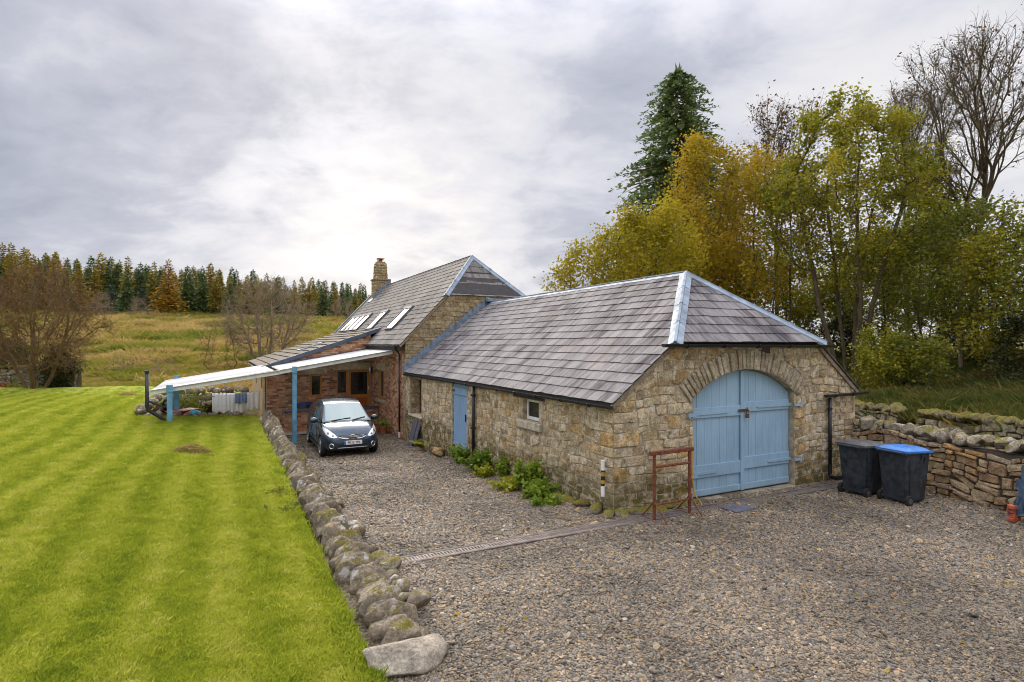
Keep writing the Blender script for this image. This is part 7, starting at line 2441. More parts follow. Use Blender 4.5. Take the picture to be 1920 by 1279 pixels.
def conifer_mesh(seed, H, R, whorls, per, sprays, needle, droop=0.25, base=0.06, sparse=0.0, taper=0.85, upturn=0.15, fluff=0.22):
    """trunk and crown arrays of a conifer of height H"""
    nr = np.random.default_rng(seed)
    zs = H * (base + (1 - base) * (np.arange(whorls) / whorls) ** 0.92)
    PP = []; DD = []; LL = []; WW = []; bp = []; bq = []; br = []
    for z in zs:
        f = z / H
        rad = R * (1 - f) ** taper * nr.uniform(0.8, 1.12) + 0.05 * R * (1 - f)
        k = max(3, int(round(per * (0.7 + 0.5 * (1 - f)))))
        a0 = nr.uniform(0, 6.28)
        for j in range(k):
            if nr.random() < sparse: continue
            a = a0 + 6.283 * j / k + nr.normal() * 0.25
            ln = rad * nr.uniform(0.7, 1.12)
            if ln < 0.08: ln = 0.08
            out = np.array([math.cos(a), math.sin(a), 0])
            n = max(3, int(sprays * (0.35 + 0.65 * ln / R)))
            s = np.sort(nr.uniform(0.12, 1.0, n))
            dz = upturn * ln * s - droop * ln * s * s * 1.4
            pts = np.array([0, 0, z + nr.normal() * 0.05 * H / whorls]) + out * (ln * s)[:, None] + np.array([0, 0, 1.0]) * dz[:, None]
            side = np.array([-out[1], out[0], 0])
            sg = nr.choice([-1, 0, 1], n)
            d = out[None] * nr.uniform(0.5, 1.0, (n, 1)) + side[None] * (sg * nr.uniform(0.4, 1.0, n))[:, None] + np.array([0, 0, 1.0])[None] * (nr.normal(size=(n, 1)) * fluff - droop * 0.9)
            d /= np.linalg.norm(d, axis=1, keepdims=True)
            L = needle * (0.55 + 0.65 * (1 - s)) * nr.uniform(0.7, 1.3, n) * (0.55 + 0.45 * (1 - f))
            PP.append(pts); DD.append(d); LL.append(L); WW.append(L * nr.uniform(0.30, 0.55, n))
            tipz = z + upturn * ln - droop * ln * 1.4
            bp.append([0, 0, z]); bq.append([out[0] * ln * 0.9, out[1] * ln * 0.9, z + (tipz - z) * 0.85]); br.append(0.012 * ln + 0.008)
    P = np.vstack(PP); D = np.vstack(DD); L = np.concatenate(LL); Wd = np.concatenate(WW)
    nrm = np.tile(np.array([[0, 0, 1.0]]), (len(P), 1)) + nr.normal(size=P.shape) * (0.2 + fluff)
    V, F = leaf_dirs(P, D, nrm, L, Wd)
    # leader
    V2, F2 = leaf_dirs(np.tile([[0, 0, H * 0.97]], (6, 1)), np.stack([nr.normal(size=6) * 0.25, nr.normal(size=6) * 0.25, np.ones(6)], 1), nr.normal(size=(6, 3)), np.full(6, 0.05 * H), np.full(6, 0.012 * H))
    rnd = np.repeat(nr.random(len(P)), 4)
    V, F = join((V, F), (V2, F2)); rnd = np.concatenate([rnd, np.repeat(nr.random(6), 4)])
    tz = np.linspace(-0.02 * H, 0.98 * H, 9)
    tp = np.stack([0.01 * H * np.sin(tz), 0 * tz, tz], 1); tr = 0.016 * H * (1 - np.linspace(0, 1, 9)) + 0.01
    tV, tF = join(frusta(tp[:-1], tp[1:], tr[:-1], tr[1:], 7), frusta(np.array(bp), np.array(bq), np.array(br), np.array(br) * 0.3, 3))
    return (tV, tF), (V, F, rnd)


def at(u, Y):
    return (u - 960) / 1085 * Y


def place_conifer(name, label, loc, proto, scale, rz, group=None):
    t = thing(name, label, 'tree', loc, rz, group)
    t.scale = (scale[0], scale[0], scale[1])
    for nm, me in (('trunk', proto[0]), ('crown', proto[1])):
        o = bpy.data.objects.new(nm, me); COL.objects.link(o); o.parent = t
    return t


def conifer_proto(nm, mat, **kw):
    (tV, tF), (V, F, R) = conifer_mesh(**kw)
    a = np_mesh('trunk', tV, tF, True); a.materials.append(M['bark'])
    b = np_mesh('crown', V, F, False, {'rnd': R}); b.materials.append(M[mat])
    return a, b


def build_trees():
    rng = random.Random(99)
    # ---------- tall spruce behind the barn
    Y = 40.0; X = at(1272, Y); z = float(field_z(X, Y))
    top = 2.9 + (645 - 132) * Y / 1085
    pr = conifer_proto('spruce', 'spruce_needle', seed=4, H=top - z, R=7.0, whorls=62, per=12, sprays=66, needle=0.68, droop=0.32, base=0.1, taper=0.47, upturn=0.18, sparse=0.18, fluff=0.5)
    place_conifer('spruce_tree', 'tall dark green spruce rising behind the barn roof', (X, Y, z), pr, (1, 1), 0.3)

    # ---------- broadleaf trees on the bank and behind the barn: (u, Y, top v, crown bottom v, half width px)
    def bl(name, label, u, Y, vt, vb, hw, seed, du=0, **kw):
        X = at(u, Y); z0 = float(field_z(X, Y)) if X > 6 else max(-0.5, float(field_z(X, Y)))
        zt = 2.9 + (645 - vt) * Y / 1085 - z0; zb = 2.9 + (645 - vb) * Y / 1085 - z0
        r = hw * Y / 1085
        c = (du * Y / 1085, 0, (zt + zb) / 2)
        return make_tree(name, label, (X, Y, z0), zt, c, (r, r * 0.9, (zt - zb) / 2), seed, group='trees on the bank', **kw)
    bl('sycamore_tree', 'large olive green tree with many upright stems right of the barn roof', 1590, 25, 185, 545, 150, 1, leaf='leaf_olive', nleaf=29000, lsize=0.15, stems=5, att=900, gap=0.34, spread=0.35, trunk_h=3.0, tip=0.019, clump=0.17, topbias=(0.2, 1.1), step=0.42)
    bl('sycamore_tree', 'gold and green tree standing behind the hip of the barn roof', 1452, 28, 262, 610, 78, 2, leaf='leaf_gold', nleaf=9500, lsize=0.165, stems=3, att=420, gap=0.32, spread=0.3, trunk_h=3.0, clump=0.24)
    bl('sycamore_tree', 'orange gold tree between the spruce and the olive green tree', 1335, 31, 248, 545, 92, 3, leaf='leaf_gold', nleaf=17000, lsize=0.17, stems=2, att=560, gap=0.26, spread=0.3, trunk_h=4.0, clump=0.25)
    bl('willow_tree', 'rounded yellow green tree showing over the middle of the barn ridge', 1205, 27, 392, 590, 100, 4, leaf='leaf_yellow', nleaf=17000, lsize=0.155, stems=3, att=520, gap=0.18, spread=0.4, trunk_h=2.0, clump=0.26)
    bl('willow_tree', 'thin pale yellow tree at the left end of the wood over the barn ridge', 1080, 28, 455, 600, 52, 5, leaf='leaf_yellow', nleaf=2600, lsize=0.17, stems=3, att=260, gap=0.2, spread=0.35, trunk_h=2.0, twigs=3, clump=0.22)
    bl('ash_tree', 'tall nearly bare tree with fine twigs at the right edge', 1826, 25.5, 75, 480, 150, 6, bark='bark', leaf='leaf_brown', nleaf=1500, lsize=0.12, stems=1, att=100, gap=0.0, trunk_h=5.2, twigs=3, twig_len=0.55, tip=0.011, fan=(4.2, 5, 0.50, 0.6), step=0.42, clump=0.1, du=25, up=0.28)
    bl('ash_tree', 'bare twiggy tree top between the spruce and the olive tree', 1455, 38, 185, 420, 70, 7, bark='bark', leaf='leaf_brown', nleaf=1500, lsize=0.2, att=100, gap=0.1, trunk_h=8, twigs=3, twig_len=0.8, tip=0.013, step=0.55, clump=0.2, fan=(3.4, 4, 0.4, 0.8))
    bl('ash_tree', 'bare crown behind the olive tree left of the tall bare tree', 1700, 36, 150, 420, 60, 8, bark='bark', leaf='leaf_brown', nleaf=700, lsize=0.18, att=100, gap=0.1, trunk_h=8, twigs=3, twig_len=0.8, tip=0.013, step=0.55, clump=0.2, fan=(4.0, 4, 0.38, 0.8))
    bl('hawthorn_tree', 'broad green tree with pale trunk under the tall bare tree', 1800, 22.5, 385, 640, 118, 9, bark='bark_pale', leaf='leaf_green', nleaf=13000, lsize=0.14, att=560, gap=0.28, trunk_h=2.4, clump=0.22, twigs=3, du=10)
    bl('hawthorn_tree', 'olive tinted tree filling the right edge below the bare branches', 1900, 20.5, 395, 680, 90, 10, bark='bark', leaf='leaf_olive', nleaf=9000, lsize=0.14, att=420, gap=0.15, trunk_h=1.2, clump=0.22, twigs=3)
    bl('hawthorn_tree', 'green tree close behind the olive tree above the mossy wall', 1660, 29, 420, 640, 75, 11, bark='bark', leaf='leaf_green', nleaf=6000, lsize=0.16, att=380, gap=0.3, trunk_h=2.0, clump=0.24, twigs=2)
    bl('sycamore_tree', 'darker green tree in the gap left of the tall bare tree', 1740, 27, 300, 600, 62, 21, bark='bark', leaf='leaf_olive', nleaf=7000, lsize=0.16, stems=2, att=380, gap=0.3, trunk_h=2.4, clump=0.24)
    bl('hazel_tree', 'low olive thicket seen under the gold tree behind the barn hip', 1440, 33, 470, 640, 70, 31, leaf='leaf_olive', nleaf=9000, lsize=0.18, stems=4, att=360, gap=0.25, spread=0.6, trunk_h=1.5, clump=0.24)
    bl('hazel_tree', 'low olive thicket between the stems right of the barn hip', 1545, 34, 500, 650, 60, 32, leaf='leaf_olive', nleaf=7000, lsize=0.18, stems=4, att=320, gap=0.3, spread=0.6, trunk_h=1.2, clump=0.24)
    bl('hazel_tree', 'olive thicket low behind the stems of the large olive tree', 1630, 33, 440, 640, 85, 34, leaf='leaf_olive', nleaf=11000, lsize=0.17, stems=4, att=400, gap=0.2, spread=0.7, trunk_h=1.2, clump=0.24)
    bl('hazel_tree', 'green thicket far back right of the large olive tree', 1735, 33, 400, 640, 80, 35, leaf='leaf_green', nleaf=11000, lsize=0.17, stems=4, att=400, gap=0.2, spread=0.7, trunk_h=1.2, clump=0.24)
    bl('hazel_tree', 'yellowing thicket under the orange gold tree above the ridge', 1340, 34, 440, 620, 80, 33, leaf='leaf_gold', nleaf=9000, lsize=0.18, stems=4, att=360, gap=0.2, spread=0.6, trunk_h=1.5, clump=0.24)
    for k, (u, Y, vt, hw, mat, lab) in enumerate([
        (1655, 20.5, 628, 40, 'leaf_olive', 'green bush at the foot of the olive tree by the barn corner'),
        (1722, 20.0, 632, 46, 'leaf_green', 'bright green bush on the bank left of the pale trunk'),
        (1845, 23.5, 560, 58, 'leaf_dark', 'dark evergreen bush right of the pale trunk'),
        (1910, 19.0, 600, 48, 'leaf_dark', 'dark holly bush at the right edge of the bank'),
        (1590, 30.0, 590, 55, 'leaf_dark', 'dark undergrowth bush behind the stems of the olive tree'),
        (1765, 31.0, 560, 60, 'leaf_dark', 'dark bush far back behind the pale trunk')]):
        X = at(u, Y); z0 = float(field_z(X, Y)); zt = 2.9 + (645 - vt) * Y / 1085 - z0; r = hw * Y / 1085
        make_tree('bush', lab, (X, Y, z0), zt, (0, 0, zt * 0.52), (r, r, zt * 0.5), 40 + k, leaf=mat, nleaf=4200, lsize=0.12, att=240, step=0.25, kill=0.3, trunk_h=0.3, stems=3, spread=0.25, tip=0.009, twigs=3, twig_len=0.4, gap=0.36, cat='bush', group='bushes on the bank', clump=0.11)

    # ---------- bare spreading tree on the lawn's far edge and others across the valley
    def bare(name, label, u, Y, vt, vb, hw, seed, z0=None, **kw):
        X = at(u, Y); z0 = float(field_z(X, Y)) if z0 is None else z0
        zt = 2.9 + (645 - vt) * Y / 1085 - z0; zb = 2.9 + (645 - vb) * Y / 1085 - z0
        r = hw * Y / 1085
        return make_tree(name, label, (X, Y, z0), zt, (0, 0, (zt + zb) / 2), (r, r * 0.8, (zt - zb) / 2), seed, **kw)
    bare('hawthorn_tree', 'old spreading bare tree with mossy limbs at the lawn edge', 62, 30, 492, 700, 118, 12, z0=0.5, bark='twig_mossy', leaf='leaf_russet', nleaf=8000, lsize=0.085, att=1700, step=0.28, kill=0.34, gap=0.0, trunk_h=0.9, stems=4, spread=0.25, twigs=6, twig_len=0.6, tip=0.012, clump=0.1, up=0.0)
    bare('alder_tree', 'pale bare many branched tree beyond the house extension', 500, 46, 528, 668, 92, 13, bark='twig', att=1000, step=0.38, kill=0.45, trunk_h=1.4, stems=4, spread=0.35, twigs=5, twig_len=0.9, tip=0.019, gap=0.0)
    bare('alder_tree', 'smaller leaning bare tree left of the pale one', 415, 43, 598, 690, 45, 14, bark='twig_mossy', att=260, step=0.35, kill=0.5, trunk_h=0.8, stems=2, spread=0.35, twigs=4, twig_len=0.7, tip=0.012, gap=0.0)
    for k, (u, lab) in enumerate(((215, 'left one of three thin saplings at the foot of the rough slope'), (232, 'middle one of three thin saplings at the foot of the rough slope'), (248, 'right one of three thin saplings at the foot of the rough slope'))):
        bare('sapling', lab, u, 44 + k, 664, 706, 16, 15 + k, bark='twig', att=90, step=0.25, kill=0.3, trunk_h=1.2, twigs=4, twig_len=0.5, tip=0.010, gap=0.0, group='saplings on the slope', leaf='leaf_olive', nleaf=150, lsize=0.10)
    bare('bush', 'brown bare bush on the slope left of the canopy', 305, 44, 672, 716, 26, 18, bark='twig', att=150, step=0.25, kill=0.3, trunk_h=0.3, stems=3, spread=0.3, twigs=5, twig_len=0.5, tip=0.010, gap=0.0, cat='bush')
    for k, (u, Y, vt, hw, lab) in enumerate([(110, 31.5, 655, 26, 'dark shrub under the spreading tree'), (22, 33, 640, 34, 'dark shrub behind the trunk of the spreading tree')]):
        X = at(u, Y); z0 = 0.35; zt = 2.9 + (645 - vt) * Y / 1085 - z0; r = hw * Y / 1085
        make_tree('bush', lab, (X, Y, z0), zt, (0, 0, zt * 0.5), (r, r, zt * 0.5), 60 + k, leaf='leaf_dark', nleaf=5000, lsize=0.13, att=200, step=0.22, kill=0.3, trunk_h=0.2, stems=2, spread=0.2, tip=0.009, twigs=3, twig_len=0.35, gap=0.1, cat='bush', clump=0.15)
    for k, (u, vt, hw, lab) in enumerate(((188, 548, 26, 'brown bare shrub at the plantation edge left of the pines'), (262, 560, 20, 'grey brown bare shrub just left of the golden larch'), (640, 560, 24, 'brown bare shrub at the plantation edge by the house roof'))):
        bare('bush', lab, u, 116, vt, 612, hw, 80 + k, bark='twig', att=200, step=0.5, kill=0.6, trunk_h=0.5, stems=3, spread=0.4, twigs=5, twig_len=1.2, tip=0.035, gap=0.0, cat='bush', group='shrubs at the plantation edge')
    # flower clump at the lawn edge
    t = thing('flower_clump', 'pink red flowers at the foot of the old wall', 'flowers', (at(6, 30.5), 30.5, 0.5), 0)
    V, F, R = leaf_cloud(rng, [(rng.gauss(0, 0.35), rng.gauss(0, 0.2), abs(rng.gauss(0.15, 0.12))) for _ in range(260)], 0.12, 0.7); link_mesh('petals', np_mesh('petals', V, F, False, {'rnd': R}), M['flower_red'], t)
    V, F, R = leaf_cloud(rng, [(rng.gauss(0.3, 0.6), rng.gauss(0, 0.3), abs(rng.gauss(0.1, 0.12))) for _ in range(500)], 0.13, 0.5); link_mesh('leaves', np_mesh('leaves', V, F, False, {'rnd': R}), M['weed_green'], t)

    # ---------- conifer plantation across the valley
    protos = {
        'spruce': [conifer_proto('p', 'spruce_needle', seed=10 + k, H=12, R=3.1, whorls=30, per=8, sprays=14, needle=1.15, droop=0.3, taper=0.85) for k in range(3)],
        'larch': [conifer_proto('p', 'larch_olive', seed=20 + k, H=12, R=2.9, whorls=28, per=8, sprays=13, needle=1.0, droop=0.12, sparse=0.1, taper=0.8, upturn=0.2, base=0.15) for k in range(2)],
        'gold': [conifer_proto('p', 'larch_needle', seed=30, H=12, R=4.3, whorls=30, per=8, sprays=16, needle=1.0, droop=0.06, taper=0.8, upturn=0.10, base=0.05)],
        'pine': [conifer_proto('p', 'blue_needle', seed=40, H=12, R=4.4, whorls=20, per=8, sprays=16, needle=1.2, droop=-0.05, taper=0.5, upturn=0.25, base=0.12)],
    }
    word = {'spruce': 'dark green spruce', 'larch': 'yellowing olive larch', 'pine': 'blue green bushy pine'}
    def hgt(u): return float(np.interp(u, [-80, 100, 350, 700], [15.6, 13.2, 11.4, 7.8]))
    order = []
    kinds = 'larch spruce larch larch spruce larch spruce larch larch pine spruce pine'.split()
    us = [-40, -8, 22, 48, 75, 100, 124, 150, 178, 208, 238, 268]
    seq_left = list(zip(us, kinds))
    seq_right = list(zip([352, 380, 405, 432, 462, 490, 520, 552, 580, 606, 630, 652, 676], 'spruce spruce larch spruce larch larch spruce larch larch spruce larch spruce larch'.split()))
    ordn = ['first', 'second', 'third', 'fourth', 'fifth', 'sixth', 'seventh', 'eighth', 'ninth', 'tenth', 'eleventh', 'twelfth', 'thirteenth']
    Y = 121.0; X = at(316, Y)
    place_conifer('larch_tree', 'golden orange larch standing out at the front of the far plantation', (X, Y, float(field_z(X, Y))), protos['gold'][0], (1.0, 0.98), 0.5, 'front trees of the plantation')
    for side, seq in (('left', list(reversed(seq_left))), ('right', seq_right)):
        for k, (u, kd) in enumerate(seq):
            Y = 128 + rng.uniform(-3, 3); X = at(u, Y)
            h = hgt(u) * rng.uniform(0.72, 1.0) * (0.62 if kd == 'pine' else 1)
            pr = protos[kd][k % len(protos[kd])]
            place_conifer({'spruce': 'spruce_tree', 'larch': 'larch_tree', 'pine': 'pine_tree'}[kd], f'{word[kd]}, {ordn[k]} front row tree {side} of the golden larch', (X, Y, float(field_z(X, Y)) - 0.2), pr, (h / 12 * rng.uniform(0.9, 1.15), h / 12), rng.uniform(0, 6.28), 'front trees of the plantation')
    # the wood behind reads as one mass
    pts = []; sc = []; rot = []; var = []
    for row in range(5):
        Y0 = 136 + row * 6
        u = -140.0
        while u < 760:
            Y = Y0 + rng.uniform(-2.5, 2.5); X = at(u, Y)
            h = hgt(u) * rng.uniform(0.80, 1.2)
            pts.append((X, Y, float(field_z(X, Y)) - 0.3)); s = h / 12
            sc.append((s * rng.uniform(0.9, 1.15), s * rng.uniform(0.9, 1.1), s)); rot.append((0, 0, rng.uniform(0, 6.28)))
            var.append(rng.choice((0, 1, 2, 3, 4, 3, 4)))
            u += rng.uniform(13, 24)
    allp = protos['spruce'] + protos['larch']
    merged = []
    for a, b in allp:
        merged.append((a, b))
    scatter_meshes('plantation_mass', pts, rot, sc, [v for v in var], [m for m in merged], 'forest')


def scatter_meshes(name, pts, rot, sc, var, protos, _k, label=None):
    """one object holding instances: points with rotation, scale and variant, set out by geometry nodes"""
    n = len(pts)
    me = bpy.data.meshes.new(name)
    me.vertices.add(n); me.vertices.foreach_set('co', np.asarray(pts, np.float32).ravel())
    for nm, typ, arr in (('rot', 'FLOAT_VECTOR', rot), ('scl', 'FLOAT_VECTOR', sc)):
        a = me.attributes.new(nm, typ, 'POINT'); a.data.foreach_set('vector', np.asarray(arr, np.float32).ravel())
    a = me.attributes.new('variant', 'INT', 'POINT'); a.data.foreach_set('value', np.asarray(var, np.int32))
    o = bpy.data.objects.new(name, me); COL.objects.link(o)
    ng = bpy.data.node_groups.new(name, 'GeometryNodeTree')
    ng.interface.new_socket('Geometry', in_out='INPUT', socket_type='NodeSocketGeometry')
    ng.interface.new_socket('Geometry', in_out='OUTPUT', socket_type='NodeSocketGeometry')
    N = ng.nodes; Lk = ng.links
    gi = N.new('NodeGroupInput'); go = N.new('NodeGroupOutput'); jn = N.new('GeometryNodeJoinGeometry')
    def attr(nm, typ):
        k = N.new('GeometryNodeInputNamedAttribute'); k.data_type = typ; k.inputs['Name'].default_value = nm
        return k.outputs['Attribute']
    av, ar, asc = attr('variant', 'INT'), attr('rot', 'FLOAT_VECTOR'), attr('scl', 'FLOAT_VECTOR')
    for i, pr in enumerate(protos):
        cmp_ = N.new('FunctionNodeCompare'); cmp_.data_type = 'INT'; cmp_.operation = 'EQUAL'
        Lk.new(av, cmp_.inputs['A'] if cmp_.inputs['A'].type == 'INT' else cmp_.inputs[2])
        isock = [s for s in cmp_.inputs if s.type == 'INT']
        Lk.new(av, isock[0]); isock[1].default_value = i
        parts = pr if isinstance(pr, tuple) else (pr,)
        ij = N.new('GeometryNodeJoinGeometry')
        for m_ in parts:
            po = bpy.data.objects.new(name + '_source', m_)
            oi = N.new('GeometryNodeObjectInfo'); oi.inputs['Object'].default_value = po
            Lk.new(oi.outputs['Geometry'], ij.inputs[0])
        ip = N.new('GeometryNodeInstanceOnPoints')
        Lk.new(gi.outputs[0], ip.inputs['Points']); Lk.new(cmp_.outputs[0], ip.inputs['Selection'])
        Lk.new(ij.outputs[0], ip.inputs['Instance']); Lk.new(asc, ip.inputs['Scale'])
        er = N.new('FunctionNodeEulerToRotation'); Lk.new(ar, er.inputs[0]); Lk.new(er.outputs[0], ip.inputs['Rotation'])
        Lk.new(ip.outputs[0], jn.inputs[0])
    Lk.new(jn.outputs[0], go.inputs[0])
    m = o.modifiers.new('scatter', 'NODES'); m.node_group = ng
    o['kind'] = 'stuff'
    if label: o['label'] = label
    return o
build_trees()
# ------------------------------------------------------------------ weeds, gravel, grass
def build_weeds():
    rng = random.Random(71)
    def weed(label, a, b, r, h, n, ls, mat='weed_green', nm='weed'):
        z = float(gravel_z(a, b)) - 0.01
        t = thing(nm, label, 'plant', W(a, b, z), TH, 'weeds along the barn foot')
        st = MB(); pts = []
        for k in range(14):
            ang = rng.uniform(0, 6.28); q = rng.uniform(0.2, 1) * r
            e = Vector((math.cos(ang) * q, math.sin(ang) * q * 0.7, h * rng.uniform(0.45, 1.0)))
            e.x = min(e.x, -b - 0.03)
            st.tube([(e.x * 0.2, e.y * 0.2, 0), (e.x * 0.6, e.y * 0.6, e.z * 0.6), e], [0.006, 0.005, 0.003], 4)
            for _ in range(n // 14):
                f = rng.uniform(0.35, 1.08)
                pts.append((min(e.x * f + rng.gauss(0, 0.05), -b - 0.02), e.y * f + rng.gauss(0, 0.05), max(0.02, e.z * f + rng.gauss(0, 0.04))))
        st.build('stem', M['weed_green'], t)
        V, F, R = leaf_cloud(rng, pts, ls, 0.75, 0.45, 0.1)
        link_mesh('leaves', np_mesh('leaves', V, F, False, {'rnd': R}), M[mat], t)
    def fern(label, a, b, r, h, nfr):
        z = float(gravel_z(a, b))
        t = thing('fern', label, 'plant', W(a, b, z), TH, 'weeds along the barn foot')
        PP = []; DD = []; LL = []
        for k in range(nfr):
            ang = rng.uniform(math.pi * 0.45, math.pi * 1.55); q = r * rng.uniform(0.6, 1.1)
            for i in range(26):
                f = i / 25
                p = np.array([math.cos(ang) * q * f, math.sin(ang) * q * f, h * (1.6 * f - 0.95 * f * f) * rng.uniform(0.95, 1.05) + 0.02])
                for sd in (-1, 1):
                    PP.append(p); DD.append(np.array([-math.sin(ang) * sd * 0.9 + math.cos(ang) * 0.4, math.cos(ang) * sd * 0.9 + math.sin(ang) * 0.4, -0.1])); LL.append(0.10 * math.sin(math.pi * (0.12 + 0.86 * f)) + 0.015)
        D = np.array(DD); D /= np.linalg.norm(D, axis=1, keepdims=True); L = np.array(LL)
        V, F = leaf_dirs(np.array(PP), D, np.tile([[0, 0, 1.0]], (len(PP), 1)), L, L * 0.34)
        nr = np.random.default_rng(3)
        link_mesh('fronds', np_mesh('fronds', V, F, False, {'rnd': np.repeat(nr.random(len(PP)), 4)}), M['fern_green'], t)
    fern('yellow green fern growing at the barn foot near the leaning slates', 9.25, -0.30, 0.50, 0.42, 16)
    weed('leafy green weed between the lane door and the downpipe', 6.40, -0.24, 0.32, 0.46, 900, 0.085)
    weed('broad green weed clump just right of the downpipe foot', 4.95, -0.30, 0.50, 0.50, 1300, 0.09)
    weed('low yellow green weed in front of the broad clump', 4.25, -0.48, 0.34, 0.22, 500, 0.08, 'fern_green')
    weed('upright green weed against the wall under the small window', 3.95, -0.12, 0.20, 0.48, 420, 0.085)
    weed('tall green weed against the wall right of the small window', 2.45, -0.26, 0.34, 0.62, 1000, 0.10)
    weed('spreading bright green weed at the barn corner', 1.75, -0.52, 0.46, 0.34, 1000, 0.10)
    weed('low bright green weed left of the spreading one', 2.75, -0.62, 0.42, 0.20, 600, 0.085, 'fern_green')
    weed('small green weed trailing on the gravel by the barn corner', 1.15, -0.62, 0.30, 0.14, 350, 0.085)
    for k, (a, b, lab) in enumerate(((2.2, -5.02, 'small leafy dock growing on the lawn side of the boulder wall'), (3.4, -4.98, 'second leafy dock by the boulder wall further from the boulder'))):
        t = thing('weed', lab, 'plant', W(a, b, float(lawn_z(a, b))), 0, 'docks along the wall')
        V, F, R = leaf_cloud(rng, [(rng.gauss(0, 0.10), rng.gauss(0, 0.14), abs(rng.gauss(0.03, 0.04))) for _ in range(40)], 0.10, 0.6, 0.5)
        link_mesh('leaves', np_mesh('leaves', V, F, False, {'rnd': R}), M['leaf_green'], t)


def build_gravel():
    nr = np.random.default_rng(5)
    chips = []
    for s in range(5):
        bm = bmesh.new(); bmesh.ops.create_icosphere(bm, subdivisions=1, radius=1.0)
        rg = random.Random(s)
        for v in bm.verts:
            v.co = Vector((v.co.x * rg.uniform(0.75, 1.2), v.co.y * rg.uniform(0.6, 0.95), v.co.z * rg.uniform(0.34, 0.62)))
        me = bpy.data.meshes.new('chip'); bm.to_mesh(me); bm.free()
        me.materials.append(M['gravel_chip']); chips.append(me)
    A, B, S = [], [], []
    # density falls with distance, size stays true
    N = 1500000
    a = nr.uniform(-7.5, 15.2, N); b = nr.uniform(-4.75, 6.4, N)
    X = P0[0] + b * CT - a * ST; Y = P0[1] + b * ST + a * CT
    dens = np.clip((7.0 / np.maximum(Y, 1)) ** 1.6, 0, 1)
    ok = (Y > 3.2) & (np.abs(X) < 1.25 * Y + 0.5) & (nr.random(N) < dens)
    lane_w = (a > 0) & (b > -0.05)
    ok &= ~lane_w & ~((np.abs(a + 0.45) < 0.125 + 0.03 * np.sin(b * 3.1)) & (b > -4.1) & (b < 5.6))
    ok &= ~((b < -4.25) & (a > -2.9))
    ok &= ~((a > -0.10) & (b > -0.1))
    a, b, X, Y = a[ok], b[ok], X[ok], Y[ok]
    n = len(a)
    z = gravel_surface(a, b, X, Y)
    s = nr.lognormal(math.log(0.0120), 0.40, n)
    s = np.clip(s, 0.007, 0.05) * np.clip(0.75 + Y / 30.0, 0.9, 1.3)
    big = nr.random(n) < 0.0015
    s[big] *= 2.0
    rot = np.stack([nr.normal(0, 0.35, n), nr.normal(0, 0.35, n), nr.uniform(0, 6.28, n)], 1)
    scl = s[:, None] * nr.uniform(0.8, 1.25, (n, 3))
    print('gravel chips', n)
    scatter_meshes('gravel', np.stack([X, Y, z + s * 0.25], 1), rot, scl, nr.integers(0, 5, n), chips, 'gravel', 'loose grey and tan gravel chippings over the yard and drive')


def tuft_mesh(seed, n, h, spread, w, mat, lean=0.5):
    nr = np.random.default_rng(seed)
    V = []; F = []
    for i in range(n):
        x, y = nr.normal(0, spread, 2); a = nr.uniform(0, 6.28); L = h * nr.uniform(0.5, 1.15)
        ln = nr.normal(0, lean) ; dx, dy = math.cos(a) * ln * L, math.sin(a) * ln * L
        t = nr.uniform(0, 6.28); sx, sy = math.cos(t) * w, math.sin(t) * w
        k = len(V)
        V += [(x - sx, y - sy, -0.01), (x + sx, y + sy, -0.01), (x + dx * 0.45 + sx * 0.7, y + dy * 0.45 + sy * 0.7, L * 0.6), (x + dx, y + dy, L * 0.92)]
        F.append((k, k + 1, k + 2, k + 3))
    me = np_mesh('tuft', V, F); me.materials.append(M[mat])
    return me


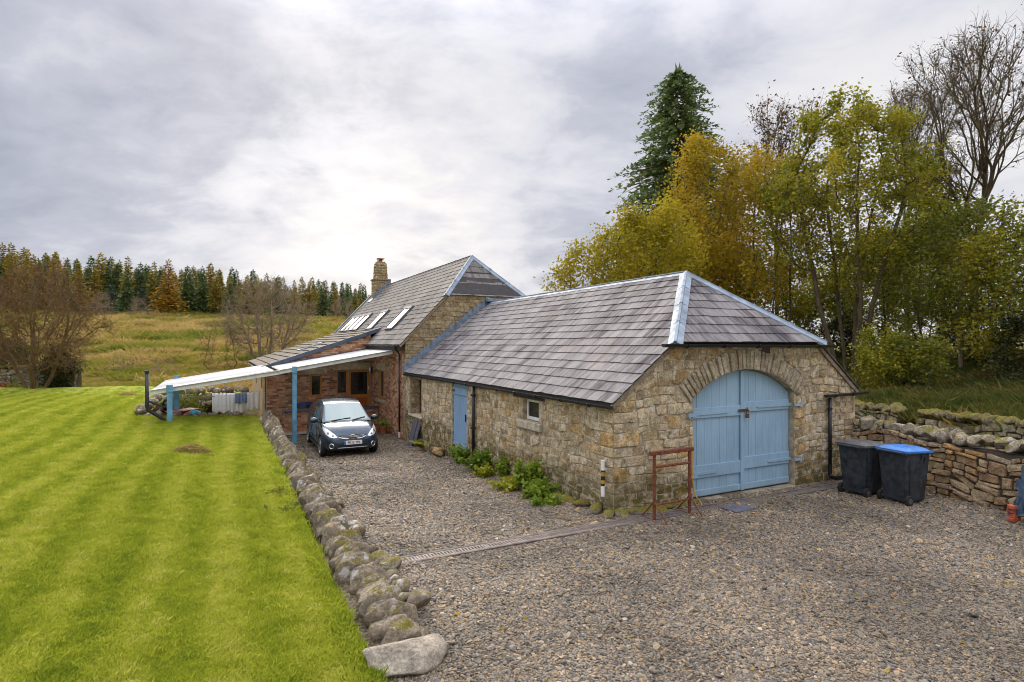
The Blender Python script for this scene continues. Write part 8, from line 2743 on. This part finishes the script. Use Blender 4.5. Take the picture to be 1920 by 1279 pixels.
def build_grass():
    nr = np.random.default_rng(6)
    tufts = [tuft_mesh(s, 18, 0.045, 0.035, 0.0028, 'grass_blade', 0.7) for s in range(4)]
    N = 1250000
    Y = 3.0 + 28 * nr.random(N) ** 1.35; X = (nr.uniform(-1.35, 0.05, N)) * Y
    dx, dy = X - P0[0], Y - P0[1]
    a = -dx * ST + dy * CT; b = dx * CT + dy * ST
    dens = np.clip(0.42 * (9.0 / Y) ** 1.2, 0, 1) * (Y / 23) ** 0.3 * sstep(31, 20, Y)
    ok = lawn_keep(a, b) & (b < -4.80) & (nr.random(N) < dens)
    a, b, X, Y = a[ok], b[ok], X[ok], Y[ok]
    n = len(a)
    z = lawn_surface(a, b, X, Y)
    s = nr.uniform(0.65, 1.25, n) * np.clip(0.85 + Y / 40, 0.9, 1.4)
    edge = np.exp(-((b + 4.85) / 0.12) ** 2)
    s *= 1 + 0.35 * edge
    rot = np.stack([nr.normal(0, 0.12, n), nr.normal(0, 0.12, n), nr.uniform(0, 6.28, n)], 1)
    print('grass tufts', n)
    scatter_meshes('lawn_grass', np.stack([X, Y, z], 1), rot, np.stack([s, s, s * nr.uniform(0.7, 1.3, n)], 1), nr.integers(0, 4, n), tufts, 'grass', 'short mown grass of the lawn')
    # rough tussocks on the slope across the valley and on the bank
    tus = [tuft_mesh(50 + s, 60, 0.55, 0.22, 0.018, 'rough_blade', 0.55) for s in range(4)]
    N = 26000
    Y = 33 + 95 * nr.random(N) ** 1.5; X = at(nr.uniform(-60, 640, N), Y)
    keep = (Y > 33.5)
    X, Y = X[keep], Y[keep]; n = len(X)
    z = field_z(X, Y)
    s = nr.uniform(0.45, 1.2, n) * (0.6 + 0.6 * (fbm(X, Y, 0.35, 7.0) > 0.1)) * np.clip(Y / 60, 0.7, 1.3)
    rot = np.stack([nr.normal(0, 0.15, n), nr.normal(0, 0.15, n), nr.uniform(0, 6.28, n)], 1)
    scatter_meshes('rough_grass', np.stack([X, Y, z - 0.03], 1), rot, np.stack([s * 1.3, s * 1.3, s], 1), nr.integers(0, 4, n), tus, 'grass', 'rough tan and green grass on the slope')
    tus2 = [tuft_mesh(70 + s, 40, 0.28, 0.13, 0.008, 'bank_blade', 0.7) for s in range(3)]
    N = 14000
    Y = nr.uniform(12.5, 34, N); X = at(nr.uniform(1520, 1990, N), Y)
    d = (X - 10.1) * 0.944 + (Y - 17.0) * 0.33
    k = d > 0.35
    X, Y = X[k], Y[k]; n = len(X)
    z = field_z(X, Y); s = nr.uniform(0.5, 1.25, n)
    rot = np.stack([nr.normal(0, 0.2, n), nr.normal(0, 0.2, n), nr.uniform(0, 6.28, n)], 1)
    scatter_meshes('bank_grass', np.stack([X, Y, z - 0.02], 1), rot, np.stack([s, s, s], 1), nr.integers(0, 3, n), tus2, 'grass', 'rough grass on the bank below the trees')


def build_fallen_leaves():
    nr = np.random.default_rng(12)
    n = 520
    a = nr.uniform(-6.5, 14, n); b = np.where(nr.random(n) < 0.6, nr.uniform(-4.0, 6.0, n), nr.uniform(-11, -4.9, n))
    ok = ~((a > -0.1) & (b > -0.1))
    a, b = a[ok], b[ok]
    X = P0[0] + b * CT - a * ST; Y = P0[1] + b * ST + a * CT
    z = np.where(b > -4.6, gravel_surface(a, b, X, Y) + 0.022, lawn_surface(a, b, X, Y) + 0.035)
    V, F, R = leaf_cloud(random.Random(4), np.stack([X, Y, z], 1), 0.05, 0.7, 0.85)
    o = link_mesh('fallen_leaves', np_mesh('fallen_leaves', V, F, False, {'rnd': R}), M['leaf_gold'])
    tag(o, 'few small fallen leaves strewn over gravel and lawn', kind='stuff')


build_weeds()
build_gravel()
build_grass()
build_fallen_leaves()
